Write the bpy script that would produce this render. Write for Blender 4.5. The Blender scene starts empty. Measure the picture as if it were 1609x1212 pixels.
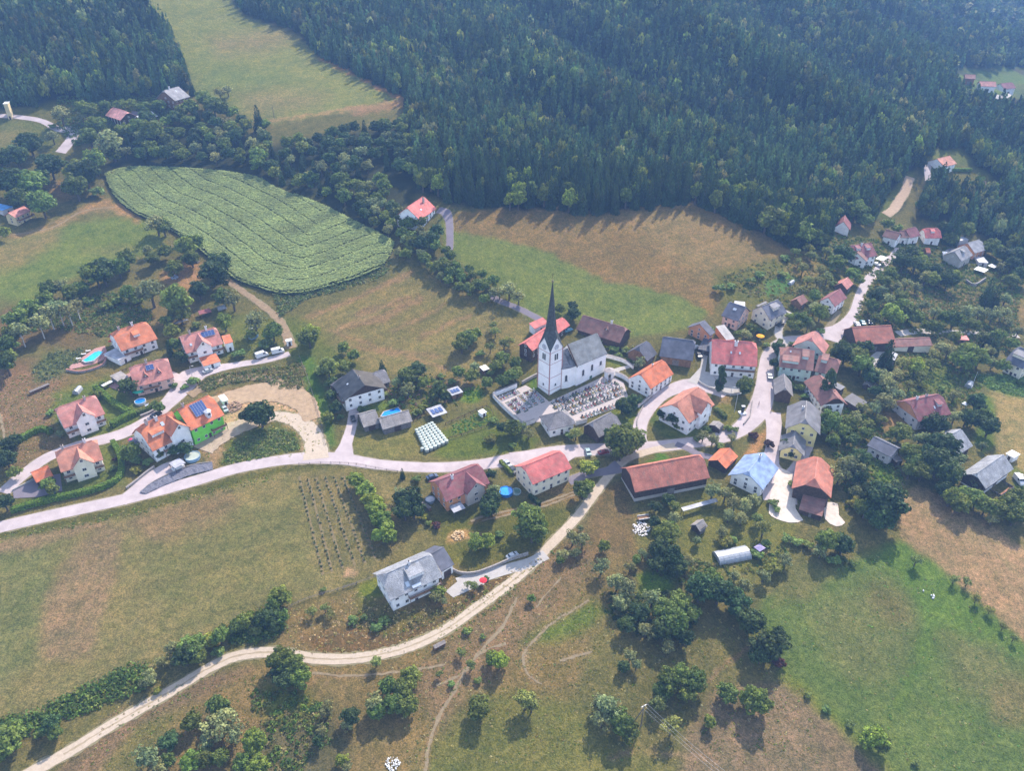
import bpy, math, random
import numpy as np
from math import sin, cos, radians, sqrt, pi, atan2
from mathutils import Vector
from mathutils.geometry import delaunay_2d_cdt
rnd = random.Random(7); rng = np.random.default_rng(7)
SC = bpy.context.scene
COL = SC.collection
# ---------------------------------------------------------------- camera, world, sun, exposure
F = 1226.0; PIT = radians(33); HC = 183.0
cp, sp = cos(PIT), sin(PIT)
cd = bpy.data.cameras.new('camera'); cam = bpy.data.objects.new('camera', cd); COL.objects.link(cam)
cam.location = (0, 0, HC); cam.rotation_euler = (radians(90) - PIT, 0, 0)
cd.sensor_fit = 'HORIZONTAL'; cd.sensor_width = 36.0; cd.lens = 36.0 * F / 1609.0
cd.clip_start = 1.0; cd.clip_end = 12000.0
SC.camera = cam
SUN_EL = radians(43); SUN_AZ = radians(26.8)          # azimuth measured from +Y towards +X
W = bpy.data.worlds.new('World'); SC.world = W; W.use_nodes = True
nt = W.node_tree; bg = nt.nodes['Background']
sky = nt.nodes.new('ShaderNodeTexSky'); sky.sky_type = 'NISHITA'; sky.sun_disc = False
sky.sun_elevation = SUN_EL; sky.sun_rotation = SUN_AZ; sky.altitude = 600
hs = nt.nodes.new('ShaderNodeHueSaturation'); hs.inputs['Saturation'].default_value = .62; hs.inputs['Value'].default_value = 1.12
nt.links.new(sky.outputs[0], hs.inputs['Color']); nt.links.new(hs.outputs[0], bg.inputs[0]); bg.inputs[1].default_value = 0.15
sl = bpy.data.lights.new('sun', 'SUN'); sl.energy = 3.7; sl.angle = radians(0.6); sl.color = (1.0, 0.895, 0.79)
so = bpy.data.objects.new('sun', sl); COL.objects.link(so)
sv = Vector((sin(SUN_AZ) * cos(SUN_EL), cos(SUN_AZ) * cos(SUN_EL), sin(SUN_EL)))
so.rotation_euler = sv.to_track_quat('Z', 'Y').to_euler(); so.location = sv * 600
vs = SC.view_settings; vs.view_transform = 'Standard'; vs.look = 'None'; vs.exposure = 1.43; vs.gamma = 1.0
HAZE_D = 0.00027; HAZE_COL = (0.26, 0.50, 1.0)
SC.cycles.volume_bounces = 0; SC.cycles.max_bounces = 6; SC.cycles.diffuse_bounces = 3
SC.cycles.transparent_max_bounces = 4; SC.cycles.use_adaptive_sampling = True; SC.cycles.adaptive_threshold = 0.02

# ---------------------------------------------------------------- pixel of the photograph <-> world
def proj(x, y, z):
    zz = z - HC; d = y * cp - zz * sp; u = y * sp + zz * cp
    return 804.5 + F * x / d, 606 - F * u / d, d
def ray(px, py):
    a = (px - 804.5) / F; b = (606 - py) / F
    return np.array([a, cp + b * sp, -sp + b * cp])
def atz(px, py, z):
    r = ray(px, py); return r * ((z - HC) / r[2]) + np.array([0, 0, HC])
# spot heights of the land, (px, py, metres)
CT = [(865,620,0),(560,640,3),(1200,640,0),(1000,740,-3),(1050,550,3),(130,680,4),(0,830,-1),(300,745,0),(640,740,-2),(300,1000,-6),(800,1000,-9),(800,1200,-15),(200,1200,-11),(1400,1200,-20),(1500,950,-13),(1450,850,-9),(1590,700,-8),(1590,560,-5),
(1050,420,18),(1000,310,32),(1230,370,22),(720,340,30),(450,460,14),(250,265,36),(600,380,24),(275,160,58),(100,220,48),(20,340,30),(100,420,22),(0,480,17),(1000,200,41),(1000,100,63),(1000,0,91),(100,100,78),(100,0,105),(450,150,60),(400,60,80),(300,0,102),(650,100,66),(650,0,92),
(1370,390,6),(1490,250,28),(1560,130,16),(1560,60,12),(1600,5,-12),(1300,200,36),(1300,80,58),(1200,0,84),(1400,0,60),(1500,0,28),(1600,350,0),(1600,450,-4),(1450,500,-2),(40,600,10),(260,480,12),(700,520,8)]
P3 = [tuple(atz(a, b, z)[:2]) + (z,) for a, b, z in CT]
P3 += [(0,1150,135),(-700,950,170),(-700,350,60),(-500,0,5),(0,-250,-50),(500,0,-40),(650,300,-12),(-500,1800,230),(350,1600,120),(1500,3200,60),(2600,3600,420),(-600,3500,330),(800,4200,350),(-3000,2500,400),(-3000,-1000,60),(3000,1000,120),(3000,-1500,50),(0,-2000,-30)]
P3 = np.array(P3, float); CC = 70.0
def _phi(d2): return np.sqrt(d2 + CC * CC)
_n = len(P3)
_A = np.zeros((_n + 3, _n + 3))
_A[:_n, :_n] = _phi(((P3[:, None, :2] - P3[None, :, :2]) ** 2).sum(-1)) - np.eye(_n) * 6.0
_A[:_n, _n] = 1; _A[:_n, _n+1:] = P3[:, :2]; _A[_n, :_n] = 1; _A[_n+1:, :_n] = P3[:, :2].T
_w = np.linalg.solve(_A, np.concatenate([P3[:, 2], [0, 0, 0]]))
def TH(x, y):
    x = np.asarray(x, float); y = np.asarray(y, float); sh = x.shape
    x = x.ravel(); y = y.ravel(); out = _w[_n] + _w[_n+1] * x + _w[_n+2] * y
    for i in range(_n): out += _w[i] * np.sqrt((x - P3[i,0])**2 + (y - P3[i,1])**2 + CC*CC)
    # spurs and gullies running down the wooded slope
    s = lambda v, a, b: np.clip((v-a)/(b-a), 0, 1)
    m = s(y, 455, 560) * s(x, -70, 40) * (1 - s(x, 900, 1400)) * (1 - s(y, 1500, 2000)) * (1 - .8*np.exp(-((x-290)**2 + (y-515)**2)/60**2)) * (1 - .8*np.exp(-((x-480)**2 + (y-800)**2)/110**2))
    q = x*.80 + y*.60 + 26*np.sin(y/95.0 + x/160.0)
    out += m * (11*np.sin(q/27.0) + 4.0*np.sin(q/11.5 + 1.0 + x/70.0))
    return out.reshape(sh)
def th(x, y): return float(TH(np.array([x]), np.array([y]))[0])
_T = np.concatenate([np.linspace(60, 1200, 380), np.linspace(1210, 5200, 260)])
def g(px, py, h=0.0):
    """point of the land (raised by h) seen at that pixel"""
    r = ray(px, py); r = r / np.linalg.norm(r)
    p = r[None] * _T[:, None] + np.array([0, 0, HC])
    dz = p[:, 2] - TH(p[:, 0], p[:, 1]) - h
    k = np.argmax(dz < 0)
    if dz[k] >= 0: k = len(_T) - 1
    lo, hi = _T[max(k-1, 0)], _T[k]
    for _ in range(14):
        m = (lo + hi) / 2; q = r * m + np.array([0, 0, HC])
        if q[2] - th(q[0], q[1]) - h < 0: hi = m
        else: lo = m
    q = r * hi + np.array([0, 0, HC])
    return float(q[0]), float(q[1])
def G(px, py, h=0.0):
    x, y = g(px, py, h); return Vector((x, y, th(x, y)))
# sRGB look of the photo -> albedo
def lin(c): return c / 12.92 if c <= 0.04045 else ((c + 0.055) / 1.055) ** 2.4
KA = 0.50
def A(r, g_, b, k=1.0):
    o = []
    for v, h in ((r, .012), (g_, .02), (b, .04)):
        o.append(max(0.012, (lin(v / 255.0) - h) * KA * k))
    return tuple(o)

# ---------------------------------------------------------------- materials
MATS = {}
def newmat(name):
    m = bpy.data.materials.new(name); m.use_nodes = True
    t = m.node_tree; b = t.nodes['Principled BSDF']; b.inputs['Roughness'].default_value = 0.85
    b.inputs['Specular IOR Level'].default_value = 0.2
    return m, t, b
def mixc(t, a, b, fac, mode='MIX'):
    n = t.nodes.new('ShaderNodeMix'); n.data_type = 'RGBA'; n.blend_type = mode
    for s, v in ((6, a), (7, b)):
        if isinstance(v, tuple): n.inputs[s].default_value = (*v[:3], 1)
        else: t.links.new(v, n.inputs[s])
    if isinstance(fac, (int, float)): n.inputs[0].default_value = fac
    else: t.links.new(fac, n.inputs[0])
    return n.outputs[2]
def noise(t, scale, detail=3, vec=None, rough=.55):
    n = t.nodes.new('ShaderNodeTexNoise'); n.inputs['Scale'].default_value = scale; n.inputs['Detail'].default_value = detail
    n.inputs['Roughness'].default_value = rough
    if vec is not None: t.links.new(vec, n.inputs['Vector'])
    return n.outputs[0]
def ramp(t, fac, a, b, c0=(0,0,0), c1=(1,1,1)):
    n = t.nodes.new('ShaderNodeMapRange'); t.links.new(fac, n.inputs[0])
    n.inputs[1].default_value = a; n.inputs[2].default_value = b
    return n.outputs[0]
def mathn(t, op, a, b=0.0):
    n = t.nodes.new('ShaderNodeMath'); n.operation = op
    for i, v in enumerate((a, b)):
        if isinstance(v, (int, float)): n.inputs[i].default_value = v
        else: t.links.new(v, n.inputs[i])
    return n.outputs[0]
def coord(t, which='Object'):
    n = t.nodes.new('ShaderNodeTexCoord'); return n.outputs[which]
def geo(t):
    n = t.nodes.new('ShaderNodeNewGeometry'); return n.outputs['Position']
def scl(t, vec, s):
    n = t.nodes.new('ShaderNodeMapping'); n.inputs['Scale'].default_value = s; t.links.new(vec, n.inputs['Vector']); return n.outputs[0]
def bump(t, b, h, dist, strength=1.0):
    n = t.nodes.new('ShaderNodeBump'); n.inputs['Distance'].default_value = dist; n.inputs['Strength'].default_value = strength
    t.links.new(h, n.inputs['Height']); t.links.new(n.outputs[0], b.inputs['Normal'])
def plain(name, col, rough=.8, var=.12, scale=.9, metal=0.0, spec=.2):
    if name in MATS: return MATS[name]
    m, t, b = newmat(name); p = geo(t)
    n = noise(t, scale, 4, p)
    d = tuple(c * (1 - var * 1.6) for c in col); l = tuple(min(1, c * (1 + var * 1.3)) for c in col)
    c = mixc(t, d, l, ramp(t, n, .3, .7)); t.links.new(c, b.inputs['Base Color'])
    b.inputs['Roughness'].default_value = rough; b.inputs['Metallic'].default_value = metal; b.inputs['Specular IOR Level'].default_value = spec
    MATS[name] = m; return m
def roofmat(name, col, kind='tile'):
    key = 'roof_' + name
    if key in MATS: return MATS[key]
    m, t, b = newmat(key); o = coord(t)
    n1 = noise(t, .35, 4, o); n2 = noise(t, 3.2, 3, o); n3 = noise(t, 1.1, 5, scl(t, o, (1, .25, .25)))
    dk = tuple(c * .6 for c in col); lt = tuple(min(1, c * 1.32) for c in col)
    c = mixc(t, dk, lt, ramp(t, n1, .3, .72))
    if kind == 'old': c = mixc(t, c, tuple(x * .45 + .04 for x in col), ramp(t, n2, .5, .68)); c = mixc(t, c, (.16,.15,.12), ramp(t, n3, .55, .8))
    elif kind == 'tile': c = mixc(t, c, tuple(x * .62 for x in col), ramp(t, n2, .52, .8)); c = mixc(t, c, tuple(min(1, x * 1.3 + .03) for x in col), ramp(t, n3, .58, .85))
    if kind == 'tile': c = mixc(t, c, (.23,.20,.17), mathn(t, 'MULTIPLY', ramp(t, noise(t, .9, 5, scl(t, o, (.5,.5,1.6)), .7), .42, .72), .45))
    w = t.nodes.new('ShaderNodeTexWave'); w.wave_type = 'BANDS'; w.bands_direction = 'Z' if kind != 'metal' else 'X'
    w.inputs['Scale'].default_value = 1.1 if kind != 'metal' else .55; w.inputs['Distortion'].default_value = .6; w.inputs['Detail'].default_value = 1
    t.links.new(o, w.inputs['Vector'])
    c = mixc(t, c, mixc(t, c, (.55,.55,.55), 1.0, 'MULTIPLY'), mathn(t, 'MULTIPLY', w.outputs['Fac'], .22 if kind != 'metal' else .16))
    t.links.new(c, b.inputs['Base Color'])
    b.inputs['Roughness'].default_value = .75 if kind != 'metal' else .6
    b.inputs['Specular IOR Level'].default_value = .25 if kind != 'metal' else .3
    if kind == 'old': bump(t, b, n2, .18, 1.0)
    elif kind == 'tile': bump(t, b, n2, .05, .8)
    MATS[key] = m; return m
def leafmat(name, attr=False):
    if name in MATS: return MATS[name]
    m, t, b = newmat(name)
    if attr:
        a = t.nodes.new('ShaderNodeAttribute'); a.attribute_name = 'tint'; c = a.outputs['Color']
    else:
        a = t.nodes.new('ShaderNodeObjectInfo'); c = a.outputs['Color']
    v = t.nodes.new('ShaderNodeAttribute'); v.attribute_name = 'v'
    n = noise(t, .55, 2, geo(t))
    c = mixc(t, c, mixc(t, c, (1.9, 1.6, 1.3), 1.0, 'MULTIPLY'), mathn(t, 'MULTIPLY', ramp(t, n, .35, .75), .55))
    mm = t.nodes.new('ShaderNodeVectorMath'); mm.operation = 'SCALE'; t.links.new(c, mm.inputs[0]); t.links.new(v.outputs['Fac'], mm.inputs['Scale'])
    c = mm.outputs[0]
    t.links.new(c, b.inputs['Base Color']); b.inputs['Roughness'].default_value = .7; b.inputs['Specular IOR Level'].default_value = .25
    tr = t.nodes.new('ShaderNodeBsdfTranslucent'); t.links.new(c, tr.inputs[0])
    mx = t.nodes.new('ShaderNodeMixShader'); mx.inputs[0].default_value = .34
    t.links.new(b.outputs[0], mx.inputs[1]); t.links.new(tr.outputs[0], mx.inputs[2])
    t.links.new(mx.outputs[0], t.nodes['Material Output'].inputs[0])
    MATS[name] = m; return m
def objcol(name, rough=.35, spec=.5, metal=0.0):
    if name in MATS: return MATS[name]
    m, t, b = newmat(name); a = t.nodes.new('ShaderNodeObjectInfo')
    c = mixc(t, a.outputs['Color'], mixc(t, a.outputs['Color'], (.78,.78,.78), 1.0, 'MULTIPLY'), ramp(t, noise(t, 2.5, 3, coord(t)), .35, .7))
    t.links.new(c, b.inputs['Base Color']); b.inputs['Roughness'].default_value = rough; b.inputs['Specular IOR Level'].default_value = spec
    b.inputs['Metallic'].default_value = metal
    MATS[name] = m; return m

# ---------------------------------------------------------------- mesh helpers
class MB:
    def __init__(s): s.v = []; s.f = []
    def add(s, vs, fs):
        o = len(s.v); s.v += [tuple(v) for v in vs]; s.f += [tuple(i + o for i in f) for f in fs]; return s
    def box(s, cx, cy, cz, sx, sy, sz, rz=0.0):
        c, q = cos(rz), sin(rz); vs = []
        for dz in (-.5, .5):
            for dx, dy in ((-.5,-.5), (.5,-.5), (.5,.5), (-.5,.5)):
                x, y = dx * sx, dy * sy; vs.append((cx + x*c - y*q, cy + x*q + y*c, cz + dz*sz))
        return s.add(vs, [(3,2,1,0), (4,5,6,7), (0,1,5,4), (1,2,6,5), (2,3,7,6), (3,0,4,7)])
    def prism(s, poly, z0, z1):
        n = len(poly); vs = [(x, y, z0) for x, y in poly] + [(x, y, z1) for x, y in poly]
        return s.add(vs, [tuple(range(n-1, -1, -1)), tuple(range(n, 2*n))] + [(i, (i+1) % n, n + (i+1) % n, n + i) for i in range(n)])
    def slab(s, pts, d):
        """polygon pts (3D) thickened by vector d"""
        n = len(pts); vs = [tuple(p) for p in pts] + [(p[0]+d[0], p[1]+d[1], p[2]+d[2]) for p in pts]
        return s.add(vs, [tuple(range(n)), tuple(range(2*n-1, n-1, -1))] + [(i, n + i, n + (i+1) % n, (i+1) % n) for i in range(n)])
    def tube(s, a, b, ra, rb, n=6, cap=True):
        a = Vector(a); b = Vector(b); d = (b - a).normalized(); u = d.orthogonal().normalized(); w = d.cross(u)
        vs = []
        for p, r in ((a, ra), (b, rb)):
            for i in range(n):
                t = 2*pi*i/n; vs.append(p + u * (r*cos(t)) + w * (r*sin(t)))
        fs = [(i, (i+1) % n, n + (i+1) % n, n + i) for i in range(n)]
        if cap: fs += [tuple(range(n-1, -1, -1)), tuple(range(n, 2*n))]
        return s.add(vs, fs)
    def lathe(s, cx, cy, prof, n=16, sx=1, sy=1):
        vs = []
        for r, z in prof:
            for i in range(n):
                t = 2*pi*i/n; vs.append((cx + r*cos(t)*sx, cy + r*sin(t)*sy, z))
        fs = []
        for k in range(len(prof)-1):
            for i in range(n): j = (i+1) % n; fs.append((k*n+i, k*n+j, (k+1)*n+j, (k+1)*n+i))
        fs += [tuple(range(n-1, -1, -1)), tuple(range((len(prof)-1)*n, len(prof)*n))]
        return s.add(vs, fs)
    def mesh(s, name, mat=None, smooth=False):
        me = bpy.data.meshes.new(name); me.from_pydata(s.v, [], s.f); me.update()
        if mat: me.materials.append(mat)
        if smooth: me.polygons.foreach_set('use_smooth', [True]*len(me.polygons))
        return me
    def build(s, name, mat, parent=None, smooth=False, loc=None):
        return mkobj(name, s.mesh(name, mat, smooth), parent, loc)
def mkobj(name, me, parent=None, loc=None):
    o = bpy.data.objects.new(name, me); COL.objects.link(o)
    if parent is not None: o.parent = parent
    if loc is not None: o.location = loc
    return o
def npmesh(name, V, Fq, mat, attrs=None, smooth=False):
    me = bpy.data.meshes.new(name); V = np.asarray(V, np.float32); Fq = np.asarray(Fq, np.int32); k = Fq.shape[1]
    me.vertices.add(len(V)); me.vertices.foreach_set('co', V.ravel())
    me.loops.add(Fq.size); me.loops.foreach_set('vertex_index', Fq.ravel())
    me.polygons.add(len(Fq)); me.polygons.foreach_set('loop_start', np.arange(0, Fq.size, k, dtype=np.int32)); me.polygons.foreach_set('loop_total', np.full(len(Fq), k, np.int32))
    me.update(calc_edges=True)
    for nm, typ, dom, dat in (attrs or []):
        a = me.attributes.new(nm, typ, dom)
        a.data.foreach_set('color' if 'COLOR' in typ else 'value', np.asarray(dat, np.float32).ravel())
    if smooth: me.polygons.foreach_set('use_smooth', np.ones(len(Fq), bool))
    me.materials.append(mat); return me
USED_LABELS = {}
def tag(o, label, cat, group=None, kind=None):
    if label: o['label'] = label; USED_LABELS.setdefault(label, []).append(o.name)
    if cat: o['category'] = cat
    if group: o['group'] = group
    if kind: o['kind'] = kind
    return o
def thing(name, label, cat, loc=(0,0,0), rz=0.0, group=None):
    o = bpy.data.objects.new(name, None); COL.objects.link(o); o.location = loc; o.rotation_euler = (0, 0, rz)
    o.empty_display_size = 1.0
    return tag(o, label, cat, group)
def struct(o): o['kind'] = 'structure'; return o
def dup(root, loc, rz, label=None, group=None, scale=None):
    r = root.copy(); COL.objects.link(r); r.location = loc; r.rotation_euler = (0, 0, rz)
    if scale: r.scale = scale
    if label: r['label'] = label
    if group: r['group'] = group
    for ch in list(root.children):
        c = ch.copy(); COL.objects.link(c); c.parent = r
        for gch in ch.children:
            d = gch.copy(); COL.objects.link(d); d.parent = c
    return r
ORD = ['', 'first','second','third','fourth','fifth','sixth','seventh','eighth','ninth','tenth','eleventh','twelfth','thirteenth','fourteenth','fifteenth','sixteenth','seventeenth','eighteenth','nineteenth','twentieth','twenty-first','twenty-second','twenty-third','twenty-fourth','twenty-fifth','twenty-sixth','twenty-seventh','twenty-eighth','twenty-ninth','thirtieth']
NUM = ['zero','one','two','three','four','five','six','seven','eight','nine','ten','eleven','twelve']

# ---------------------------------------------------------------- the ground
def line(a, b, h): return np.arange(a, b, h)
gx = np.concatenate([-np.geomspace(4200, 420, 26), line(-400, -290, 5), line(-290, 290, 1.4), line(290, 420, 5), np.geomspace(430, 4200, 26)])
gy = np.concatenate([line(-1800, -100, 170), line(-90, 60, 10), line(62, 470, 1.3), line(470, 660, 2.4), line(660, 1000, 7), np.geomspace(1010, 5200, 34)])
GX, GY = np.meshgrid(gx, gy); GZ = TH(GX, GY)
PXg = 804.5 + F * GX / np.maximum(1, GY*cp - (GZ-HC)*sp); PYg = 606 - F * (GY*sp + (GZ-HC)*cp) / np.maximum(1, GY*cp - (GZ-HC)*sp)
def lownoise(x, y, s, seed):
    r = np.random.default_rng(seed); o = np.zeros_like(x)
    for k in range(7):
        a = r.uniform(0, 2*pi); f = (2*pi/s) * r.uniform(.5, 1.9); o += np.sin((x*cos(a) + y*sin(a))*f + r.uniform(0, 6.3) + 1.3*np.sin((x*sin(a) - y*cos(a))*f*.6 + k))
    return o / 3.0
wob1 = lownoise(GX, GY, 14, 1); wob2 = lownoise(GX, GY, 12, 2); wob3 = lownoise(GX, GY, 45, 3)
PXn = PXg + wob1 * 3.2; PYn = PYg + wob2 * 2.0
def inpoly(X, Y, poly):
    ins = np.zeros(X.shape, bool); n = len(poly)
    for i in range(n):
        x0, y0 = poly[i]; x1, y1 = poly[(i+1) % n]
        if y0 == y1: continue
        c = ((Y >= min(y0, y1)) & (Y < max(y0, y1))); xi = x0 + (Y - y0) * (x1 - x0) / (y1 - y0); ins ^= c & (X < xi)
    return ins
def sdist(X, Y, poly, closed=True):
    d = np.full(X.shape, 1e9); n = len(poly)
    for i in range(n if closed else n-1):
        x0, y0 = poly[i]; x1, y1 = poly[(i+1) % n]; dx, dy = x1-x0, y1-y0
        t = np.clip(((X-x0)*dx + (Y-y0)*dy) / max(1e-9, dx*dx + dy*dy), 0, 1)
        d = np.minimum(d, np.hypot(X - x0 - t*dx, Y - y0 - t*dy))
    return d
GC = np.zeros(GX.shape + (3,)); GC[:] = A(122, 124, 88)
def patch(col, poly, soft=4.0, wob=True, k=1.0):
    X, Y = (PXn, PYn) if wob else (PXg, PYg)
    xs = [p[0] for p in poly]; ys = [p[1] for p in poly]
    m = (X > min(xs)-30) & (X < max(xs)+30) & (Y > min(ys)-30) & (Y < max(ys)+30) & (GY > 40)
    x, y = X[m], Y[m]; d = sdist(x, y, poly); d = np.where(inpoly(x, y, poly), d, -d)
    a = np.clip(d / (2*soft) + .5, 0, 1)[:, None] * k
    GC[m] = GC[m] * (1-a) + np.array(A(*col))[None] * a
def streak(col, pts, w, soft=3.0, k=.8):
    X, Y = PXn, PYn; xs = [p[0] for p in pts]; ys = [p[1] for p in pts]
    m = (X > min(xs)-40) & (X < max(xs)+40) & (Y > min(ys)-40) & (Y < max(ys)+40) & (GY > 40)
    d = sdist(X[m], Y[m], pts, False); a = np.clip((w - d) / soft + .5, 0, 1)[:, None] * k
    GC[m] = GC[m] * (1-a) + np.array(A(*col))[None] * a
FORESTS = {
 'main': [(330,-70),(380,22),(470,52),(500,88),(560,118),(636,158),(650,230),(655,300),(720,325),(800,332),(950,338),(1010,330),(1090,322),(1180,362),(1240,392),(1290,392),(1318,352),(1380,345),(1416,330),(1432,290),(1444,262),(1448,300),(1440,345),(1490,352),(1540,370),(1575,392),(1609,420),(1680,470),(1680,140),(1609,152),(1570,160),(1520,128),(1500,112),(1530,108),(1612,108),(1680,100),(1680,-60),(1600,-6),(1500,-25),(1200,-70)],
 'left': [(-80,-90),(215,-90),(205,4),(235,18),(262,40),(276,75),(292,110),(296,142),(250,152),(150,160),(92,158),(60,170),(-80,172)],
}
HOLES = [[(1462,236),(1515,232),(1535,262),(1575,290),(1560,312),(1500,305),(1468,282)], [(1375,345),(1384,318),(1408,292),(1425,268),(1440,272),(1425,306),(1400,340)], [(1455,285),(1450,250),(1462,245),(1470,282)]]
patch((128,126,92), [(-40,560),(200,560),(500,700),(500,760),(-40,860)], 8)
patch((56,66,46), FORESTS['main'], 6); patch((54,64,46), FORESTS['left'], 6)
patch((70,82,56), [(150,230),(300,195),(430,228),(560,206),(640,196),(660,300),(625,350),(600,385),(500,318),(430,292),(330,268),(180,268)], 6)
for h in HOLES: patch((118,132,84), h, 3)
patch((112,140,84), [(1505,112),(1625,105),(1625,152),(1560,152),(1510,140)], 3)
# lower left meadow with brown mown strips
patch((138,136,98), [(-60,838),(110,822),(230,795),(420,742),(480,738),(640,748),(655,800),(640,862),(560,918),(420,962),(330,1012),(200,1075),(-60,1170)], 5)
patch((124,132,94), [(-60,850),(90,840),(80,930),(50,1040),(-60,1120)], 14)
patch((146,134,108), [(64,1038),(70,935),(120,860),(165,818),(196,835),(178,920),(152,985),(146,1032)], 9)
patch((140,126,104), [(190,820),(250,795),(360,772),(372,795),(330,850),(240,858)], 10, k=.7)
patch((126,130,92), [(230,860),(480,770),(500,900),(330,990),(240,980)], 16, k=.8)
patch((150,134,112), [(-20,855),(60,838),(150,818),(165,826),(60,860),(-20,875)], 5, k=.8)
patch((104,112,74), [(-20,838),(110,816),(230,790),(420,738),(500,730),(500,737),(420,748),(230,803),(110,828),(-20,852)], 3)
patch((130,128,94), [(466,745),(570,742),(640,850),(600,905),(520,905)], 6)
# pasture below the centre
patch((138,128,94), [(430,965),(640,900),(760,880),(900,860),(960,800),(1000,800),(1010,900),(930,1000),(860,1240),(200,1240),(330,1060),(430,1040)], 10)
patch((122,108,84), [(470,1000),(600,975),(700,950),(780,905),(860,880),(800,925),(700,985),(600,1030),(500,1030)], 7)
patch((122,128,84), [(720,1080),(900,1100),(1000,1180),(1080,1240),(640,1240)], 18)
patch((140,130,108), [(1130,1080),(1230,1075),(1340,1150),(1430,1240),(1060,1240),(1080,1150)], 10)
patch((138,122,104), [(180,1120),(330,1060),(400,1050),(330,1090),(220,1140),(130,1240),(60,1240)], 8, k=.8)
patch((140,124,106), [(640,1080),(720,990),(830,900),(900,830),(960,790),(990,820),(930,900),(840,1000),(760,1080),(700,1150)], 16, k=.6)
patch((104,128,68), [(820,1010),(850,990),(930,945),(955,960),(930,985),(870,1010)], 10, k=.9)
patch((112,146,66), [(1002,905),(1030,895),(1062,905),(1052,930),(1010,935)], 6)
patch((116,130,70), [(410,1070),(480,1090),(500,1130),(450,1150),(410,1120)], 12)
patch((110,112,90), [(400,1150),(520,1110),(560,1180),(520,1230),(420,1230)], 14)
patch((130,136,88), [(1080,800),(1230,800),(1250,880),(1180,930),(1040,880),(960,830)], 14, k=.7)
# right meadow
patch((108,132,84), [(1388,860),(1420,845),(1470,885),(1540,945),(1625,1020),(1640,1240),(1425,1240),(1370,1190),(1300,1120),(1230,1060),(1180,990),(1200,940),(1290,900)], 8)
patch((124,130,92), [(1225,900),(1270,880),(1320,900),(1270,945),(1220,950)], 9, k=.9)
patch((120,130,92), [(1262,965),(1330,925),(1400,905),(1448,950),(1430,1040),(1390,1075),(1320,1065)], 20, k=.75)
patch((130,124,92), [(1370,918),(1410,935),(1430,975),(1400,980),(1370,945)], 12, k=.6)
patch((120,126,92), [(1480,1000),(1560,1005),(1620,1070),(1640,1120),(1570,1130),(1500,1080)], 20, k=.7)
patch((134,130,96), [(1555,1085),(1600,1060),(1640,1120),(1600,1145),(1560,1135)], 9, k=.6)
patch((106,140,78), [(1392,858),(1425,852),(1475,893),(1545,955),(1620,1025),(1600,1030),(1480,985),(1455,985),(1430,930),(1385,885)], 10, k=.8)
patch((106,138,76), [(1452,985),(1470,985),(1462,1040),(1440,1060),(1420,1120),(1405,1110),(1425,1055)], 8, k=.6)
streak((120,140,66), [(1230,1062),(1300,1120),(1370,1190),(1420,1240)], 10, 8, .5)
# right stubble field and above it
patch((166,148,118), [(1408,785),(1440,762),(1500,790),(1560,830),(1640,880),(1640,1030),(1609,1010),(1540,945),(1478,890),(1415,848)], 4)
patch((156,148,108), [(1556,612),(1640,632),(1640,770),(1590,730),(1560,700),(1566,660)], 4)
patch((108,138,88), [(1525,588),(1640,585),(1640,632),(1556,614)], 3)
for i in range(9): streak((150,132,108) if i % 2 else (176,160,128), [(1420+i*17,790+i*4-8),(1640,920+i*26-90+i*2)], 2.2, 4, .55)
for i in range(5): streak((166,158,116), [(1572+i*13,622+i*2),(1576+i*14,720)], 2, 4, .6)
# field at the forest edge above the church
patch((128,146,90), [(690,345),(745,350),(860,395),(960,440),(1060,462),(1118,490),(1085,515),(1000,530),(900,505),(830,500),(780,450),(700,400)], 4)
patch((146,130,96), [(700,338),(800,328),(950,334),(1010,325),(1090,318),(1180,355),(1248,395),(1235,415),(1180,440),(1140,462),(1118,492),(1070,465),(1010,452),(950,442),(880,405),(838,388),(760,372),(700,360)], 3)
patch((156,142,108), [(980,335),(1075,325),(1150,365),(1200,400),(1120,440),(1040,400)], 14, k=.8)
streak((122,100,92), [(1240,408),(1170,440),(1135,455)], 3.5, 4, .7)
streak((170,140,100), [(1130,450),(1112,478),(1114,490)], 6, 6, .6)
# middle stubble meadow
patch((142,138,98), [(470,505),(560,465),(650,425),(700,440),(790,492),(835,512),(825,545),(760,580),(700,592),(640,592),(560,570),(500,540)], 5)
for p, w in (([(475,503),(560,468),(648,428)], 3.5), ([(530,516),(600,500),(660,470)], 6), ([(560,495),(640,468)], 5), ([(620,520),(700,480)], 3), ([(660,530),(740,495)], 3), ([(560,545),(640,560),(700,580)], 3), ([(520,520),(600,548),(690,560)], 3)):
    streak((166,140,116), p, w, 5, .65)
patch((114,128,78), [(440,500),(480,500),(520,540),(560,575),(520,600),(450,560)], 8)
# left meadow
patch((120,140,86), [(-60,400),(60,362),(150,345),(225,342),(262,372),(240,395),(190,408),(110,440),(40,480),(-60,500)], 5)
patch((150,140,104), [(-60,395),(40,372),(100,352),(90,380),(30,420),(-60,440)], 9, k=.8)
patch((144,138,104), [(130,395),(190,385),(215,392),(170,402)], 8, k=.5)
streak((172,150,118), [(20,372),(80,358),(130,332),(180,325)], 5, 6, .7)
streak((180,150,116), [(130,330),(165,318),(205,335),(215,345)], 6, 6, .8)
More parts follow.
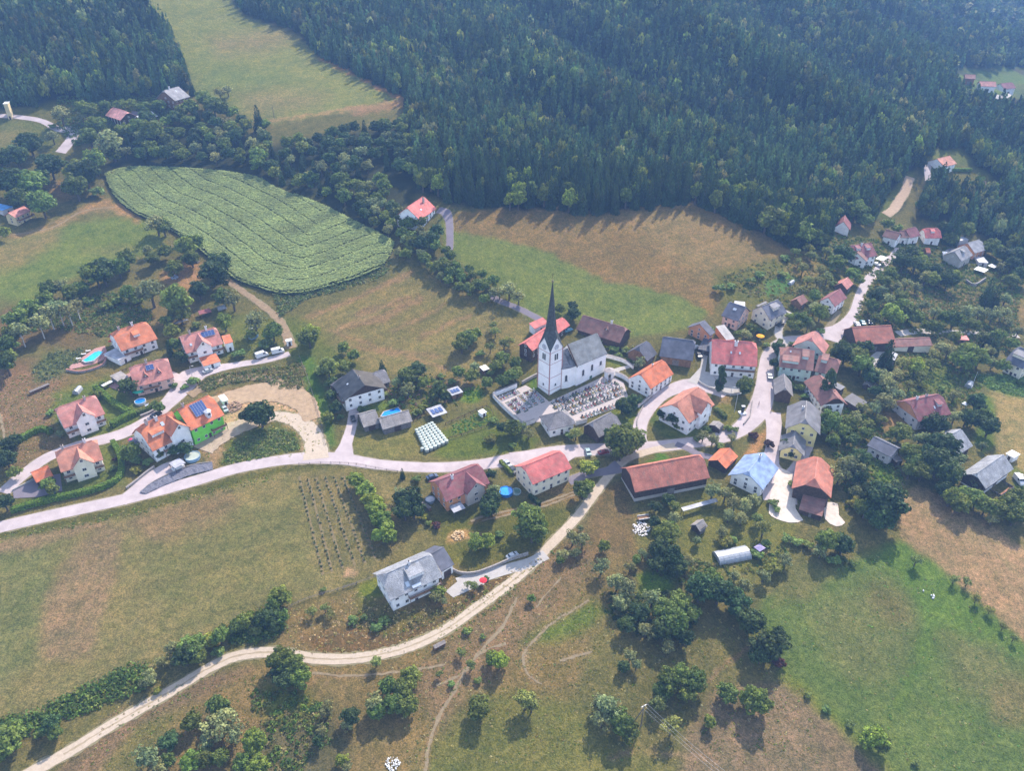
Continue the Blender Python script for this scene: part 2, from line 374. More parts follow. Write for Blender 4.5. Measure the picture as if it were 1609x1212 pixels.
# top meadow
patch((142,152,100), [(185,-60),(330,-70),(380,25),(470,55),(500,90),(560,120),(640,160),(600,166),(520,178),(430,195),(400,190),(350,165),(305,150),(292,100),(262,40),(225,15),(205,0)], 3)
patch((156,142,118), [(330,60),(440,45),(470,60),(420,80),(340,85)], 14, k=.6)
patch((160,146,120), [(370,145),(440,140),(520,150),(500,165),(400,185)], 12, k=.5)
patch((120,142,94), [(300,100),(440,110),(460,128),(330,150)], 14, k=.6)
streak((184,146,112), [(505,93),(545,110),(590,135),(632,155)], 3, 3, .9); streak((182,156,124), [(632,157),(560,170),(470,183),(425,190)], 2.5, 3, .8)
patch((176,146,122), [(545,168),(590,165),(640,155),(640,165),(560,182)], 3, k=.8)
# left hill
patch((120,132,90), [(-40,185),(60,190),(95,205),(90,240),(40,235),(-40,240)], 5)
patch((150,142,108), [(-40,205),(40,205),(60,225),(-40,235)], 8, k=.5)
patch((112,120,76), [(25,172),(85,158),(95,165),(60,185),(30,180)], 4)
patch((158,138,108), [(70,290),(110,285),(115,310),(90,320)], 6, k=.8)
# ground around the left houses
patch((140,122,102), [(-20,570),(60,565),(110,580),(90,640),(70,680),(20,690),(-20,660)], 8)
patch((142,126,104), [(5,620),(70,615),(80,640),(60,680),(20,690)], 6)
patch((108,122,88), [(48,575),(90,545),(150,535),(130,570),(100,590),(60,600)], 7)
patch((138,126,90), [(95,600),(180,580),(200,600),(150,620),(90,625)], 6, k=.7)
patch((106,132,74), [(80,620),(170,590),(220,640),(215,670),(160,690),(110,690),(80,650)], 6, k=.8)
patch((108,130,72), [(150,700),(190,690),(200,760),(120,775),(40,800),(20,790),(60,760)], 6, k=.7)
patch((136,124,98), [(20,700),(70,690),(110,690),(60,725),(20,755)], 6)
patch((150,130,104), [(240,470),(300,470),(310,500),(260,520),(230,510)], 8, k=.5)
patch((186,152,118), [(250,430),(285,408),(315,412),(310,450),(270,460)], 6, k=.9)
patch((120,134,82), [(330,490),(420,500),(440,540),(380,560),(350,560),(360,520)], 8, k=.9)
patch((124,106,92), [(0,470),(120,500),(160,520),(140,560),(60,540),(-20,560)], 10, k=.6)
# bare earth round the green house
patch((214,186,154), [(338,640),(380,612),(440,612),(480,625),(500,650),(505,705),(480,712),(470,680),(440,658),(400,660),(370,672),(345,700),(330,690),(350,665)], 5)
patch((150,130,106), [(340,615),(420,600),(470,610),(470,620),(380,622),(345,640)], 5, k=.9)
patch((186,160,128), [(310,690),(345,680),(370,670),(350,700),(345,735),(335,735),(315,705)], 4, k=.8)
patch((108,124,74), [(355,700),(395,675),(440,668),(470,690),(470,708),(400,722),(350,732)], 4)
patch((112,118,84), [(310,600),(340,580),(400,575),(480,570),(485,600),(470,612),(400,600),(340,615)], 6)
patch((152,138,118), [(355,585),(470,580),(485,590),(480,600),(400,596)], 8, k=.5)
patch((98,132,66), [(468,560),(488,560),(520,640),(525,700),(505,705),(490,640)], 4)
patch((176,160,140), [(490,650),(510,670),(515,700),(505,705)], 3, k=.7)
patch((134,136,90), [(548,705),(552,680),(600,680),(650,668),(660,700),(670,715),(560,722)], 4)
patch((112,138,74), [(560,640),(600,630),(620,640),(560,660)], 4)
patch((112,142,72), [(724,615),(755,612),(760,625),(740,635),(720,630)], 3)
patch((114,132,76), [(690,680),(770,640),(780,655),(785,670),(700,690)], 4)
patch((108,126,72), [(700,690),(790,670),(850,690),(840,705),(720,722),(680,718)], 5)
patch((164,150,124), [(700,600),(735,590),(760,600),(730,612),(705,612)], 4, k=.6)
patch((104,134,66), [(826,595),(845,588),(846,612),(832,618)], 2)
patch((118,136,76), [(950,562),(985,560),(1000,575),(985,582),(955,575)], 3, k=.9)
patch((122,138,78), [(960,640),(1020,625),(1010,660),(1003,695),(960,690)], 5)
patch((116,134,76), [(1022,660),(1030,640),(1080,660),(1130,680),(1080,692),(1040,688)], 5, k=.9)
patch((128,132,84), [(1130,620),(1180,625),(1185,650),(1150,680),(1110,680)], 6)
patch((176,148,118), [(1125,620),(1148,615),(1150,630),(1130,635)], 4, k=.7)
patch((186,150,112), [(1213,650),(1222,655),(1206,690),(1190,715),(1165,725),(1175,700),(1200,680)], 4)
patch((96,140,60), [(1015,725),(1040,710),(1048,715),(1050,722),(1020,735)], 2)
patch((126,116,90), [(940,760),(990,760),(1000,880),(920,860),(930,790)], 8)
patch((124,132,82), [(1020,790),(1100,770),(1210,770),(1250,830),(1220,900),(1080,880),(1060,820)], 8, k=.8)
patch((136,124,92), [(840,770),(905,755),(930,760),(900,800),(840,800)], 6)
patch((110,118,70), [(680,810),(860,780),(900,800),(860,860),(740,900),(700,880)], 8, k=.8)
patch((198,166,124), [(705,838),(738,833),(742,842),(725,850),(700,858)], 3, k=.8)
patch((184,160,130), [(732,845),(755,835),(770,835),(750,850)], 4, k=.5)
patch((166,144,112), [(800,800),(840,795),(905,775),(905,778),(850,800),(800,806)], 2, k=.5)
patch((110,118,76), [(560,935),(640,960),(720,955),(700,970),(600,1000),(560,980)], 6, k=.6)
patch((120,138,70), [(560,920),(600,905),(605,940),(570,945)], 4, k=.9)
patch((196,166,136), [(541,898),(552,892),(562,898),(558,905),(545,905)], 2)
# right gardens, orchards
patch((122,128,82), [(1120,430),(1240,400),(1300,400),(1320,440),(1290,500),(1210,490),(1130,470)], 8)
patch((152,138,98), [(1250,400),(1290,400),(1280,440),(1240,450),(1230,430)], 8, k=.8)
patch((100,140,88), [(1200,445),(1240,428),(1250,440),(1240,455),(1210,468)], 3)
patch((138,132,96), [(1390,440),(1480,455),(1560,470),(1609,500),(1560,500),(1400,490)], 10, k=.7)
patch((170,142,116), [(1440,467),(1500,465),(1540,468),(1490,475)], 4, k=.6)
patch((140,134,98), [(1570,425),(1600,440),(1640,470),(1600,500),(1575,470)], 6)
patch((154,136,100), [(1378,650),(1420,650),(1440,660),(1425,690),(1385,680)], 6, k=.9)
patch((112,136,76), [(1450,560),(1500,590),(1500,620),(1440,610)], 8, k=.8)
patch((102,140,68), [(1370,730),(1400,735),(1410,755),(1385,765)], 5, k=.9)
patch((104,138,68), [(1540,620),(1560,625),(1560,700),(1545,715),(1530,690)], 5, k=.8)
patch((108,134,70), [(1590,735),(1640,760),(1640,800),(1590,780)], 6)
patch((120,116,80), [(1480,260),(1530,262),(1565,295),(1500,300)], 4, k=.6)
patch((150,128,104), [(1590,470),(1609,480),(1640,520),(1600,520)], 6, k=.4)
def mow(poly, p0, p1, period, amp, seed=1):
    a, b_ = np.array(g(*p0)), np.array(g(*p1)); d = (b_-a)/np.linalg.norm(b_-a); n = np.array([-d[1], d[0]]); X, Y = PXg, PYg; xs = [p[0] for p in poly]; ys = [p[1] for p in poly]
    m = (X > min(xs)) & (X < max(xs)) & (Y > min(ys)) & (Y < max(ys)) & (GY > 40); m[m] = inpoly(X[m], Y[m], poly)
    q = (GX[m]*n[0] + GY[m]*n[1]) + 1.2*lownoise(GX[m], GY[m], 50, seed); l = GX[m]*d[0] + GY[m]*d[1]; r = np.random.default_rng(seed); tb = r.uniform(-1, 1, 4000)
    k = np.floor(q/period).astype(int); st = tb[k % 4000]*.8 + .5*np.sin(q*2*pi/period/1.0) + .4*lownoise(q*3, l*.25, 9, seed+3); GC[m] *= (1 + amp*st)[:, None]*np.array([1, 1, 1])
LLM = [(-60,838),(110,822),(230,795),(420,742),(480,738),(640,748),(655,800),(640,862),(560,918),(420,962),(330,1012),(200,1075),(-60,1170)]
mow(LLM, (100,900), (400,820), 4.2, .055, 1); mow([(470,505),(560,465),(650,425),(790,492),(835,512),(825,545),(760,580),(640,592),(500,540)], (500,540), (680,450), 4.4, .10, 2)
mow([(700,345),(860,395),(960,440),(1118,490),(1000,530),(780,450)], (760,400), (1060,500), 4.5, .05, 3); mow([(800,328),(1090,318),(1248,395),(1118,492),(880,405)], (880,400), (1180,340), 3.6, .07, 4)
mow([(1388,860),(1420,845),(1640,1030),(1640,1240),(1425,1240),(1180,990)], (1300,900), (1600,1180), 4.0, .05, 5); mow([(1408,785),(1440,762),(1640,880),(1640,1030),(1415,848)], (1430,800), (1609,900), 3.2, .10, 6)
mow([(1556,612),(1640,632),(1640,770),(1560,700)], (1580,630), (1590,720), 3.0, .09, 7); mow([(-60,362),(225,342),(262,372),(110,440),(-60,500)], (0,440), (220,370), 4.4, .06, 8)
mow([(330,-70),(380,25),(500,90),(640,160),(430,195),(292,100),(205,0)], (320,40), (560,140), 5.0, .06, 9); mow([(1060,1240),(1130,1080),(1340,1150),(1430,1240)], (1130,1090), (1340,1200), 3.6, .05, 10)
mow([(640,1240),(720,1080),(900,1100),(1080,1240)], (700,1150), (1000,1210), 4, .05, 11); mow([(180,1120),(330,1060),(400,1050),(130,1240)], (100,1200), (330,1070), 3.5, .06, 12)
# small trodden paths across the pasture
for p, w, c in (([(925,944),(896,962),(873,976),(849,997),(826,1023),(823,1040),(832,1063),(852,1076)], 1.6, (176,158,134)),
    ([(810,945),(790,985),(763,1014),(734,1052),(714,1087),(688,1130),(672,1180),(668,1230)], 4, (150,132,108)),
    ([(795,1012),(760,1025),(720,1062),(685,1078)], 1.6, (160,136,112)), ([(490,1058),(550,1063),(640,1055),(700,1045)], 1.8, (150,132,108)),
    ([(842,955),(862,930),(882,908)], 1.4, (160,144,116)), ([(490,1062),(520,1080)], 1.2, (160,144,116)), ([(880,1040),(905,1032),(930,1025)], 2, (158,146,116)),
    ([(905,775),(860,790),(800,805),(755,815),(740,822)], 3.5, (150,128,98)), ([(0,655),(12,700)], 2, (160,140,112)),
    ([(1190,965),(1200,1000),(1120,1060),(1090,1100)], 3, (150,134,110)), ([(960,1190),(1000,1180),(1100,1190)], 3, (150,136,112)),
    ([(1262,560),(1300,580)], 2, (140,124,100))):
    streak(c, p, w, 3, .75)
# dry scatter everywhere
rr = 1 + .10 * lownoise(GX, GY, 22, 5)[..., None] * np.array([1.1, .8, .9]); GC *= rr
dry = np.clip(lownoise(GX, GY, 60, 9) * .5, 0, .35)[..., None]; GC = GC * (1-dry) + GC * dry * np.array([1.1, 1.03, 1.03])
DD = np.clip(GY*cp - (GZ-HC)*sp, 0, 1200); GC = GC * np.stack([np.clip(1.065 - (DD-180)/3000, .86, 1.1), np.clip(.975 - (DD-180)/3600, .84, .97), np.clip(.98 - (DD-180)/1100, .62, .98)], -1)  # haze compensation baked into the ground colour, growing with camera distance
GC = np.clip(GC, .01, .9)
gm, t, b = newmat('ground')
at = t.nodes.new('ShaderNodeAttribute'); at.attribute_name = 'soil'
pos = geo(t); n1 = noise(t, .75, 4, pos, .75); n2 = noise(t, 2.2, 2, pos, .7); n3 = noise(t, .12, 5, pos, .65); n4 = noise(t, .3, 3, pos, .6)
c = at.outputs['Color']
c = mixc(t, mixc(t, c, (.62,.66,.6), 1.0, 'MULTIPLY'), mixc(t, c, (1.38,1.32,1.3), 1.0, 'MULTIPLY'), ramp(t, n1, .3, .7))
c = mixc(t, mixc(t, c, (.6,.68,.62), 1.0, 'MULTIPLY'), mixc(t, c, (1.42,1.36,1.4), 1.0, 'MULTIPLY'), ramp(t, n2, .36, .64))
c = mixc(t, mixc(t, c, (.82,.88,.8), 1.0, 'MULTIPLY'), mixc(t, c, (1.18,1.1,1.12), 1.0, 'MULTIPLY'), ramp(t, n4, .35, .65))
c = mixc(t, c, mixc(t, c, (1.08,1.02,1.02), 1.0, 'MULTIPLY'), ramp(t, n3, .45, .65))
n5 = noise(t, 1.5, 3, scl(t, pos, (1.0, 1.6, 1.0)), .8)
c = mixc(t, c, mixc(t, c, (1.9,1.75,1.8), 1.0, 'MULTIPLY'), mathn(t, 'MULTIPLY', ramp(t, n5, .60, .74), .42))
c = mixc(t, c, mixc(t, c, (.5,.62,.5), 1.0, 'MULTIPLY'), mathn(t, 'MULTIPLY', ramp(t, n5, .40, .28), .45))
t.links.new(c, b.inputs['Base Color']); b.inputs['Roughness'].default_value = .95; b.inputs['Specular IOR Level'].default_value = .08
bump(t, b, mathn(t, 'ADD', mathn(t, 'MULTIPLY', n1, .6), mathn(t, 'MULTIPLY', n2, .25)), .55, .7)
nx, ny = len(gx), len(gy)
V = np.stack([GX, GY, GZ], -1).reshape(-1, 3); idx = np.arange(nx*ny).reshape(ny, nx)
Fq = np.stack([idx[:-1,:-1], idx[:-1,1:], idx[1:,1:], idx[1:,:-1]], -1).reshape(-1, 4)
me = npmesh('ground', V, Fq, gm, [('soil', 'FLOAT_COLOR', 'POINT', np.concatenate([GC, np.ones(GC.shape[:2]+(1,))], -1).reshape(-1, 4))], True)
ground = struct(mkobj('ground', me))
# rectilinear lookup of the mesh surface itself, so that everything laid on it lies on it exactly
def zg(x, y): return th(x, y)

def smooth_line(pts, step=1.2):
    """Catmull-Rom through world points"""
    P = [Vector(p) for p in pts]; P = [P[0]*2 - P[1]] + P + [P[-1]*2 - P[-2]]; out = []; LASTU.clear()
    for i in range(1, len(P)-2):
        a, b_, c_, d = P[i-1:i+3]; n = max(2, int((c_-b_).length / step))
        for k in range(n):
            s = k/n; LASTU.append(i-1+s); out.append(.5*((2*b_) + (c_-a)*s + (2*a-5*b_+4*c_-d)*s*s + (3*b_-a-3*c_+d)*s**3))
    out.append(P[-2]); LASTU.append(len(P)-3); return out
LASTU = []
LIFT = [0.05]; VL = [0.03]
def strip(name, pix, w, mat, lift=None, ragged=.0, sub=4, parent=None, world=None):
    if lift is None: LIFT[0] += .002; lift = LIFT[0]
    pts = world or [Vector(g(*p)[:2] + (0,)) for p in pix]; L = smooth_line([Vector((p[0], p[1], 0)) for p in pts])
    V = []; Fq = []; ws = w if isinstance(w, (list, tuple)) else [w]*2
    for i, p in enumerate(L):
        d = (L[min(i+1, len(L)-1)] - L[max(i-1, 0)]).normalized(); nrm = Vector((-d.y, d.x, 0)); s = min(LASTU[i], len(ws)-1-1e-6) if len(ws) > 2 else i/(len(L)-1)*(len(ws)-1); k = min(int(s), len(ws)-2); ww = ws[k] + (ws[k+1]-ws[k])*(s-k)
        for j in range(sub+1):
            o = (j/sub-.5)*ww
            if j in (0, sub): o += rnd.uniform(-ragged, ragged)
            q = p + nrm*o; V.append((q.x, q.y))
    V = np.array(V); z = TH(V[:,0], V[:,1]) + lift; n = sub+1
    V = np.column_stack([V, z]); Fq = [(i*n+j, (i+1)*n+j, (i+1)*n+j+1, i*n+j+1) for i in range(len(L)-1) for j in range(sub)]

    me = bpy.data.meshes.new(name); me.from_pydata(V.tolist(), [], Fq); me.materials.append(mat); me.update()
    return mkobj(name, me, parent)
def sheet(name, pix, mat, lift=None, step=2.5, world=None, smooth=False):
    if lift is None: LIFT[0] += .004; lift = LIFT[0]
    P = world or [g(*p) for p in pix]
    if smooth: P = [(v.x, v.y) for v in smooth_line([Vector((x, y, 0)) for x, y in P + [P[0]]], 2)][:-1]
    B = []
    for i in range(len(P)):
        a, b_ = P[i], P[(i+1) % len(P)]; n = max(1, int(math.dist(a, b_)/step)); B += [(a[0]+(b_[0]-a[0])*k/n, a[1]+(b_[1]-a[1])*k/n) for k in range(n)]
    xs = [p[0] for p in B]; ys = [p[1] for p in B]; X, Y = np.meshgrid(np.arange(min(xs), max(xs), step), np.arange(min(ys), max(ys), step)); X = X.ravel(); Y = Y.ravel()
    ok = inpoly(X, Y, P) & (sdist(X, Y, P) > step*.4); pts = B + list(zip(X[ok].tolist(), Y[ok].tolist()))
    ov, oe, of, *_ = delaunay_2d_cdt([Vector(p) for p in pts], [], [list(range(len(B)))], 1, 1e-4)
    vx = np.array([v[:] for v in ov]); z = TH(vx[:,0], vx[:,1]) + lift
    fs = []
    for f in of:
        c = np.mean(vx[list(f)], 0); a = vx[f[0]]; b_ = vx[f[1]]; d = vx[f[2]]
        cr = (b_[0]-a[0])*(d[1]-a[1]) - (b_[1]-a[1])*(d[0]-a[0]); fs.append(tuple(f) if cr > 0 else tuple(f)[::-1])
    me = bpy.data.meshes.new(name); me.from_pydata(np.column_stack([vx, z]).tolist(), [], fs); me.materials.append(mat); me.update()
    return mkobj(name, me)
def roadmat(name, col, scale=.5, var=.2):
    m, t, b = newmat(name); p = geo(t); n = noise(t, scale, 5, p, .65); n2 = noise(t, 3.5, 3, p)
    c = mixc(t, tuple(x*(1-var) for x in col), tuple(min(1, x*(1+var*.7)) for x in col), ramp(t, n, .3, .7))
    c = mixc(t, c, tuple(x*.8 for x in col), mathn(t, 'MULTIPLY', ramp(t, n2, .5, .8), .6)); t.links.new(c, b.inputs['Base Color']); b.inputs['Roughness'].default_value = .9
    bump(t, b, n2, .03, .5); return m
ASPH = roadmat('asphalt', A(236,220,222), .22, .18); ASPD = roadmat('dark_asphalt', A(160,152,166), .4, .12); GRAV = roadmat('gravel', A(240,220,198), 1.2, .16); DIRT = roadmat('dirt', A(190,164,134), .8, .3)
CONC = roadmat('concrete', A(226,220,216), .6, .12); PAVE = roadmat('red_paving', A(226,176,170), 1.5, .14); WHIT = roadmat('pale_rubble', A(248,232,218,1.25), .7, .22); TRACK = roadmat('track_grass', A(170,156,128), 1.5, .25)
SH = roadmat('verge_gravel', A(172,162,128), 2.2, .3)
def road(name, pix, w, mat, verge=.7, ragged=0.0):
    if verge: VL[0] += .0009; struct(strip('road_verge', pix, [x+verge*2 for x in w] if isinstance(w, (list, tuple)) else w+verge*2, SH, ragged=.35, lift=VL[0]))
    return struct(strip(name, pix, w, mat, ragged=ragged))
LIFT[0] = .075
MAIN = [(-60,846),(0,829),(100,806),(200,784),(300,758),(370,737),(440,724),(490,720),(540,722),(600,731),(680,735),(750,731),(820,720),(880,711),(950,706),(1010,704),(1070,698),(1120,691),(1155,680),(1178,662),(1194,640),(1202,610),(1204,580),(1210,556),(1232,537),(1268,532),(1300,524),(1325,512),(1342,492),(1352,462),(1366,438),(1386,418),(1402,404),(1413,390)]
MW = [5.4,5.4,5.4,5.4,5.4,5.4,5.4,6.5,6,5.2,5.2,5.4,7,7.5,6.5,6.5,6,6,6.5,8,9,8,6.5,6,5.5,5,7,5.5,4.6,4.2,4.2,4,4,3.8]
WORLDMAIN = None
road('village_road', MAIN, MW, ASPH, .5)
road('side_road', [(1009,706),(1004,690),(1007,665),(1018,645),(1036,625),(1056,613),(1080,607),(1108,607),(1140,622)], [8,6,5.4,5.4,5.6,6.5,9,9,4], ASPH, .3)
road('street', [(5,775),(30,752),(70,722),(110,705),(150,694),(195,681),(235,660),(262,636),(285,612),(302,592),(330,582),(370,574),(420,566),(455,556)], [5,5,5,5,5.5,6,6,6.5,9,12,6,4,3.6,3.4], ASPH, .4)
road('gravel_track', [(1062,700),(1018,710),(985,722),(962,742),(938,772),(905,815),(870,852),(835,888),(800,918),(750,955),(700,990),(640,1018),(570,1034),(500,1036),(430,1026),(375,1031),(330,1050),(270,1086),(180,1138),(100,1187),(20,1230)], 3.3, GRAV, .5, .1)
GRS = roadmat('grassy_centre', A(206,188,160), 1.6, .2)
struct(strip('track_centre', [(835,888),(800,918),(750,955),(700,990),(640,1018),(570,1034),(500,1036),(430,1026),(375,1031),(330,1050),(270,1086),(180,1138),(100,1187)], .5, GRS, ragged=.15))
road('driveway', [(858,872),(832,885),(790,897),(750,908),(722,920)], [4,4,4,5,6], CONC, .2)
road('driveway', [(190,790),(212,772),(235,752),(262,738),(290,730)], [5,5,5,7,7], ASPH, .2)
road('driveway', [(538,722),(544,698),(552,672),(556,648),(557,640)], [9,4.5,4,4,4], ASPH, .2)
road('driveway', [(706,402),(707,375),(706,350),(700,334),(688,330)], [3.6,3.6,4,6,6], ASPD, .3)
road('lane', [(770,464),(785,473),(815,485),(850,503)], 3.4, ASPD, .3)
road('lane', [(975,733),(955,741),(925,745),(893,757)], [7,4,4,4], ASPD, .3)
road('lane', [(1062,698),(1080,705),(1100,715),(1130,722)], [3,3,3,3], ASPD, .2)
road('farm_road', [(1213,648),(1216,670),(1214,700),(1212,730),(1222,760),(1226,790)], [7,6,5,6,12,12], ASPH, .2)
road('farm_road', [(1270,700),(1258,725),(1245,748),(1228,765)], [4,4,6,8], ASPH, .2)
road('forest_track', [(1392,338),(1403,330),(1414,314),(1423,298),(1430,278)], 5.5, roadmat('track_earth', A(226,196,168), .8, .2), .3, .3)
road('forest_track', [(1459,285),(1457,268),(1460,255)], 4, ASPH, .3)
road('hill_road', [(-40,183),(0,182),(30,184),(65,190),(92,203),(112,204),(114,215),(107,226),(95,240)], [4,4,4,4,5,7,6,6,6], ASPH, .3)
road('hill_road', [(190,8),(205,2),(222,-6)], 4, ASPH, .2)
road('lane', [(1240,540),(1225,530),(1224,515),(1232,500),(1240,490)], 3.6, CONC, .3)
road('lane', [(1300,516),(1312,500),(1318,488)], 2.6, TRACK, 0)
road('field_track', [(342,428),(370,450),(405,475),(436,500),(450,525),(457,548)], [3,3,3,3.5,4,5], DIRT, .3, .4)
road('gravel_road', [(497,722),(496,700),(488,680),(470,664),(445,655),(420,655)], [10,8,7.5,7,6,5], GRAV, .6, .4)
road('lane', [(1410,525),(1440,521),(1480,522),(1530,524),(1600,528)], 4, CONC, .3)
road('far_road', [(1567,158),(1570,150),(1585,149),(1605,152)], 4, CONC, 0)
sheet_s = lambda n, pix, mat, **k: struct(sheet(n, pix, mat, **k))
sheet_s('paved_yard', [(1097,600),(1106,584),(1166,594),(1168,616),(1147,619),(1109,607)], CONC)
sheet_s('paved_yard', [(700,930),(722,912),(760,903),(770,912),(735,930),(712,940)], CONC)
sheet_s('paved_yard', [(170,608),(200,588),(245,566),(262,562),(268,578),(240,585),(205,600),(196,618)], PAVE)
sheet_s('farmyard', [(1222,735),(1240,742),(1252,762),(1250,800),(1262,818),(1240,822),(1212,812),(1208,800),(1212,770)], WHIT, smooth=True)
sheet_s('farmyard', [(1296,790),(1316,792),(1318,810),(1328,822),(1314,828),(1296,816)], WHIT, smooth=True)
sheet_s('paved_yard', [(1293,532),(1296,515),(1322,510),(1330,520),(1318,540)], ASPH)
sheet_s('paved_yard', [(20,770),(56,752),(95,745),(98,772),(60,782),(22,784)], ASPD)
sheet_s('paved_yard', [(275,600),(262,580),(285,590),(325,572),(345,575),(345,585),(300,600)], ASPH)
sheet_s('paved_yard', [(1100,578),(1080,600),(1094,605),(1108,585),(1112,560),(1104,555)], CONC)
sheet_s('farmyard', [(1368,560),(1384,548),(1392,556),(1380,580),(1368,590)], CONC)
sheet_s('paved_yard', [(800,712),(900,703),(905,718),(880,735),(820,732),(806,726)], ASPH)
sheet_s('cemetery_gravel', [(776,628),(812,612),(826,606),(846,618),(863,632),(946,593),(966,594),(980,602),(988,628),(975,640),(906,664),(870,664),(836,664),(822,668),(806,650)], roadmat('cemetery_gravel', A(232,218,214), 1.0, .1))
sheet_s('churchyard_path', [(950,590),(956,583),(972,578),(998,572),(1000,576),(975,583),(966,592)], CONC)
FP = roadmat('trodden_earth', A(178,160,132), 1.6, .3); SOILM = roadmat('row_soil', A(158,142,110), 1.6, .35)
for pts, w in (([(925,944),(896,962),(873,976),(849,997),(826,1023),(823,1040),(832,1063),(852,1076)], .6), ([(812,940),(790,985),(763,1014),(734,1052),(714,1087),(688,1130),(672,1180),(668,1230)], 1.0), ([(795,1012),(760,1025),(720,1062),(685,1078)], .6), ([(490,1058),(550,1063),(640,1055),(700,1045)], .7), ([(842,955),(862,930),(882,908)], .5), ([(905,772),(860,788),(800,803),(755,813),(740,820)], .8), ([(905,777),(860,794),(800,809),(757,819)], .7), ([(0,650),(8,690),(16,720)], .8), ([(880,1040),(905,1032),(930,1025)], .8), ([(0,372),(80,358),(130,332),(180,325)], .8)):
    VL[0] += .0009; struct(strip('footpath', pts, w, FP, ragged=.28, lift=VL[0]))
road('dirt_track', [(298,622),(320,610),(350,600),(400,593),(450,602),(478,622),(490,650)], 4.5, DIRT, 0, .35)
road('dirt_track', [(335,634),(365,626),(400,618),(440,618),(475,632),(492,660)], [8,10,12,12,10,7], roadmat('pale_earth', A(218,188,156), .6, .25), 0, .4)
road('dirt_track', [(318,708),(345,684),(385,668),(425,656)], [9,10,8,6], roadmat('pale_earth2', A(222,200,176), .6, .25), 0, .4)
for p0, p1 in (((470,749),(508,904)), ((484,752),(522,899)), ((497,751),(539,894)), ((511,749),(558,890)), ((525,749),(574,886)), ((539,749),(590,878))): struct(strip('soil_strip', None, .8, SOILM, ragged=.15, lift=.065, world=[Vector((*g(*p0), 0)), (Vector((*g(*p0), 0))+Vector((*g(*p1), 0)))/2, Vector((*g(*p1), 0))]))
# crop fields
CORN = [(165,276),(205,265),(262,266),(330,270),(405,281),(432,297),(500,322),(560,352),(600,372),(619,385),(614,402),(596,424),(560,440),(520,452),(480,463),(440,464),(400,452),(368,440),(342,418),(300,384),(252,354),(214,338),(182,312)]
def maize():
    P = [g(*p) for p in CORN]; P = [(v.x, v.y) for v in smooth_line([Vector((x, y, 0)) for x, y in P + [P[0]]], 3)][:-1]
    xs = [p[0] for p in P]; ys = [p[1] for p in P]
    # lower left boundary steers the wheel tracks
    low = [(v[0], v[1]) for v in [g(*p) for p in [(600,424),(560,441),(520,454),(480,465),(440,466),(400,455),(368,443),(342,420),(300,386),(252,356),(214,340),(182,314),(160,290)]]]
    X, Y = np.meshgrid(np.arange(min(xs), max(xs), .55), np.arange(min(ys), max(ys), .55)); X = X.ravel() + rng.normal(0, .12, X.size); Y = Y.ravel() + rng.normal(0, .12, Y.size)
    ok = inpoly(X, Y, P); X, Y = X[ok], Y[ok]; d = sdist(X, Y, low, False); track = np.abs(((d + 3) % 9.0) - 4.5) < .42
    z = TH(X, Y); h = 2.25 + .07*rng.standard_normal(len(X)) + .12*lownoise(X, Y, 25, 4); h = np.where(track, 1.4, h); h = np.where(sdist(X, Y, P) < 1.2, h*.85, h)
    n = len(X); V = []; Fq = []
    m_ = 3; vals = []
    for k in range(m_):
        a = rng.uniform(0, 2*pi, n); s = rng.uniform(.34, .56, n); w = s*.42
        cx = X + rng.normal(0, .18, n); cy = Y + rng.normal(0, .18, n); cz = z + h * rng.uniform(.75, 1.0, n); tl = rng.uniform(.1, .5, n)
        ux, uy, uz = np.cos(a)*s, np.sin(a)*s, -tl*s*.6; vx, vy = -np.sin(a)*w, np.cos(a)*w
        q = np.stack([np.stack([cx-ux-vx, cy-uy-vy, cz-uz*.2], -1), np.stack([cx+ux-vx, cy+uy-vy, cz+uz], -1), np.stack([cx+ux+vx, cy+uy+vy, cz+uz], -1), np.stack([cx-ux+vx, cy-uy+vy, cz-uz*.2], -1)], 1)
        V.append(q.reshape(-1, 3)); vals.append(rng.uniform(.7, 1.35, n) * np.where(track, .8, 1.0) * (1+.12*lownoise(X, Y, 30, 8)))
    V = np.concatenate(V); Fq = np.arange(len(V)).reshape(-1, 4)
    # dark soil and stem body below the leaves
    o = mkobj('maize_field', npmesh('maize_field', V, Fq, leafmat('foliage'), [('v', 'FLOAT', 'FACE', np.concatenate(vals))]))
    o.color = (*A(146,164,114, 1.85), 1); o['kind'] = 'stuff'; o['label'] = 'green maize crop with curved wheel tracks across the slope'; o['category'] = 'maize'
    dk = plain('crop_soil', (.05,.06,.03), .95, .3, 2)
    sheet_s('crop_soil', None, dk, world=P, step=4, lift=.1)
maize()
# ---------------------------------------------------------------- buildings
GLASS = None
def glassmat():
    m, t, b = newmat('window_glass'); b.inputs['Base Color'].default_value = (.03,.035,.045,1); b.inputs['Roughness'].default_value = .12; b.inputs['Specular IOR Level'].default_value = .6; return m
GLASS = glassmat()
FRAME = plain('window_frame', (.62,.60,.58), .6, .05); DARKW = plain('dark_wood', (.075,.048,.035), .85, .3, 1.5); WOOD = plain('wood', (.20,.11,.06), .8, .25, 1.5); GREYW = plain('grey_wood', (.17,.15,.14), .9, .25, 1.5)
METAL = plain('sheet_metal', (.5,.52,.55), .4, .08, 1, .3, .4); WHITE = plain('white_paint', (.66,.65,.66), .6, .06)
STONE = plain('stone', (.30,.27,.25), .9, .3, 2.5); BRICK = plain('brick', (.34,.15,.11), .9, .2, 3)
WALLS = {'white': (.88,.86,.84), 'cream': (.80,.72,.56), 'grey': (.55,.51,.50), 'yellow': (.84,.70,.30), 'green': (.20,.66,.07), 'pink': (.72,.48,.38), 'ochre': (.62,.50,.28), 'orangew': (.60,.27,.13), 'turq': (.50,.62,.56), 'wood': None, 'dark': None, 'grew': None, 'stonew': (.46,.42,.38)}
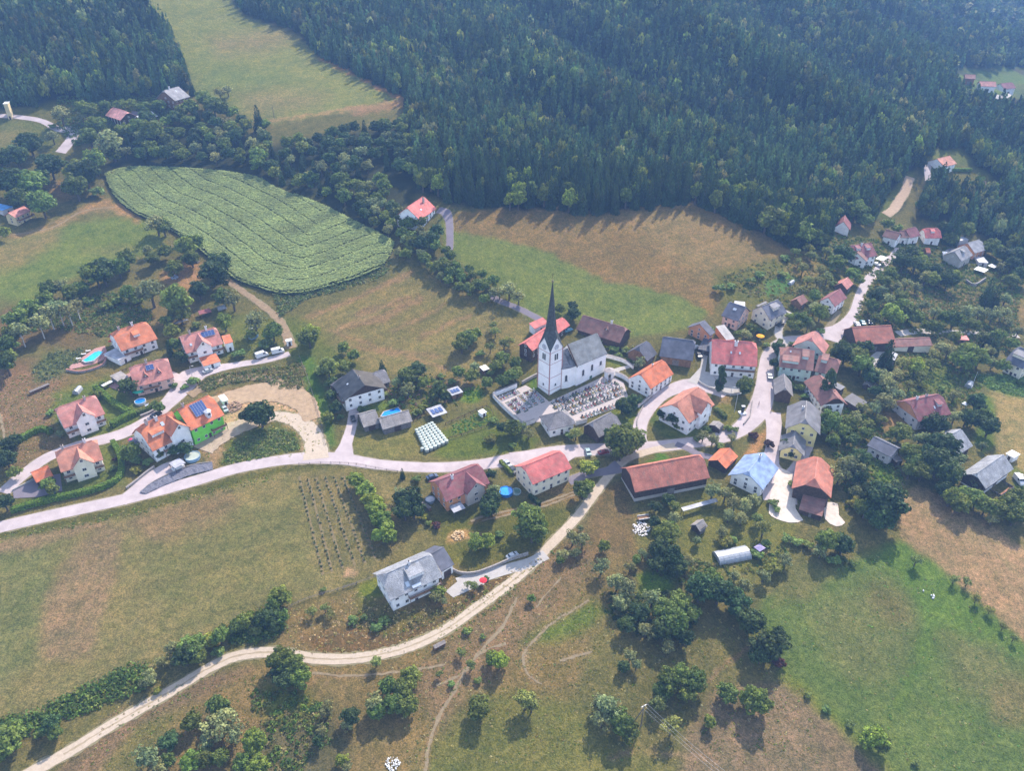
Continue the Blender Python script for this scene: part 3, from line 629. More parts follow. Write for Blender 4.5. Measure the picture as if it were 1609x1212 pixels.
def wallmat(k):
    if k == 'wood': return WOOD
    if k == 'dark': return DARKW
    if k == 'grew': return GREYW
    return plain('wall_' + k, WALLS[k], .85, .07, .5)
RC = {'lshing': (.135,.13,.135), 'orange': (.44,.135,.06), 'orange2': (.50,.135,.055), 'pink': (.40,.16,.13), 'brownred': (.235,.105,.085), 'maroon': (.20,.065,.07), 'red': (.46,.115,.10), 'brown': (.20,.095,.075), 'barn': (.38,.13,.085), 'salmon': (.42,.17,.11), 'grey': (.22,.215,.225), 'dgrey': (.085,.088,.11), 'shingle': (.19,.175,.175), 'blue': (.19,.26,.40), 'rose': (.62,.27,.23), 'dark': (.05,.05,.062), 'lgrey': (.30,.30,.33), 'slate': (.25,.255,.27), 'white': (.75,.73,.72), 'shed': (.24,.215,.20), 'bluet': (.10,.30,.62)}
SOLM = plain('solar_glass', (.06,.10,.24), .25, .1, 2, .2, .5); SOLF = plain('alu_frame', (.5,.5,.52), .4, .05, 1, .6)
def window_mesh(w, h):
    k = ('wm', w, h)
    if k not in MATS:
        f = MB(); t_ = .1
        f.box(0, -.04, h/2 - .05, w, .12, .1); f.box(0, -.04, -h/2 + .05, w + .1, .16, .1); f.box(-w/2 + .05, -.04, 0, .1, .12, h - .2); f.box(w/2 - .05, -.04, 0, .1, .12, h - .2); f.box(0, -.03, 0, .07, .08, h - .2)
        p = MB().box(0, -.01, 0, w - .16, .03, h - .16)
        MATS[k] = (f.mesh('window', FRAME), p.mesh('pane', GLASS))
    return MATS[k]
def put_window(parent, x, y, z, rz, w=1.15, h=1.3, pane=True):
    fm, pm = window_mesh(w, h); o = mkobj('window', fm, parent, (x, y, z)); o.rotation_euler = (0, 0, rz)
    if pane: mkobj('pane', pm, o)
    return o
HOUSES = {}
def house(key, label, cat, P, Q, R, he, pitch, kl=1.0, kr=1.0, roof='orange', rk='tile', wall='white', nm='house', oh=.8, og=.6, Wd=None, win=True, chim=(), bay=None, dorm=(), sky=(), sol=(), balc=(), gable=None, low=None, ridge_h=None, group=None, doors=(), lowl=None, kb=None):
    """P,Q: pixels of the ends of one eave line (the body lies to its left); R: a pixel of the ridge line; he eave height"""
    a = Vector(g(*P, he)); b_ = Vector(g(*Q, he)); u = (b_ - a).normalized(); L = (b_ - a).length; n = Vector((-u.y, u.x)); mid = (a + b_) / 2
    zb = th(mid.x, mid.y)
    a = Vector(atz(*P, zb + he)[:2]); b_ = Vector(atz(*Q, zb + he)[:2]); u = (b_ - a).normalized(); L = (b_ - a).length; n = Vector((-u.y, u.x)); mid = (a + b_) / 2
    tp = math.tan(radians(pitch))
    if Wd is None:
        best = None
        for w in np.arange(2, 24, .1):
            h = w/2*tp; p0 = a + n*w/2; p1 = b_ + n*w/2
            X0 = proj(p0.x, p0.y, zb+he+h); X1 = proj(p1.x, p1.y, zb+he+h)
            e = abs((X1[0]-X0[0])*(R[1]-X0[1]) - (X1[1]-X0[1])*(R[0]-X0[0])) / math.hypot(X1[0]-X0[0], X1[1]-X0[1])
            if best is None or e < best[0]: best = (e, w)
        Wd = best[1]
    c = mid + n * Wd/2; zc = min(th(c.x, c.y), zb); rz = atan2(u.y, u.x); he = he + (zb - zc); zr = he + Wd/2*tp
    t = thing(nm, label, cat, (c.x, c.y, zc), rz, group)
    HOUSES[key] = (proj(c.x, c.y, zc + he/2)[:2], t, L, Wd, he, zr)
    print('H', key, 'L %.1f W %.1f he %.1f zr %.1f' % (L, Wd, he, zr))
    w2, l2 = Wd/2, L/2; RM = roofmat(roof + '_' + rk, tuple(min(.85, c*1.25) for c in RC[roof]), rk); WM = wallmat(wall)
    # roof skin
    def rz_(y): return zr - abs(y) * tp
    def end(s, k):
        sb = (1-k) * w2 * .95; yk = w2*(1-k); zk = he + k*(zr-he); return [(s*l2, -w2, he), (s*l2, -yk, zk), (s*(l2-sb), 0, zr), (s*l2, yk, zk), (s*l2, w2, he)]
    E1, E0 = end(1, kr), end(-1, kl); rb = MB(); d = (0, 0, -.22)
    rb.slab([p for i, p in enumerate([E0[0], E1[0], E1[1], E1[2], E0[2], E0[1]]) if not (i in (2,) and kr >= 1) and not (i == 5 and kl >= 1)], d)
    rb.slab([p for i, p in enumerate([E1[4], E0[4], E0[3], E0[2], E1[2], E1[3]]) if not (i == 2 and kl >= 1) and not (i == 5 and kr >= 1)], d)
    if kr < 1: rb.slab([E1[1], E1[3], E1[2]], d) if kr > 0 else rb.slab([E1[0], E1[4], E1[2]], d)
    if kl < 1: rb.slab([E0[3], E0[1], E0[2]], d) if kl > 0 else rb.slab([E0[4], E0[0], E0[2]], d)
    if rk != 'flat': rb.box(0, 0, zr + .03, max(.5, E1[2][0] - E0[2][0]), .28, .14)
    ro = rb.build('roof', RM, t)
    # walls
    wx, wy = l2 - og, w2 - oh; wt = he + (w2 - wy)*tp - .24
    wb = MB(); wb.v = []; foot = -2.2
    def sect(x, k):
        pts = [(x, -wy, foot), (x, -wy, wt)]
        if k > 0:
            yk = max(w2*(1-k), 0.02); zk = he + k*(zr-he) - .24
            if yk < wy: pts += [(x, -yk, min(zk, rz_(yk)-.24)), (x, yk, min(zk, rz_(yk)-.24))]
        return pts + [(x, wy, wt), (x, wy, foot)]
    s0, s1 = sect(-wx, kl), sect(wx, kr)
    wb.add(s0, [tuple(range(len(s0)))]); wb.add(s1, [tuple(range(len(s1)-1, -1, -1))])
    wb.add([(-wx,-wy,foot), (wx,-wy,foot), (wx,-wy,wt), (-wx,-wy,wt)], [(0,1,2,3)]); wb.add([(-wx,wy,foot), (wx,wy,foot), (wx,wy,wt), (-wx,wy,wt)], [(3,2,1,0)])
    wb.build('wall', WM, t)
    if low: # masonry plinth
        for sx, sy, px_, py_ in ((2*wx+.16, .16, 0, -wy-.0), (2*wx+.16, .16, 0, wy), (.16, 2*wy-.1, -wx, 0), (.16, 2*wy-.1, wx, 0)): pass
        mb = MB().box(0, 0, (low + foot)/2, 2*wx+.14, 2*wy+.14, low - foot); mb.build('plinth', wallmat(lowl or 'stonew'), t)
    if gable:  # boarded gable triangles
        for s, k in ((-1, kl), (1, kr)):
            if k <= 0: continue
            yk = max(w2*(1-k), .05); zk = he + k*(zr-he) - .3; y0 = wy - .02
            MB().slab([(s*(wx+.02), -y0, he - .1), (s*(wx+.02), -yk, zk), (s*(wx+.02), yk, zk), (s*(wx+.02), y0, he - .1)][::s], (s*.07, 0, 0)).build('gable_boarding', wallmat(gable), t)
    far = proj(c.x, c.y, zc)[2] > 430
    if win:
        st = [he*.5] if he < 4.4 else ([1.6, he - 1.35] if he < 7.5 else [1.6, 4.4, he - 1.3])
        nx_ = max(2, int(2*wx/3.1)); ny_ = max(1, int(2*wy/3.4)); bx0 = bx1 = None
        if bay: bx0, bx1 = -l2 + bay[0]*L - bay[1]/2 - .6, -l2 + bay[0]*L + bay[1]/2 + .6
        for iz, z in enumerate(st):
            for i in range(nx_):
                x = -wx + (i+.5)*2*wx/nx_
                if not (bay and bx0 < x < bx1) and not (doors and iz == 0 and i == nx_//2): put_window(t, x, -wy, z, 0, pane=not far)
                if not far: put_window(t, x, wy, z, pi)
            for i in range(ny_):
                y = -wy + (i+.5)*2*wy/ny_
                put_window(t, -wx, y, z, -pi/2, pane=not far); put_window(t, wx, y, z, pi/2, pane=not far)
        if zr - he > 2.6 and not gable:
            if kl > .45: put_window(t, -wx, 0, he + .9, -pi/2, 1.0, 1.1, not far)
            if kr > .45: put_window(t, wx, 0, he + .9, pi/2, 1.0, 1.1, not far)
    dm = MB().box(0, -.03, 1.05, 1.05, .12, 2.1)
    for dd in (doors or ((0,) if win else (0.0,))):
        if bay and dd == 0: continue
        big = not win; o = (MB().box(0, -.04, 1.4, 2.8, .12, 2.8) if big else dm).build('door', DARKW if wall not in ('dark', 'wood') else GREYW, t, loc=(dd*wx, -wy, 0))
        if not far: MB().box(.38 if not big else 1.1, -.13, 1.0, .05, .07, .25).build('handle', METAL, o)
    for ci, (tt, s, *hh) in enumerate(chim):
        x = -l2 + tt*L; y = -w2 + s*w2*2*.5 if s <= 1 else 0; y = -w2*(1-s); z0 = rz_(y); h = hh[0] if hh else 1.5; ww = hh[1] if len(hh) > 1 else .8
        cb = MB().box(x, y, z0 + h/2 - .6, ww, ww*.8, h + 1.2); cb.box(x, y, z0 + h + .08, ww + .22, ww*.8 + .22, .16)
        co = cb.build('chimney', WHITE if (ci + len(key)) % 3 == 0 else plain('chimney_render', (.42,.36,.33), .9, .15, 3), ro)
        MB().box(x, y, z0 + h + .3, ww*.7, ww*.5, .28).build('flue', DARKW, co)
    def plane_pt(tt, s): y = -w2*(1-s); return -l2 + tt*L, y, rz_(y)
    an = math.atan(tp)
    def on_roof(name, tt, s, w, h, mat, th_=.12, up=.1, frame=None, par=None):
        x, y, z = plane_pt(tt, s); o = MB().box(0, 0, th_/2, w, h, th_).build(name, mat, par or t, loc=(x, y - sin(an)*up, z + cos(an)*up)); o.rotation_euler = (an, 0, 0)
        if frame:
            fb = MB(); nb = frame
            for k in range(nb + 1): fb.box(-w/2 + w*k/nb, 0, th_ + .03, .06, h, .05)
            fb.box(0, h/2, th_ + .03, w, .06, .05); fb.box(0, -h/2, th_ + .03, w, .06, .05); fb.build('panel_frame', SOLF, o)
        return o
    for (tt, s, w, h) in sky: on_roof('skylight', tt, s, w, h, plain('skylight_glass', (.45,.5,.56), .15, .05, 1, 0, .6), .1, .06)
    for (tt, s, w, h, nb) in sol: on_roof('solar_panel', tt, s, w, h, SOLM, .1, .22, nb)
    for (tt, s, w, hgt, typ) in dorm:
        x, y, z = plane_pt(tt, s); db = MB()
        if typ == 'shed':
            zt = z + hgt; sl = math.tan(radians(14)); yb = (zt - zr + 0) / 1; yb = y + hgt / (tp - sl) ; zbk = zt + (yb - y)*sl
            do = MB().add([(x-w/2, y, z-.2), (x+w/2, y, z-.2), (x+w/2, y, zt), (x-w/2, y, zt), (x-w/2, yb, zbk-.05), (x+w/2, yb, zbk-.05)], [(0,1,2,3), (0,3,4), (1,5,2)]).build('dormer', WM if wall not in ('dark',) else WOOD, t)
            MB().slab([(x-w/2-.25, y-.35, zt+.1-.35*sl), (x+w/2+.25, y-.35, zt+.1-.35*sl), (x+w/2+.25, yb, zbk+.08), (x-w/2-.25, yb, zbk+.08)], (0,0,-.12)).build('dormer_roof', RM, do)
            fm, pm = window_mesh(round(w*.7, 2), round(hgt*.6, 2)); wo = mkobj('window', fm, do, (x, y, z + hgt*.5)); 
        elif typ == 'tri':
            zt = z + hgt; yb = y + hgt/tp
            do = MB().add([(x-w/2, y, z), (x+w/2, y, z), (x, y, zt)], [(0,1,2)]).build('dormer', DARKW, t)
            rr_ = MB(); rr_.slab([(x-w/2-.2, y-.25, z-.1), (x, y-.25, zt+.12), (x, yb, zt+.12)], (0,0,-.1)); rr_.slab([(x, y-.25, zt+.12), (x+w/2+.2, y-.25, z-.1), (x, yb, zt+.12)], (0,0,-.1)); rr_.build('dormer_roof', RM, do)
            wo = put_window(do, x, y-.02, z + hgt*.36, 0, .6, .6)
        elif typ == 'round':
            do = MB().lathe(0, 0, [(w/2, -1.6), (w/2, hgt), (w/2+.2, hgt), (w/2+.2, hgt+.15), (.1, hgt+1.1)], 12).build('turret', WHITE, t, loc=(x, y, z)); MB().box(0, -w/2, hgt*.5, w*.4, .1, hgt*.5).build('window', GLASS, do)
    if bay:
        tb, bw, bd, hf, *bo = bay; xb = -l2 + tb*L; tb_ = math.tan(radians(bo[0] if bo else 42)); zt = he + hf*(zr - he); ze = zt - (bw/2+.5)*tb_; yf = -w2 - bd + oh
        ybk = -(zr - zt)/tp; w_ = bw/2 + .5
        def vy(z): return min(-(zr - z)/tp + .0, -.2)
        m = MB(); ye = max(vy(ze), yf + .4) if ze > he else -w2 + .0
        for s in (-1, 1):
            pts = [(xb + s*w_, yf - .6, ze), (xb, yf - .6, zt + .12), (xb, vy(zt), zt + .12), (xb + s*w_, vy(ze), ze + .0)]
            if ze < he: pts = [(xb + s*w_, yf - .6, ze), (xb, yf - .6, zt + .12), (xb, vy(zt), zt + .12), (xb + s*(zt-he)/tb_, -w2 + .05, he), (xb + s*w_, -w2 + oh, ze)]
            m.slab(pts[::s], (0, 0, -.2))
        bo_ = m.build('cross_gable_roof', RM, t)
        zz = zt - (bw/2)*tb_ - .1
        BW = wallmat(bo[1]) if len(bo) > 1 else WM
        mb = MB(); pr = [(-bw/2, foot), (bw/2, foot), (bw/2, zz), (0, zt - .12), (-bw/2, zz)]
        mb.add([(xb+x, yf, z) for x, z in pr], [(0,1,2,3,4)]); yb2 = -wy + .05
        for s in (-1, 1):
            q = [(xb+s*bw/2, yf, foot), (xb+s*bw/2, yb2, foot), (xb+s*bw/2, yb2, zz), (xb+s*bw/2, yf, zz)]; mb.add(q if s > 0 else q[::-1], [(0,1,2,3)])
        wo = mb.build('cross_gable_wall', BW, t)
        for z, w in ((1.6, 1.5), (min(zz - .8, he - 1.2), 1.4), (zt - max(1.8, bw*.28), 1.0)):
            if z < zt - 1.2 and bw > 3.5: put_window(wo, xb, yf, z, 0, w, 1.2)
    for (t0, t1, z, dep) in balc:
        x0, x1 = -l2 + t0*L, -l2 + t1*L; bb = MB().box((x0+x1)/2, -wy - dep/2, z, x1-x0, dep, .18); bo2 = bb.build('balcony', CONC, t)
        rb2 = MB().box((x0+x1)/2, -wy - dep + .04, z + .58, x1-x0, .07, .85); rb2.box(x0 + .04, -wy - dep/2, z + .58, .07, dep - .1, .85); rb2.box(x1 - .04, -wy - dep/2, z + .58, .07, dep - .1, .85)
        for k in range(2): rb2.box(x0 + .1 + k*(x1-x0-.2), -wy - dep + .1, z/2 - .5, .16, .16, z + 1.0 - .2)
        rb2.build('railing', WOOD if 'w' not in key else DARKW, bo2)
    return t
def lean(key, label, cat, poly, h, roof='shed', rk='metal', wall='grew', nm='shed', slope=0.0, posts=False, roofm=None, sol=False):
    """flat or mono-pitch roof: poly = four roof-corner pixels (front-left, front-right, back-right, back-left)"""
    a = Vector(g(*poly[0], h)); b_ = Vector(g(*poly[1], h)); m = (a+b_)/2; zb = th(m.x, m.y)
    W_ = [Vector(atz(*p, zb + h)[:2]) for p in poly]
    u = (W_[1]-W_[0]); L = (u.length + (W_[2]-W_[3]).length)/2; u.normalize(); n = Vector((-u.y, u.x)); D = max(1.2, ((W_[3]-W_[0]).dot(n) + (W_[2]-W_[1]).dot(n))/2)
    c = sum(W_, Vector((0,0)))/4; zc = min(th(c.x, c.y), zb); rz = atan2(u.y, u.x); h = h + zb - zc
    t = thing(nm, label, cat, (c.x, c.y, zc), rz); HOUSES[key] = (proj(c.x, c.y, zc + h/2)[:2], t, L, D, h, h)
    l, d = L/2, D/2; s = slope*D/2
    ro = MB().slab([(-l,-d,h-s), (l,-d,h-s), (l,d,h+s), (-l,d,h+s)], (0,0,-.14)).build('roof', roofm or roofmat(roof + '_' + rk, tuple(min(.85, c*1.25) for c in RC[roof]), rk), t)
    if sol:
        for k in range(3): MB().slab([(-l*.7+k*l*.5, -d*.5, h+.16), (-l*.7+k*l*.5+l*.4, -d*.5, h+.16), (-l*.7+k*l*.5+l*.4, d*.55, h+.16), (-l*.7+k*l*.5, d*.55, h+.16)], (0,0,-.06)).build('solar_panel', SOLM, ro)
    if posts:
        for x in (-l+.2, l-.2):
            for y in (-d+.2, d-.2): MB().box(x, y, (h-s if y < 0 else h+s)/2 - .5, .14, .14, (h-s if y < 0 else h+s) + .7).build('post', DARKW, t)
    else:
        mb = MB(); x, y = l-.25, d-.25; q = s*(y/d)
        mb.add([(-x,-y,-1.5), (x,-y,-1.5), (x,y,-1.5), (-x,y,-1.5), (-x,-y,h-.16-q), (x,-y,h-.16-q), (x,y,h-.16+q), (-x,y,h-.16+q)], [(0,1,5,4), (1,2,6,5), (2,3,7,6), (3,0,4,7)]); mb.build('wall', wallmat(wall), t)
        MB().box(0, -y-.03, min(1.0, h*.4), min(.95, l), .08, min(2.0, h*.8)).build('door', DARKW if wall != 'dark' else GREYW, t)
    return t
# left group
house('h1','white chalet with bright orange half-hipped roof and one shed dormer','house',(190.8,552),(248,532.6),(229,504.6),5.2,36,.74,.72,'orange',chim=((.22,1),(.58,1)),dorm=((.55,.42,2.6,1.2,'shed'),),balc=((.05,.55,2.7,1.6),),bay=None,oh=1.0)
lean('h1b','low grey annex with smooth roof at the left end of the orange-roofed chalet','annex',[(178,571),(197,561),(190,543),(170,552)],3.0,'lgrey','metal','white','annex')
house('h2','white house with pink tiled roof, blue solar strip, cross gable and orange porches','house',(292.6,556),(351,540),(340.5,513.5),5.4,35,1,.76,'pink',chim=((.28,1),(.72,1)),bay=(.47,6.2,1.8,.92,44),sol=((.72,.74,5.6,2.6,4),),sky=((.2,.4,.9,1.2),),balc=((.02,.3,2.7,1.3),(.68,.98,2.7,1.3)),oh=.9)
lean('h2b','small bright orange lean-to roof over the garage in front of the pink-roofed house','car port',[(318,574.5),(344,567),(342,556),(314,563)],2.9,'orange2','tile','white','garage',.15)
lean('h2c','small orange roofed side wing at the right end of the pink-roofed house','annex',[(352,539),(364.5,536),(363,527),(349,529)],5.0,'orange2','tile','white','annex',.2)
house('h3','long pink-roofed house with two triangular dormers and square blue solar panel beside the street','house',(211,609),(273.5,593.5),(253,565),5.0,34,.74,.76,'pink','tile','pink',dorm=((.34,.35,2.0,1.7,'tri'),(.68,.38,2.0,1.7,'tri')),sol=((.50,.74,3.0,2.4,2),),chim=((.45,1.0),),balc=((.2,.6,2.6,1.4),))
lean('h3b','low grey wooden shed roof at the left end of the two-dormer house','shed',[(181,601),(196,594),(196,581),(177,590)],2.8,'shed','metal','grew','shed',.1)
house('h4','white house with pink roof, central gable and dark wooden balconies behind the long hedge','house',(100.8,673.5),(165.4,650.5),(147.6,620.8),5.6,36,.78,.74,'pink',chim=((.72,.93),),bay=(.52,6.4,1.6,.9,46),balc=((.02,.32,2.8,1.6),(.72,.98,2.8,1.6)),oh=1.1)
house('h5','cream house with orange-pink roof, central gable and arched doorway nearest the main road','house',(95.6,743),(162.4,722.5),(149,691),5.6,36,.75,.75,'salmon','tile','cream',chim=((.2,1.02),(.72,1.02)),bay=(.52,6.4,1.8,.9,46),balc=((.02,.32,2.8,1.6),(.7,.98,2.8,1.6)),oh=1.1)
house('h6','small bright orange roofed garage beside the dark yard','garage',(57,759),(84,748),(76,731.6),2.6,32,1,1,'orange2','tile','dark','garage',win=False,oh=.3,og=.3)
house('h7','white duplex house with large orange roof, wide shed dormer and two chimneys','house',(239.7,709.6),(294,683),(250,655),5.6,42,.7,1,'orange',chim=((.25,.95,1.6,1.0),(.52,.93,1.6,1.0)),dorm=((.36,.42,4.6,1.4,'shed'),),sky=((.6,.72,1.2,1.6),),bay=(.82,7.0,1.6,.95,42),balc=((.3,.62,2.8,1.3),),oh=.8)
house('h8','bright green house with orange roof, long solar collectors and white turret window','house',(300,677),(353,652),(331,620),7.4,38,1,.76,'orange2','tile','green',sol=((.5,.66,5.2,5.4,5),),dorm=((.62,.28,2.4,1.6,'round'),),balc=((.55,.98,2.8,1.5),),chim=((.18,1.0),),oh=.8)
lean('h7b','flat dark roofed car port on the left side of the orange duplex','car port',[(207,700),(224,694),(218,683),(200,690)],2.8,'dgrey','metal','dark','carport',0,True)
lean('h7c','grey flat roofed car port with white posts above the stone embankment','car port',[(272,738),(289,729),(285,719),(267,726)],2.5,'lgrey','metal','white','carport',0,True)
lean('h8b','white cube shaped site container behind the green house','container',[(348,632),(357,629),(354,619),(344,622)],2.7,'white','metal','white','site_container')
# middle left
house('h9','white gabled chalet with black metal roof, at the top of a driveway','house',(522,605),(540.5,631),(574,606.5),5.6,27,1,1,'dark','metal','white',chim=((.55,1.0,.9),),sky=((.45,.5,.8,.8),),balc=((.3,.8,2.7,1.2),),oh=1.0,og=1.6,gable='dark')
lean('h9b','dark flat wing on the upper left of the black-roofed chalet','annex',[(525,611),(541,600),(545,587),(521,603)],4.2,'dark','metal','dark','annex')
house('h9c','weathered grey shingle barn behind the black-roofed chalet','barn',(594,606),(614,600),(598,582),3.0,35,.76,.76,'shingle','old','grew','barn',win=False)
house('h10','left one of two grey shingle outbuildings below the blue pool','outbuilding',(571.5,672),(598,664.5),(588,644.5),2.8,32,1,1,'shed','old','grew','outbuilding',win=False,oh=.5)
house('h10b','right one of two grey shingle outbuildings, with round white sign, below the blue pool','outbuilding',(601.5,675.5),(648.6,662),(640,645),3.0,33,1,1,'shed','old','grew','outbuilding',win=False,oh=.5)
lean('h11','open garden shed with three solar panels beside the white bales','shed',[(678,656),(701.5,648),(694,636),(671,643)],2.7,'lgrey','metal','grew','shed',.1,True,None,True)
lean('h12','small garden hut with pale roof and solar panel above the vegetable beds','hut',[(708,622),(726,616),(721.5,607),(703.5,612)],2.6,'lgrey','metal','wood','garden_hut',.1,False,None,True)
lean('h13','tiny white roofed hut among trees above the gardens','hut',[(757,583.5),(768,579.5),(764,573),(755.5,576)],2.4,'white','metal','wood','garden_hut',.1)
lean('h13b','tiny white roofed tool hut inside the fenced vegetable garden','hut',[(755,652),(764,648),(760,642),(752.5,645)],2.2,'white','metal','white','garden_hut')
# centre front
house('h14','brown-red roofed house with stone-faced gable and grey terrace roof below the main road','house',(701,789),(770,759.5),(749,730.5),5.2,36,.74,.76,'maroon','tile','orangew',bay=(.64,7.0,1.8,.9,42,'stonew'),chim=((.32,.85),),oh=.8)
lean('h14b','pale grey terrace roof on posts before the brown-red roofed house','terrace roof',[(712,806),(729,799),(727,790),(706,795)],2.8,'lgrey','metal','white','terrace_roof',.12,True)
house('h15','cream two-storey house with coral red half-hipped roof right beside the main road','house',(837,762),(898.7,736),(881,709),6.2,34,.72,.76,'red','tile','cream',oh=.7,og=.5)
house('h17','old barn with steep grey shingle roof below the cemetery','barn',(941,688),(977,668),(968,643.5),3.2,43,.7,.6,'shingle','old','dark','barn',win=False)
house('h19','farmhouse with bright red roof partly hidden behind the church tower','farmhouse',(836.5,552),(896,511),(878,502.5),5.0,36,.76,.8,'red','tile','dark',chim=((.55,.95),))
lean('h19b','low red roofed wing behind the farmhouse left of the spire','annex',[(840,515),(856,508),(857,497),(833,511)],4.0,'red','tile','white','annex',.3)
house('h20','long brown tiled barn with small dormer above the church nave','barn',(905,517.5),(974,539),(933,500),3.4,39,1,.76,'brown','tile','dark','barn',win=False,dorm=((.62,.5,2.2,1.4,'tri'),),chim=((.66,1.02),))
house('h21','small black barn with steep patched shingle roof left of the dark grey roof','barn',(1017,568),(1033,556),(1023,527),3.2,42,.7,.8,'dgrey','old','wood','barn',win=False,Wd=11)
house('h22','broad barn with smooth dark grey roof above the orange-roofed house','barn',(1036,559.7),(1088.5,567),(1070,532.5),4.2,36,1,.8,'dgrey','metal','wood','barn',win=False)
house('h23','small white house with plain orange gable roof beside the churchyard gate','house',(1022.5,611.5),(1058.6,587.5),(1042,564.5),4.6,40,.85,.8,'orange2','tile','white',chim=((.55,1.05,.9,.6),),oh=.5,og=.4)
house('h24','large white inn with long red roof, one tall chimney and balcony above the paved yard','inn',(1117.5,571),(1190,576.5),(1160,536),6.6,35,.95,.7,'red','tile','white','inn',chim=((.53,.82,2.0,1.3),),sky=((.62,.5,.7,1.1),(.43,.5,.7,1.1)),balc=((.3,.97,3.6,1.2),),oh=.8,og=.5)
lean('h24b','dark grey board roofed shed at the left gable of the large red-roofed inn','shed',[(1100,547),(1118,551.5),(1121,534),(1103,532)],3.2,'dgrey','old','dark','shed',.15)
house('h26','white villa with orange hipped roof and wing, inside the bend of the side road','villa',(1083,665.5),(1123,636),(1099,607.5),6.0,38,.78,.74,'salmon','old','white','villa',bay=(.56,7,1.4,.95,42),dorm=(),oh=.7,og=.6)
house('h26b','tiny garden hut with grey board roof right of the orange-roofed villa','hut',(1131,675),(1138,668),(1131,661),2.2,20,1,1,'shed','old','dark','garden_hut',win=False,oh=.2,og=.2)
house('h27','long barn with mottled red tiles, stone footing and dark boarded walls','barn',(997.6,774),(1115.7,751.2),(1098,715.5),5.2,38,.72,.76,'barn','old','dark','barn',win=False,low=1.4,oh=.9,og=.6)
house('h28','small hut with orange tiled roof just right of the long barn','garage',(1141,737),(1160,717.5),(1146,705),2.4,30,1,1,'orange2','tile','dark','garage',win=False,oh=.3,og=.3)
house('h29','house with sky-blue sheet metal roof beside the gravel farmyard','house',(1199,770),(1224,736.5),(1184,722),4.4,33,.76,1,'blue','metal','white',chim=((.75,.98,1.2),),oh=1.0,og=.9,Wd=13.5)
lean('h27b','long narrow open shelter with pale sheet roof in front of the long barn','shelter',[(1073,803.5),(1128,788),(1125,783),(1071,798)],2.2,'lgrey','metal','grew','shelter',.1,True)
house('h27c','small timber hut with grey gable roof standing in the orchard','hut',(1100,836),(1112,827),(1102,818.5),2.2,38,1,1,'shed','old','dark','garden_hut',win=False,oh=.3,og=.5)
house('h30','tall yellow house with grey shingle roof, larger of two beside the farm road','house',(1289,684),(1290,648),(1265,640),6.6,38,.76,.76,'lshing','metal','yellow',Wd=13,chim=((.6,1.15,1.0),),oh=1.2,og=1.0)
house('h30b','low yellow cottage with grey shingle roof joined before the tall yellow house','cottage',(1264,717.5),(1267,693),(1248,690),3.6,38,.75,1,'lshing','metal','yellow','cottage',Wd=9.5,oh=1.0,og=.9)
house('h31','narrow old barn with dark shingle roof at the roadside opposite the monument','barn',(1246.5,624),(1243.5,600),(1233,600),3.4,44,.8,1,'shingle','old','dark','barn',win=False,Wd=7.5)
house('h40','barn with long reddish roof, one slope orange, behind the gravel farmyard','barn',(1306,783),(1311,739),(1294,738),4.8,37,.6,.8,'barn','tile','dark','barn',win=False,Wd=13.5)
lean('h40b','low brownish lean-to roof at the front of the orange-sloped barn','lean-to',[(1255,796),(1295,808),(1299,778),(1266,768)],3.6,'brown','tile','dark','lean_to',.25)
house('h32','very large brown-red roofed manor with several dormers and pale green walls','manor house',(1224,576),(1278,583),(1240,546),6.4,33,.5,1,'brownred','tile','turq','manor_house',dorm=((.32,.22,6.5,1.3,'shed'),(.74,.5,2.4,1.6,'shed')),sky=((.3,.8,.6,.8),),oh=.9)
house('h32b','lower right wing of the brown-red manor, with one box dormer','wing',(1279,583),(1314,591.5),(1300,561),5.8,34,1,.7,'brownred','tile','turq','manor_wing',dorm=((.3,.6,2.4,1.6,'shed'),),oh=.8)
house('h32c','rear wing of the brown-red manor with steep coral end slope','wing',(1295,557),(1303,543),(1285,522),6.0,40,.8,.8,'pink','tile','turq','manor_wing',Wd=14)
house('h33','old farmhouse with faded red roof edged orange, a conifer before it','farmhouse',(1332,636),(1302,598),(1330,630),5.0,36,.8,.7,'brownred','old','white','farmhouse',Wd=11,oh=1.0,og=1.0,gable='dark')
lean('h34','shed with dark planked roof right of the faded farmhouse','shed',[(1341,647),(1359,634),(1345,617),(1331,622)],3.4,'dark','metal','dark','shed',.15)
lean('h34b','narrow dark flat roof joined behind the faded farmhouse','shed',[(1318,615),(1327,608),(1306,596),(1301,600)],4,'dgrey','metal','dark','shed',.1)
house('h35','tiny hut with pale brown gable roof among the tall dark trees','hut',(1370,610),(1377,602),(1370,596.5),2.2,28,1,1,'shed','metal','dark','garden_hut',win=False,oh=.3,og=.3)
house('h41','long barn with flat-toned red-brown tiled roof beside the upper road','barn',(1346,542),(1408,538.5),(1380,512),4.8,36,1,1,'barn','tile','dark','barn',win=False)
house('h41b','low long red roofed stable extending right of the upper barn','stable',(1400,546),(1466,543),(1460,530.5),3.2,27,1,1,'brownred','tile','cream','stable',win=False,oh=.4)
lean('h41c','pale grey sheet roof standing steeply behind a tall pointed conifer','shed',[(1400,576),(1408,562),(1412,552),(1397,549)],4,'lgrey','metal','grew','shed',.2)
lean('h41d','tiny bright red roofed hut right of the long stable','hut',[(1500,533),(1521,534),(1521,528),(1502,527)],2.4,'red','metal','wood','garden_hut',.1)
house('h36','house with plum-red roof, pale walls and terrace ramp among the right-hand trees','house',(1443,663),(1495,651),(1477,619),5.4,36,.76,.8,'maroon','tile','grey',chim=((.25,1.0,1.1),(.55,1.03,1.1)),sky=((.62,.45,.6,1.2),),dorm=((.78,.45,2.2,1.3,'shed'),),gable='orangew')
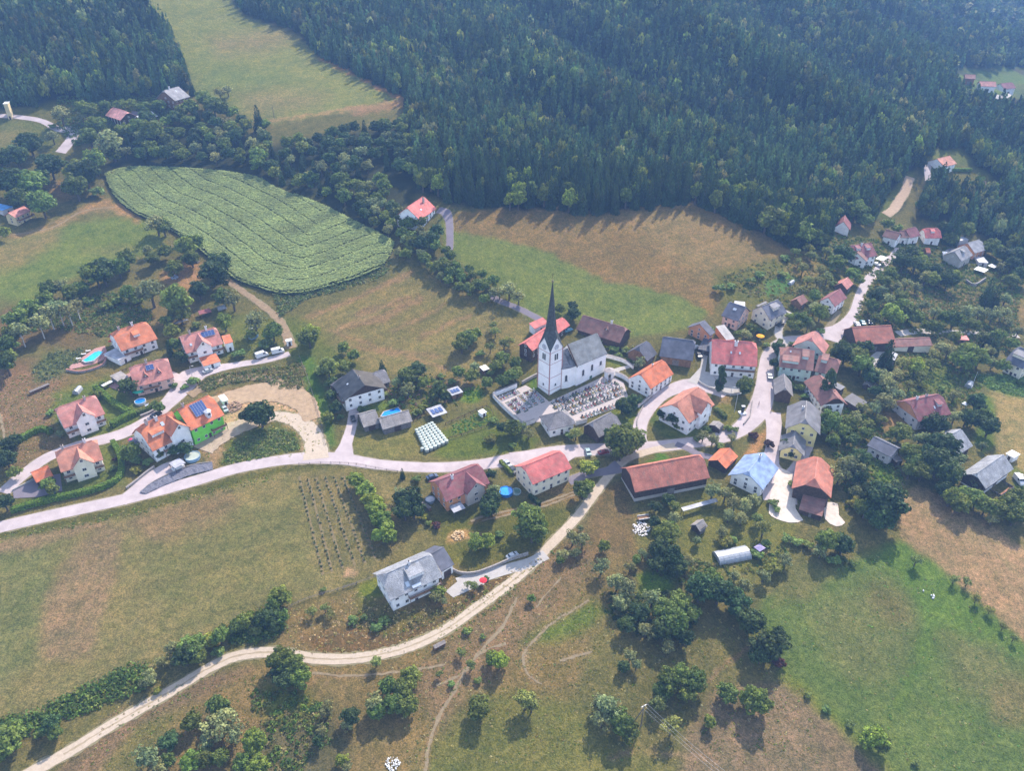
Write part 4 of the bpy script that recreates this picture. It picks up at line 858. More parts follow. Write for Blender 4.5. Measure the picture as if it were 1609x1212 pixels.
house('h37','long low outbuilding with smooth dark grey roof between the trees','outbuilding',(1362,700),(1400,719),(1388,689),4.0,28,1,1,'dgrey','metal','grey','outbuilding',win=True,Wd=8.5,oh=.5)
lean('h37b','small pale-roofed shed joined at the right of the dark grey outbuilding','shed',[(1403,727),(1415,725),(1413,712),(1402,715)],2.6,'shed','old','dark','shed')
house('h38','grey shingle roofed cottage with bright left slope at the field edge','cottage',(1506,715),(1529,701),(1521,678),3.6,36,.9,.9,'slate','old','dark','cottage',win=False,Wd=12.5)
house('h39','large barn with wide silver-grey shingle roof at the far right','barn',(1549,769),(1593,737),(1579,713),4.4,37,.76,1,'slate','old','dark','barn',win=False,low=1.4,lowl='white',oh=1,og=.8)
lean('h39b','pale flat trailer-like roof behind the silver-grey barn','shed',[(1584,715),(1597,722),(1600,712),(1586,705)],2.6,'white','metal','white','trailer_shed')
house('h50','large villa with dark slate roof and grey dormer at the right edge','villa',(1578,567),(1608,580),(1590,541),6.0,36,.76,1,'dgrey','metal','cream','villa',dorm=((.45,.4,5,1.6,'shed'),),Wd=15)
# bottom
house('h42','grey shingle roofed long house with box dormer, lowest in the photo','house',(613.5,944.5),(695,907),(675,871.5),6.0,35,.55,.85,'slate','old','white',chim=((.55,.98,1.0,.7),),dorm=((.58,.4,5.0,1.5,'shed'),),sky=((.38,.3,1.2,1.6),(.52,.12,3.0,1.0)),balc=((.35,.98,2.8,1.4),),oh=.9,og=.9)
house('h42b','smooth dark slate garage wing joined to the lowest grey-roofed house','garage',(694,899),(714,887),(698,859.5),4.2,32,1,1,'dgrey','metal','white','garage',win=False,oh=.5,og=.4)
# upper centre and right
house('h19z','lone white house with coral pink roof and tall chimney at the wood edge','house',(660,346),(686,327.5),(659,305),4.6,38,.9,.9,'red','tile','white',Wd=15,chim=((.75,.7,2.6,1.0),),sol=(),sky=((.4,.45,1.4,.9),))
house('h60','dark slate roofed house with skylights, upper of the crowded group above the inn','house',(1133,496),(1160,505),(1150,480),5.2,36,.9,.9,'dgrey','metal','pink',sky=((.5,.65,1.6,1.2),),Wd=13)
lean('h60b','white and grey flat extension at the back of the crowded slate-roofed house','annex',[(1150,482),(1168,484),(1171,477),(1160,471)],5.0,'lgrey','metal','white','annex')
house('h61','brick-walled house with dark roof and one white slope left of the inn','house',(1116,528),(1124,522),(1108,508),4.6,34,1,1,'dgrey','metal','orangew',Wd=12,win=True)
lean('h61b','pale grey sloping roof with bright skylight between the crowded houses','annex',[(1139,532),(1149,530),(1142,511),(1129,517)],4.2,'grey','metal','orangew','annex',.25,False)
house('h62','cream house with navy metal roof and big dormer near the orange parasol','house',(1210,503),(1237,491),(1220,471.5),5.6,40,1,.76,'dgrey','metal','cream',dorm=((.55,.42,4.5,1.6,'shed'),),gable=None)
lean('h62b','dark terrace roof at the left gable of the navy-roofed house','terrace',[(1187,484),(1200,478),(1213,473),(1188,476)],3.4,'dark','metal','dark','terrace_roof',.05,True)
house('h70','white-gabled house with maroon roof beside the rising road','house',(1312,482),(1331,468),(1320,454),4.8,40,1,1,'maroon','tile','white')
house('h71','small wooden barn with faded pink roof behind the maroon-roofed house','barn',(1331,455),(1341,446),(1332,436),3.0,38,1,1,'pink','metal','dark','barn',win=False,oh=.3)
house('h72','lone brown wooden cabin with rust roof in the sloping orchard','cabin',(1259,480),(1270,473),(1264,462),2.8,38,1,1,'brownred','tile','wood','cabin',win=False,oh=.4)
house('h73','broad house with dark plum roof and twin dormers where the road climbs','house',(1345,407),(1379,402),(1365,382),5.4,36,1,1,'maroon','tile','white',dorm=((.28,.55,2.2,1.4,'shed'),(.72,.5,2.2,1.4,'shed')),chim=((.5,.9,1.4),))
house('h73b','brown-grey front wing of the plum-roofed house, white gable to the road','wing',(1362,411),(1367,400),(1357,396),5.0,34,1,1,'brown','tile','white','house_wing',Wd=11)
lean('h73c','white flat car port roof beside the bend of the rising road','car port',[(1378,407),(1388,410),(1394,405),(1383,400)],2.8,'white','metal','dark','carport',0,True)
house('h74','steep A-shaped house with dark red roof at the forest corner','house',(1336,362),(1338,352),(1330,345),4.0,46,1,1,'maroon','tile','white',Wd=9)
house('h75','left white cottage with brown roof in the row below the forest','cottage',(1386,371),(1409,377),(1396,361),4.4,36,1,1,'brown','tile','white','cottage')
house('h75b','middle house with brown-red roof in the row below the forest','cottage',(1414,373),(1428,374),(1420,362.5),4.2,34,1,1,'brown','tile','white','cottage')
house('h75c','white house with crimson gabled roof, right of the brown cottages','house',(1430,374),(1447,370),(1437,357),4.8,40,.8,.8,'maroon','tile','white')
house('h76','house with vivid crimson roof and small dormer at the forest edge','house',(1454,374),(1480,374),(1465,358.5),4.6,40,.7,.7,'red','tile','white',dorm=((.5,.5,2.0,1.2,'shed'),))
house('h77','house with grey metal roof and stone front, lower of the grey group','house',(1511,411),(1529,401),(1512,393),5.0,38,.8,.8,'grey','old','stonew',Wd=11,dorm=((.5,.5,2,1.2,'shed'),))
house('h78','wide house with slate grey roof and red-brown walls, upper right of the grey group','house',(1532,398),(1552,392),(1535,376),4.6,34,1,.76,'grey','metal','orangew',Wd=12)
lean('h78b','small pale flat roof left of the slate grey house','shed',[(1504,379),(1519,377),(1517,371),(1503,373)],4.4,'lgrey','metal','grey','annex')
lean('h79','larger of two white tarpaulin roofs beside the terraced garden','shelter',[(1544,430),(1551,425),(1540,417),(1532,421)],2.4,'white','metal','white','canopy',0,True)
lean('h79b','smaller of two white tarpaulin roofs beside the terraced garden','shelter',[(1560,422),(1567,419),(1560,414),(1554,416.5)],2.4,'white','metal','white','canopy',0,True)
lean('h77b','pale concrete flat roof between the grey roofs and the larger white tarpaulin','garage',[(1534,412),(1550,413),(1549,404),(1535,404)],2.6,'lgrey','metal','grey','garage')
lean('h77c','small white flat roof left of the grey stone-fronted house','shed',[(1482,401),(1491,402),(1490,396),(1481,395)],2.4,'white','metal','grey','shed')
house('h77d','small dark-roofed shed joined left of the grey stone-fronted house','shed',(1492,398),(1502,398),(1497,391),2.6,30,1,1,'dgrey','metal','grey','shed',win=False,oh=.3,og=.3)
house('h76b','tiny red-orange hut in the trees below the crimson-roofed house','hut',(1456,398),(1463,398),(1459,390),2.4,34,1,1,'orange2','tile','wood','garden_hut',win=False,oh=.3,og=.3)
house('h81b','dark-roofed cottage at the right edge below the forest','cottage',(1590,372),(1603,374),(1597,364),3.6,36,1,1,'dgrey','metal','white','cottage')
house('h81c','brown-roofed hut below the clearing chalet garden','hut',(1541,289),(1549,290),(1545,284),2.6,34,1,1,'brown','tile','wood','garden_hut',win=False,oh=.3,og=.3)
house('h80','white chalet with rust-red roof alone in a forest clearing, upper right','house',(1484,262),(1504,257),(1487,243),5.2,28,1,1,'salmon','tile','white',Wd=13)
lean('h80b','pale shed roof left of the chalet in the forest clearing','shed',[(1465,259),(1474,258),(1472,254),(1463,254)],2.6,'white','metal','white','shed')
house('h81','grey-roofed house almost lost in trees below the forest clearing','house',(1556,308),(1572,312),(1566,297),4.0,36,.8,.8,'dgrey','metal','turq')
house('h82','farthest left farm building with dull red roof, top right valley','farm building',(1516,123),(1533,124),(1528,117),5,30,1,1,'brownred','tile','wood','farm_building',win=False)
house('h83','long pink-roofed farm building in the middle of the far valley farm','farm building',(1540,135),(1566,136),(1560,128),5,30,1,1,'pink','tile','white','farm_building',win=False)
house('h84','farthest right farm building with dark red roof in the far valley','farm building',(1578,140),(1597,138),(1590,129),5,34,1,.8,'maroon','tile','white','farm_building',win=False)
# upper left
house('h90','big farmhouse with wide pale grey roof and timber balconies under the forest','farmhouse',(275,158.5),(299,151.5),(284,139.5),5.6,34,.85,1,'grey','old','wood','farmhouse',Wd=17,chim=((.4,1,1.4),),sky=((.6,.7,.8,1.2),),balc=((.05,.95,3,1.2),))
house('h91','house with salmon pink roof and grey lean-to front in the upper left trees','house',(165,181),(189,189),(180,173),4.4,34,.8,.8,'rose','tile','dark',Wd=12)
lean('h91b','grey boarded front roof joined before the salmon pink roof','lean-to',[(160,197),(174,198),(174,181),(158,179)],4,'dgrey','old','dark','lean_to',.2)
house('h92','small dark grey roofed barn between the salmon and the white-grey roofs','barn',(200,185),(212,188),(213,175),3.2,36,1,1,'dgrey','old','dark','barn',win=False)
house('h93','whitish tin roofed shed with red corner, rightmost of the upper left trio','shed',(224,190),(248,182),(240,174),3.2,32,1,1,'white','metal','wood','tin_shed',win=False)
house('h94','pale yellow house with dusty pink roof and terrace at the left edge','house',(24,342),(49,331),(44,321),4.6,30,1,1,'pink','tile','ochre',balc=((.1,1,2.2,2.2),))
lean('h94b','bright blue flat roof cut by the left edge of the photo','shed',[(-6,334),(14,327),(8,318),(-10,322)],3.2,'bluet','metal','grey','shed')
# small garden buildings left
lean('s1','small maroon garden roof left of the grey polytunnel','shelter',[(313,494),(331,490),(331,484.5),(311,489)],2.2,'maroon','metal','dark','garden_shelter',.1,True)
lean('s2','thin pale plank roof below the birch wood','shelter',[(275,509),(296,502.5),(295,501),(274,507)],1.6,'lgrey','metal','dark','wood_store',0,True)
lean('s4','low white bench-like roof left of the two-dormer house','shelter',[(161,608),(177,600),(175,597),(160,605)],1.8,'white','metal','grew','wood_store',0,True)
lean('s5','tall white box trailer standing behind the two white vans','trailer',[(449.5,537),(459,535),(458,531),(448,534)],2.7,'white','metal','white','box_trailer')
lean('s6','yellowish lift shaft like tower standing alone at the left edge','tower',[(6.5,163),(14,162.5),(13,159),(5,160)],9.5,'white','metal','ochre','silo_tower')
# mortuary chapel beside the cemetery
house('h16','white mortuary chapel with broad grey shingle hipped roof at the cemetery wall','chapel',(863.5,676.5),(904.5,666.5),(885,645.5),4.0,37,0,.25,'shingle','old','white','mortuary_chapel',oh=.6,og=.6)
# ---------------------------------------------------------------- church
def church():
    SPI = plain('spire_shingle', (.055,.062,.06), .6, .3, 1.2, .1, .4); CW = plain('church_plaster', (.9,.88,.87), .85, .05, .4); ROSE = plain('rose_quoins', (.42,.22,.20), .85, .2, 3); GR = roofmat('church_slate', (.24,.25,.25), 'tile')
    q = Vector(g(862.5, 621.5)); rz = radians(41); u = Vector((cos(rz), sin(rz))); n = Vector((-u.y, u.x)); z0 = th(q.x, q.y)
    t = thing('church', 'tall white village church with dark needle spire and grey nave roof', 'church', (q.x, q.y, z0), rz)
    S = 7.0
    # tower in local coords: near corner at origin, x along right face, y along left face
    ZC, ZG = 21.2, 26.4
    wb = MB(); 
    P = [(0,0),(S,0),(S,S),(0,S)]; vs = [(x,y,-3) for x,y in P] + [(x,y,ZC) for x,y in P]; fs = [(i,(i+1)%4,4+(i+1)%4,4+i) for i in range(4)]
    wb.add(vs, fs)
    for i in range(4):
        a, b_ = P[i], P[(i+1)%4]; wb.add([(a[0],a[1],ZC), (b_[0],b_[1],ZC), ((a[0]+b_[0])/2,(a[1]+b_[1])/2,ZG)], [(0,1,2)])
    tw = wb.build('tower', CW, t)
    c = S/2; ring = []
    oh = 1.05
    prof = [(None, None)]
    r0 = [(c+(x-c)*oh, c+(y-c)*oh, ZC-.35) for x,y in P]; mids = [((P[i][0]+P[(i+1)%4][0])/2, (P[i][1]+P[(i+1)%4][1])/2) for i in range(4)]
    m0 = [(c+(x-c)*1.06, c+(y-c)*1.06, ZG+.1) for x,y in mids]
    base = []
    for i in range(4): base += [r0[i], m0[i]]
    def oct_(r, z): 
        o = []
        for i in range(8): 
            a = radians(225) + i*pi/4; o.append((c + r*cos(a), c + r*sin(a), z))
        return o
    rings = [base, oct_(2.35, 29), oct_(1.75, 34), oct_(1.1, 40.3), oct_(.5, 46.2), oct_(.12, 50)]
    sb = MB(); vs = [p for r in rings for p in r]; fs = [(k*8+i, k*8+(i+1)%8, (k+1)*8+(i+1)%8, (k+1)*8+i) for k in range(5) for i in range(8)]; fs.append(tuple(range(40,48)))
    sb.add(vs, fs); sp_ = sb.build('spire', SPI, t)
    MB().lathe(c, c, [(.05,49.8),(.42,50.2),(.5,50.5),(.42,50.8),(.06,51.1),(.05,52.0)], 10).build('orb', plain('gilt', (.30,.24,.14), .4, .1, 1, .7), sp_)
    cr = MB().box(c, c, 52.9, .1, .1, 2.0); cr.box(c, c, 53.2, .9, .1, .1); cr.build('cross', DARKW, sp_)
    # quoins, bands
    for (x, y) in ((0,0),(S,0),(0,S)):
        MB().box(x, y, 9, .34, .34, 24.2).build('quoin', ROSE, tw)
    for z in (2.0, 8.2, 14.8, 20.2):
        b_ = MB(); b_.box(S/2, -.03, z, S-.36, .1, .16); b_.box(-.03, S/2, z, .1, S-.36, .16); b_.box(S+.03, S/2, z, .1, S-.36, .16); b_.build('band', ROSE, tw)
    def arch(w, h, n=6): return [(-w/2, -h/2), (w/2, -h/2), (w/2, h/2 - w/2)] + [(w/2*cos(k*pi/n), h/2 - w/2 + w/2*sin(k*pi/n)) for k in range(1, n)] + [(-w/2, h/2 - w/2)]
    def opening(par, x, y, z, rzz, w, h, sill=True, nm='window'):
        pts = arch(w, h); o = MB(); o.slab([(px_, 0, pz) for px_, pz in pts], (0, -.06, 0)); ob = o.build(nm, GLASS, par, loc=(x, y, z)); ob.rotation_euler = (0,0,rzz)
        f = MB(); 
        o2 = arch(w + .3, h + .3)
        for k in range(len(pts)):
            k2 = (k+1) % len(pts); f.slab([(pts[k][0],-.03,pts[k][1]), (o2[k][0],-.03,o2[k][1]), (o2[k2][0],-.03,o2[k2][1]), (pts[k2][0],-.03,pts[k2][1])], (0,-.09,0))
        if sill: f.box(0, -.16, -h/2 - .12, w + .9, .34, .14)
        f.build('frame', FRAME, ob); return ob
    for s in (-.55, .55): opening(tw, S/2 + s, -.0, 17.6, 0, .75, 2.8, False, 'louvred_opening'); opening(tw, -.0, S/2 + s, 17.6, -pi/2, .75, 2.8, False, 'louvred_opening')
    for (x, y, a) in ((S/2, -.05, 0), (-.05, S/2, -pi/2)):
        cl = MB().lathe(0, 0, [(1.25, 0), (1.25, .12)], 24).build('clock_face', plain('clock_paint', (.55,.55,.6), .6, .05), tw, loc=(x, y, 22.2)); cl.rotation_euler = (pi/2, 0, a)
        hb = MB().box(.0, .38, .17, .09, .8, .05); hb.box(.28, -.1, .18, .6, .09, .05, -.3)
        for k in range(12): aa = k*pi/6; hb.box(1.05*cos(aa), 1.05*sin(aa), .14, .22, .08, .05, aa)
        hb.build('clock_hands', DARKW, cl)
    opening(tw, S/2, 0, 4.0, 0, .8, 1.1, False); opening(tw, 0, S/2, 4.0, -pi/2, .8, 1.1, False)
    # nave
    A0 = Vector(g(905, 606.8)); A1 = Vector(g(950.5, 584)); un = (A1 - A0).normalized(); LN = (A1 - A0).length
    def loc_(v): d = Vector(v) - q; return d.dot(u), d.dot(n)
    a0 = loc_(A0); a1 = loc_(A1); an = atan2(a1[1]-a0[1], a1[0]-a0[0]); ux, uy = cos(an), sin(an); nx_, ny_ = -uy, ux
    print('nave L', LN, 'a0', a0, 'ang', math.degrees(an))
    WN = 12.5; EH = 11.0; RH = 18.0
    def T3(x, y, z): return (a0[0] + ux*x + nx_*y, a0[1] + uy*x + ny_*y, z)
    nb = MB(); L = LN
    nb.add([T3(0,0,-3), T3(L,0,-3), T3(L,0,EH), T3(0,0,EH)], [(0,1,2,3)]); nb.add([T3(0,WN,-3), T3(L,WN,-3), T3(L,WN,EH), T3(0,WN,EH)], [(3,2,1,0)])
    rzz = lambda y: EH + (RH-EH)*(1-abs(y-WN/2)/(WN/2))
    for x, o_ in ((0, -1), (L, 1)):
        pts = [T3(x,0,-3), T3(x,WN,-3), T3(x,WN,EH), T3(x,WN/2,RH-.1), T3(x,0,EH)]; nb.add(pts, [(0,1,2,3,4)] if o_ > 0 else [(4,3,2,1,0)])
    nv = nb.build('nave', CW, t)
    rb = MB(); e = .45; zz = EH - e*(RH-EH)/(WN/2) + .25
    rb.slab([T3(-.3,-e,zz), T3(L+.3,-e,zz), T3(L-.6,WN/2,RH+.25), T3(-.3,WN/2,RH+.25)], (0,0,-.22)); rb.slab([T3(L+.3,WN+e,zz), T3(-.3,WN+e,zz), T3(-.3,WN/2,RH+.25), T3(L-.6,WN/2,RH+.25)], (0,0,-.22)); rb.slab([T3(L+.3,-e,zz), T3(L+.3,WN+e,zz), T3(L-.6,WN/2,RH+.25)], (0,0,-.22))
    rb.build('nave_roof', GR, t)
    vb = MB(); vb.slab([T3(-.42,-e-.05,zz+.1), T3(-.1,-e-.05,zz+.1), T3(-.1,WN/2,RH+.4), T3(-.42,WN/2,RH+.4)], (0,0,-.9)); vb.build('verge_board', DARKW, nv)
    for x, h, z in ((L*.22,3.0,5.8), (L*.52,3.0,6.6), (L*.82,2.0,7.0)): 
        p = T3(x, -.02, z); opening(nv, p[0], p[1], z, an, 1.1, h)
    p = T3(L*.50, -.02, 1.2); MB().box(0,-.05,0,1.3,.14,2.5).build('door', plain('copper_green_door', (.10,.18,.14), .6, .1), nv, loc=(p[0], p[1], 1.25)).rotation_euler = (0,0,an)
    bb = MB(); bb.slab([T3(-.05,-.2,.6), T3(L+.2,-.2,.6), T3(L+.2,.02,.6), T3(-.05,.02,.6)], (0,0,-3)); bb.build('plinth', plain('plinth_stone', A(176,170,178), .9, .15, 2), nv)
    # polygonal apse at the tower end
    ab = MB(); R = WN/2 - .9; EA = 10.3; RA = 16.2; cx0 = -1.5; pts = [(0.0, WN/2 - R)]
    for k in range(6): a = -pi/2 - k*pi/5; pts.append((cx0 - 1.5 + R*cos(a), WN/2 + R*sin(a)))
    pts.append((0.0, WN/2 + R)); m = len(pts)
    ab.add([T3(x,y,-3) for x,y in pts] + [T3(x,y,EA) for x,y in pts], [(i+1, i, m+i, m+i+1) for i in range(m-1)]); ap = ab.build('apse', CW, t)
    ro = MB(); o2 = [(cx0 - 1.5 + (x-cx0+1.5)*1.07 if x < -.5 else x, WN/2 + (y-WN/2)*1.07) for x,y in pts]; top = [T3(0,WN/2,RA), T3(cx0-1.5,WN/2,RA)]
    for i in range(m-1):
        a, b_ = o2[i], o2[i+1]; ro.slab([T3(a[0],a[1],EA+.02), T3(b_[0],b_[1],EA+.02)][::-1] + ([top[1], top[0]][::1] if i in (0,) else [top[1]] if i < m-2 else [top[0], top[1]]), (0,0,.16))
    ro.build('apse_roof', plain('apse_metal', (.15,.15,.16), .5, .2, 1, .2, .4), t)
    for i in (1, 2):
        a, b_ = pts[i], pts[i+1]; mx, my = (a[0]+b_[0])/2, (a[1]+b_[1])/2; p = T3(mx, my, 5.4); aa = atan2(b_[1]-a[1], b_[0]-a[0]) + pi + an; o = opening(ap, p[0], p[1], 5.4, aa, 1.0, 3.0)
church()
# ---------------------------------------------------------------- walls, hedges, fences
def wall(name, label, cat, pix, h, w, mat, cap=None, group=None, world=None, leaf=0, post=None):
    P = world or [g(*p) for p in pix]; L = smooth_line([Vector((x, y, 0)) for x, y in P], 1.6) if len(P) > 2 else [Vector((*P[0],0)) + (Vector((*P[1],0))-Vector((*P[0],0)))*k/10 for k in range(11)]
    mb = MB(); n = len(L); o0 = L[0].copy(); zb = th(o0.x, o0.y); vs = []
    for i, p in enumerate(L):
        d = (L[min(i+1, n-1)] - L[max(i-1, 0)]).normalized(); nr = Vector((-d.y, d.x, 0)); z = th(p.x, p.y)
        for s, zz in ((-1,-.6), (-1,h), (1,h), (1,-.6)): r = p + nr*(s*w/2) - o0; vs.append((r.x, r.y, z + zz - zb))
    fs = [(i*4+k, i*4+k+1, (i+1)*4+k+1, (i+1)*4+k) for i in range(n-1) for k in range(3)] + [(0,1,2,3), tuple((n-1)*4+k for k in (3,2,1,0))]
    mb.add(vs, fs)
    return mb, L, o0, zb
def wall_obj(name, label, cat, pix, h, w, mat, group=None, cap=None):
    mb, L, o0, zb = wall(name, label, cat, pix, h, w, mat); o = mb.build(name, mat, None, loc=(o0.x, o0.y, zb)); tag(o, label, cat, group)
    if cap:
        m2 = MB(); m2.v = [(v[0], v[1], v[2]) for v in mb.v]; 
        vs = []; n = len(L)
        for i, p in enumerate(L):
            d = (L[min(i+1, n-1)] - L[max(i-1, 0)]).normalized(); nr = Vector((-d.y, d.x, 0)); z = th(p.x, p.y)
            for s, zz in ((-1,h+.003), (-1,h+.12), (1,h+.12), (1,h+.003)): r = p + nr*(s*(w/2+.1)) - o0; vs.append((r.x, r.y, z + zz - zb))
        c_ = MB(); c_.add(vs, [(i*4+k, i*4+(k+1)%4, (i+1)*4+(k+1)%4, (i+1)*4+k) for i in range(n-1) for k in range(4)]); c_.build('coping', cap, o)
    return o
def leafquads(C, N, size, jit=.55, squash=None):
    """leaf-sized faces at points C facing roughly along N"""
    n = len(C); N = N + rng.normal(0, jit, (n, 3)); N /= np.linalg.norm(N, axis=1)[:, None]
    r = rng.normal(0, 1, (n, 3)); U = np.cross(N, r); U /= np.linalg.norm(U, axis=1)[:, None]; Vv = np.cross(N, U)
    s = (size * rng.uniform(.6, 1.3, n))[:, None]; U = U*s; Vv = Vv*s*.75
    q = np.stack([C-U-Vv, C+U-Vv*.7, C+U*.8+Vv, C-U*.7+Vv], 1).reshape(-1, 3); return q, np.arange(4*n).reshape(-1, 4)
LEAF = leafmat('foliage')
CO = {'b': A(92,116,76,.9), 'd': A(66,92,62,.85), 'w': A(116,134,104,.85), 'l': A(126,156,76,.95), 'c': A(58,84,62,.8), 'y': A(124,136,76,.7), 'p': A(60,86,54,.9), 'r': A(88,66,66,.55), 'h': A(94,128,68), 'o': A(104,122,84,.9), 's': A(96,122,84)}
CO = {k: (v[0]*2.75*(.68 if k == 'l' else 1), v[1]*2.4*(.68 if k == 'l' else 1), v[2]*2.1) for k, v in CO.items()}
def hedge(label, pix, h, w, col='h', dens=14, cat='hedge', nm='hedge'):
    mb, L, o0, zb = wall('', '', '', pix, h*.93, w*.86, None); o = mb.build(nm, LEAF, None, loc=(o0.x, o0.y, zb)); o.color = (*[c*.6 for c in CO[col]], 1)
    me = o.data; a = me.attributes.new('v', 'FLOAT', 'FACE'); a.data.foreach_set('value', [.8]*len(me.polygons))
    C = []; N = []
    for i in range(len(L)-1):
        p, q_ = L[i], L[i+1]; d = (q_-p); ln = d.length; d.normalize(); nr = Vector((-d.y, d.x, 0)); z = th(p.x, p.y) - zb
        for _ in range(int(dens*ln*(h*2+w))):
            s = rnd.random(); r = p + (q_-p)*s - o0; k = rnd.random()*(2*h+w); b_ = rnd.uniform(-.08, .12)
            if k < w: C.append((r.x+nr.x*(k-w/2), r.y+nr.y*(k-w/2), z+h+b_)); N.append((0,0,1))
            else:
                sg = 1 if k-w < h else -1; zz = (k-w) % h; C.append((r.x+nr.x*sg*(w/2+b_), r.y+nr.y*sg*(w/2+b_), z+zz)); N.append((nr.x*sg, nr.y*sg, .3))
    V, Fq = leafquads(np.array(C), np.array(N), np.full(len(C), .2)); 
    c_ = mkobj('foliage', npmesh('foliage', V, Fq, LEAF, [('v', 'FLOAT', 'FACE', rng.uniform(.7, 1.3, len(Fq)))]), o); c_.color = (*CO[col], 1)
    return tag(o, label, cat)
def fence(label, pix, h=1.1, step=2.5, mat=None, group=None, rails=2, nm='fence'):
    mat = mat or GREYW; P = [g(*p) for p in pix]; L = smooth_line([Vector((x, y, 0)) for x, y in P], step) if len(P) > 2 else [Vector((*P[0],0)).lerp(Vector((*P[1],0)), k/max(1,int(math.dist(*P)/step))) for k in range(int(math.dist(*P)/step)+1)]
    zb = th(L[0].x, L[0].y); t = thing(nm, label, 'fence', (L[0].x, L[0].y, zb), 0, group); pm = MB().box(0,0,h/2-.2,.14,.14,h+.4).mesh('post', mat); rb = MB()
    for i, p in enumerate(L):
        z = th(p.x, p.y) - zb; 
        if i < 90: mkobj('post', pm, t, (p.x-L[0].x, p.y-L[0].y, z))
        if i:
            a = L[i-1]; za = th(a.x, a.y) - zb
            for k in range(rails): hh = h*(.45+.45*k/max(1,rails-1)); rb.tube((a.x-L[0].x, a.y-L[0].y, za+hh), (p.x-L[0].x, p.y-L[0].y, z+hh), .05, .05, 4, False)
    rb.build('rail', mat, t); return t
WW = plain('cemetery_plaster', (.80,.77,.76), .85, .1, .8); CAP = plain('coping_stone', A(196,188,186), .9, .1)
wall_obj('cemetery_wall', 'white cemetery wall at the upper left, graves set before it', 'wall', [(775,624),(812,609)], 2.2, .5, WW, cap=CAP)
wall_obj('cemetery_wall', 'white cemetery wall running down the left side of the graves', 'wall', [(775,625),(789,640),(805,655),(822,670)], 1.8, .5, WW, cap=CAP)
wall_obj('cemetery_wall', 'short white cemetery wall left of the mortuary chapel', 'wall', [(821,671),(840,664)], 1.8, .5, WW, cap=CAP)
wall_obj('cemetery_wall', 'white cemetery wall between the mortuary chapel and the old barn', 'wall', [(904,668),(922,664)], 1.8, .5, WW, cap=CAP)
wall_obj('cemetery_wall', 'low white cemetery wall at the lower right above the side road', 'wall', [(1002,641),(1018,628),(1025,622)], 1.2, .5, WW, cap=CAP)
wall_obj('cemetery_wall', 'curved white wall with niches right of the churchyard gate', 'wall', [(966,590),(977,594),(987,601),(993,608)], 1.9, .5, WW, cap=CAP)
wall_obj('churchyard_wall', 'pale wall curving down behind the nave to a pillar', 'wall', [(952,562),(965,565),(982,571),(995,580)], 1.6, .5, WW, cap=CAP)
wall_obj('churchyard_wall', 'grey stone wall on the grass left of the tower foot', 'wall', [(820,604),(832,597),(844,591)], 1.3, .5, STONE, cap=CAP)
def gate():
    x, y = g(957, 592); z = th(x, y); t = thing('churchyard_gate', 'small round white gate chapel at the right end of the churchyard', 'gate', (x, y, z), .3)
    mb = MB()
    for k in range(10):
        a = k*pi/5
        if k in (2, 7): continue
        mb.box(1.9*cos(a), 1.9*sin(a), 1.5, .35, 1.25, 3.2, a)
    mb.lathe(0, 0, [(2.15, 2.6), (2.15, 3.2)], 16); mb.build('wall', WW, t)
    MB().lathe(0, 0, [(2.3, 3.2), (2.35, 3.3), (.1, 4.1)], 16).build('roof', plain('gate_roof', A(206,196,198), .7, .1), t)
gate()
# graves
def make_grave(kind):
    t = thing('grave', '', 'grave')
    col = [(.10,.10,.115), (.34,.34,.37), (.52,.52,.55), (.2,.2,.23)][kind]; gm_ = plain('granite%d' % kind, col, .35, .15, 4, 0, .5)
    fr = MB(); fr.box(0, -.95, .1, 1.1, .12, .3); fr.box(0, .9, .1, 1.1, .12, .3); fr.box(-.55, 0, .1, .12, 1.78, .3); fr.box(.55, 0, .1, .12, 1.78, .3); fr.build('kerb', gm_, t)
    if kind % 2: MB().box(0, -.1, .2, .95, 1.5, .08).build('slab', gm_, t)
    else: MB().box(0, -.1, .12, .95, 1.5, .1).build('bed', plain('grave_soil', (.09,.07,.05), .95, .3, 4), t)
    hs = MB(); 
    if kind < 2: hs.slab([(-.42,.9,.25), (.42,.9,.25), (.42,.9,1.0), (.25,.9,1.2), (-.25,.9,1.2), (-.42,.9,1.0)], (0,.16,0))
    elif kind == 2: hs.box(0, .97, .8, .55, .16, 1.1)
    else: hs.box(0, .97, .75, .14, .12, 1.4); hs.box(0, .97, 1.05, .7, .12, .14)
    hs.build('headstone', gm_, t)
    fb = MB()
    for k in range(5): fb.lathe(rnd.uniform(-.3,.3), rnd.uniform(-.7,.6), [(.04,.2), (.16,.32), (.12,.45), (.02,.5)], 6)
    f = fb.build('flowers', objcol('petals', .8, .2), t); return t
GRV = [make_grave(k) for k in range(4)]; GUSED = [False]*4
PLOT = plain('plot_ground', (.085,.10,.06), .95, .35, 2.5)
rows = [('the cemetery row nearest the nave', (871,634.5), (957,601), 18), ('the second cemetery row from the nave', (873,641.5), (968,604.5), 19), ('the third cemetery row from the nave', (880,648), (975,611.5), 19), ('the fourth cemetery row from the nave', (900,650.5), (979,618.5), 15), ('the row along the lower cemetery wall', (917,657.5), (970,638), 10),
    ('the leftmost column of shaded graves', (799,635), (813,648), 6), ('the second column of shaded graves', (808,630.5), (825,645), 7), ('the third column of shaded graves', (818,624.5), (832,639), 7), ('the fourth column of shaded graves', (827,619), (841,635), 7), ('the column of graves next to the tower', (836,615.5), (851,631), 7), ('the row before the upper left wall', (787,628.5), (812,618), 7)]
FC = [(.55,.05,.04), (.6,.22,.03), (.5,.1,.2), (.55,.5,.5), (.12,.2,.06), (.5,.4,.05)]
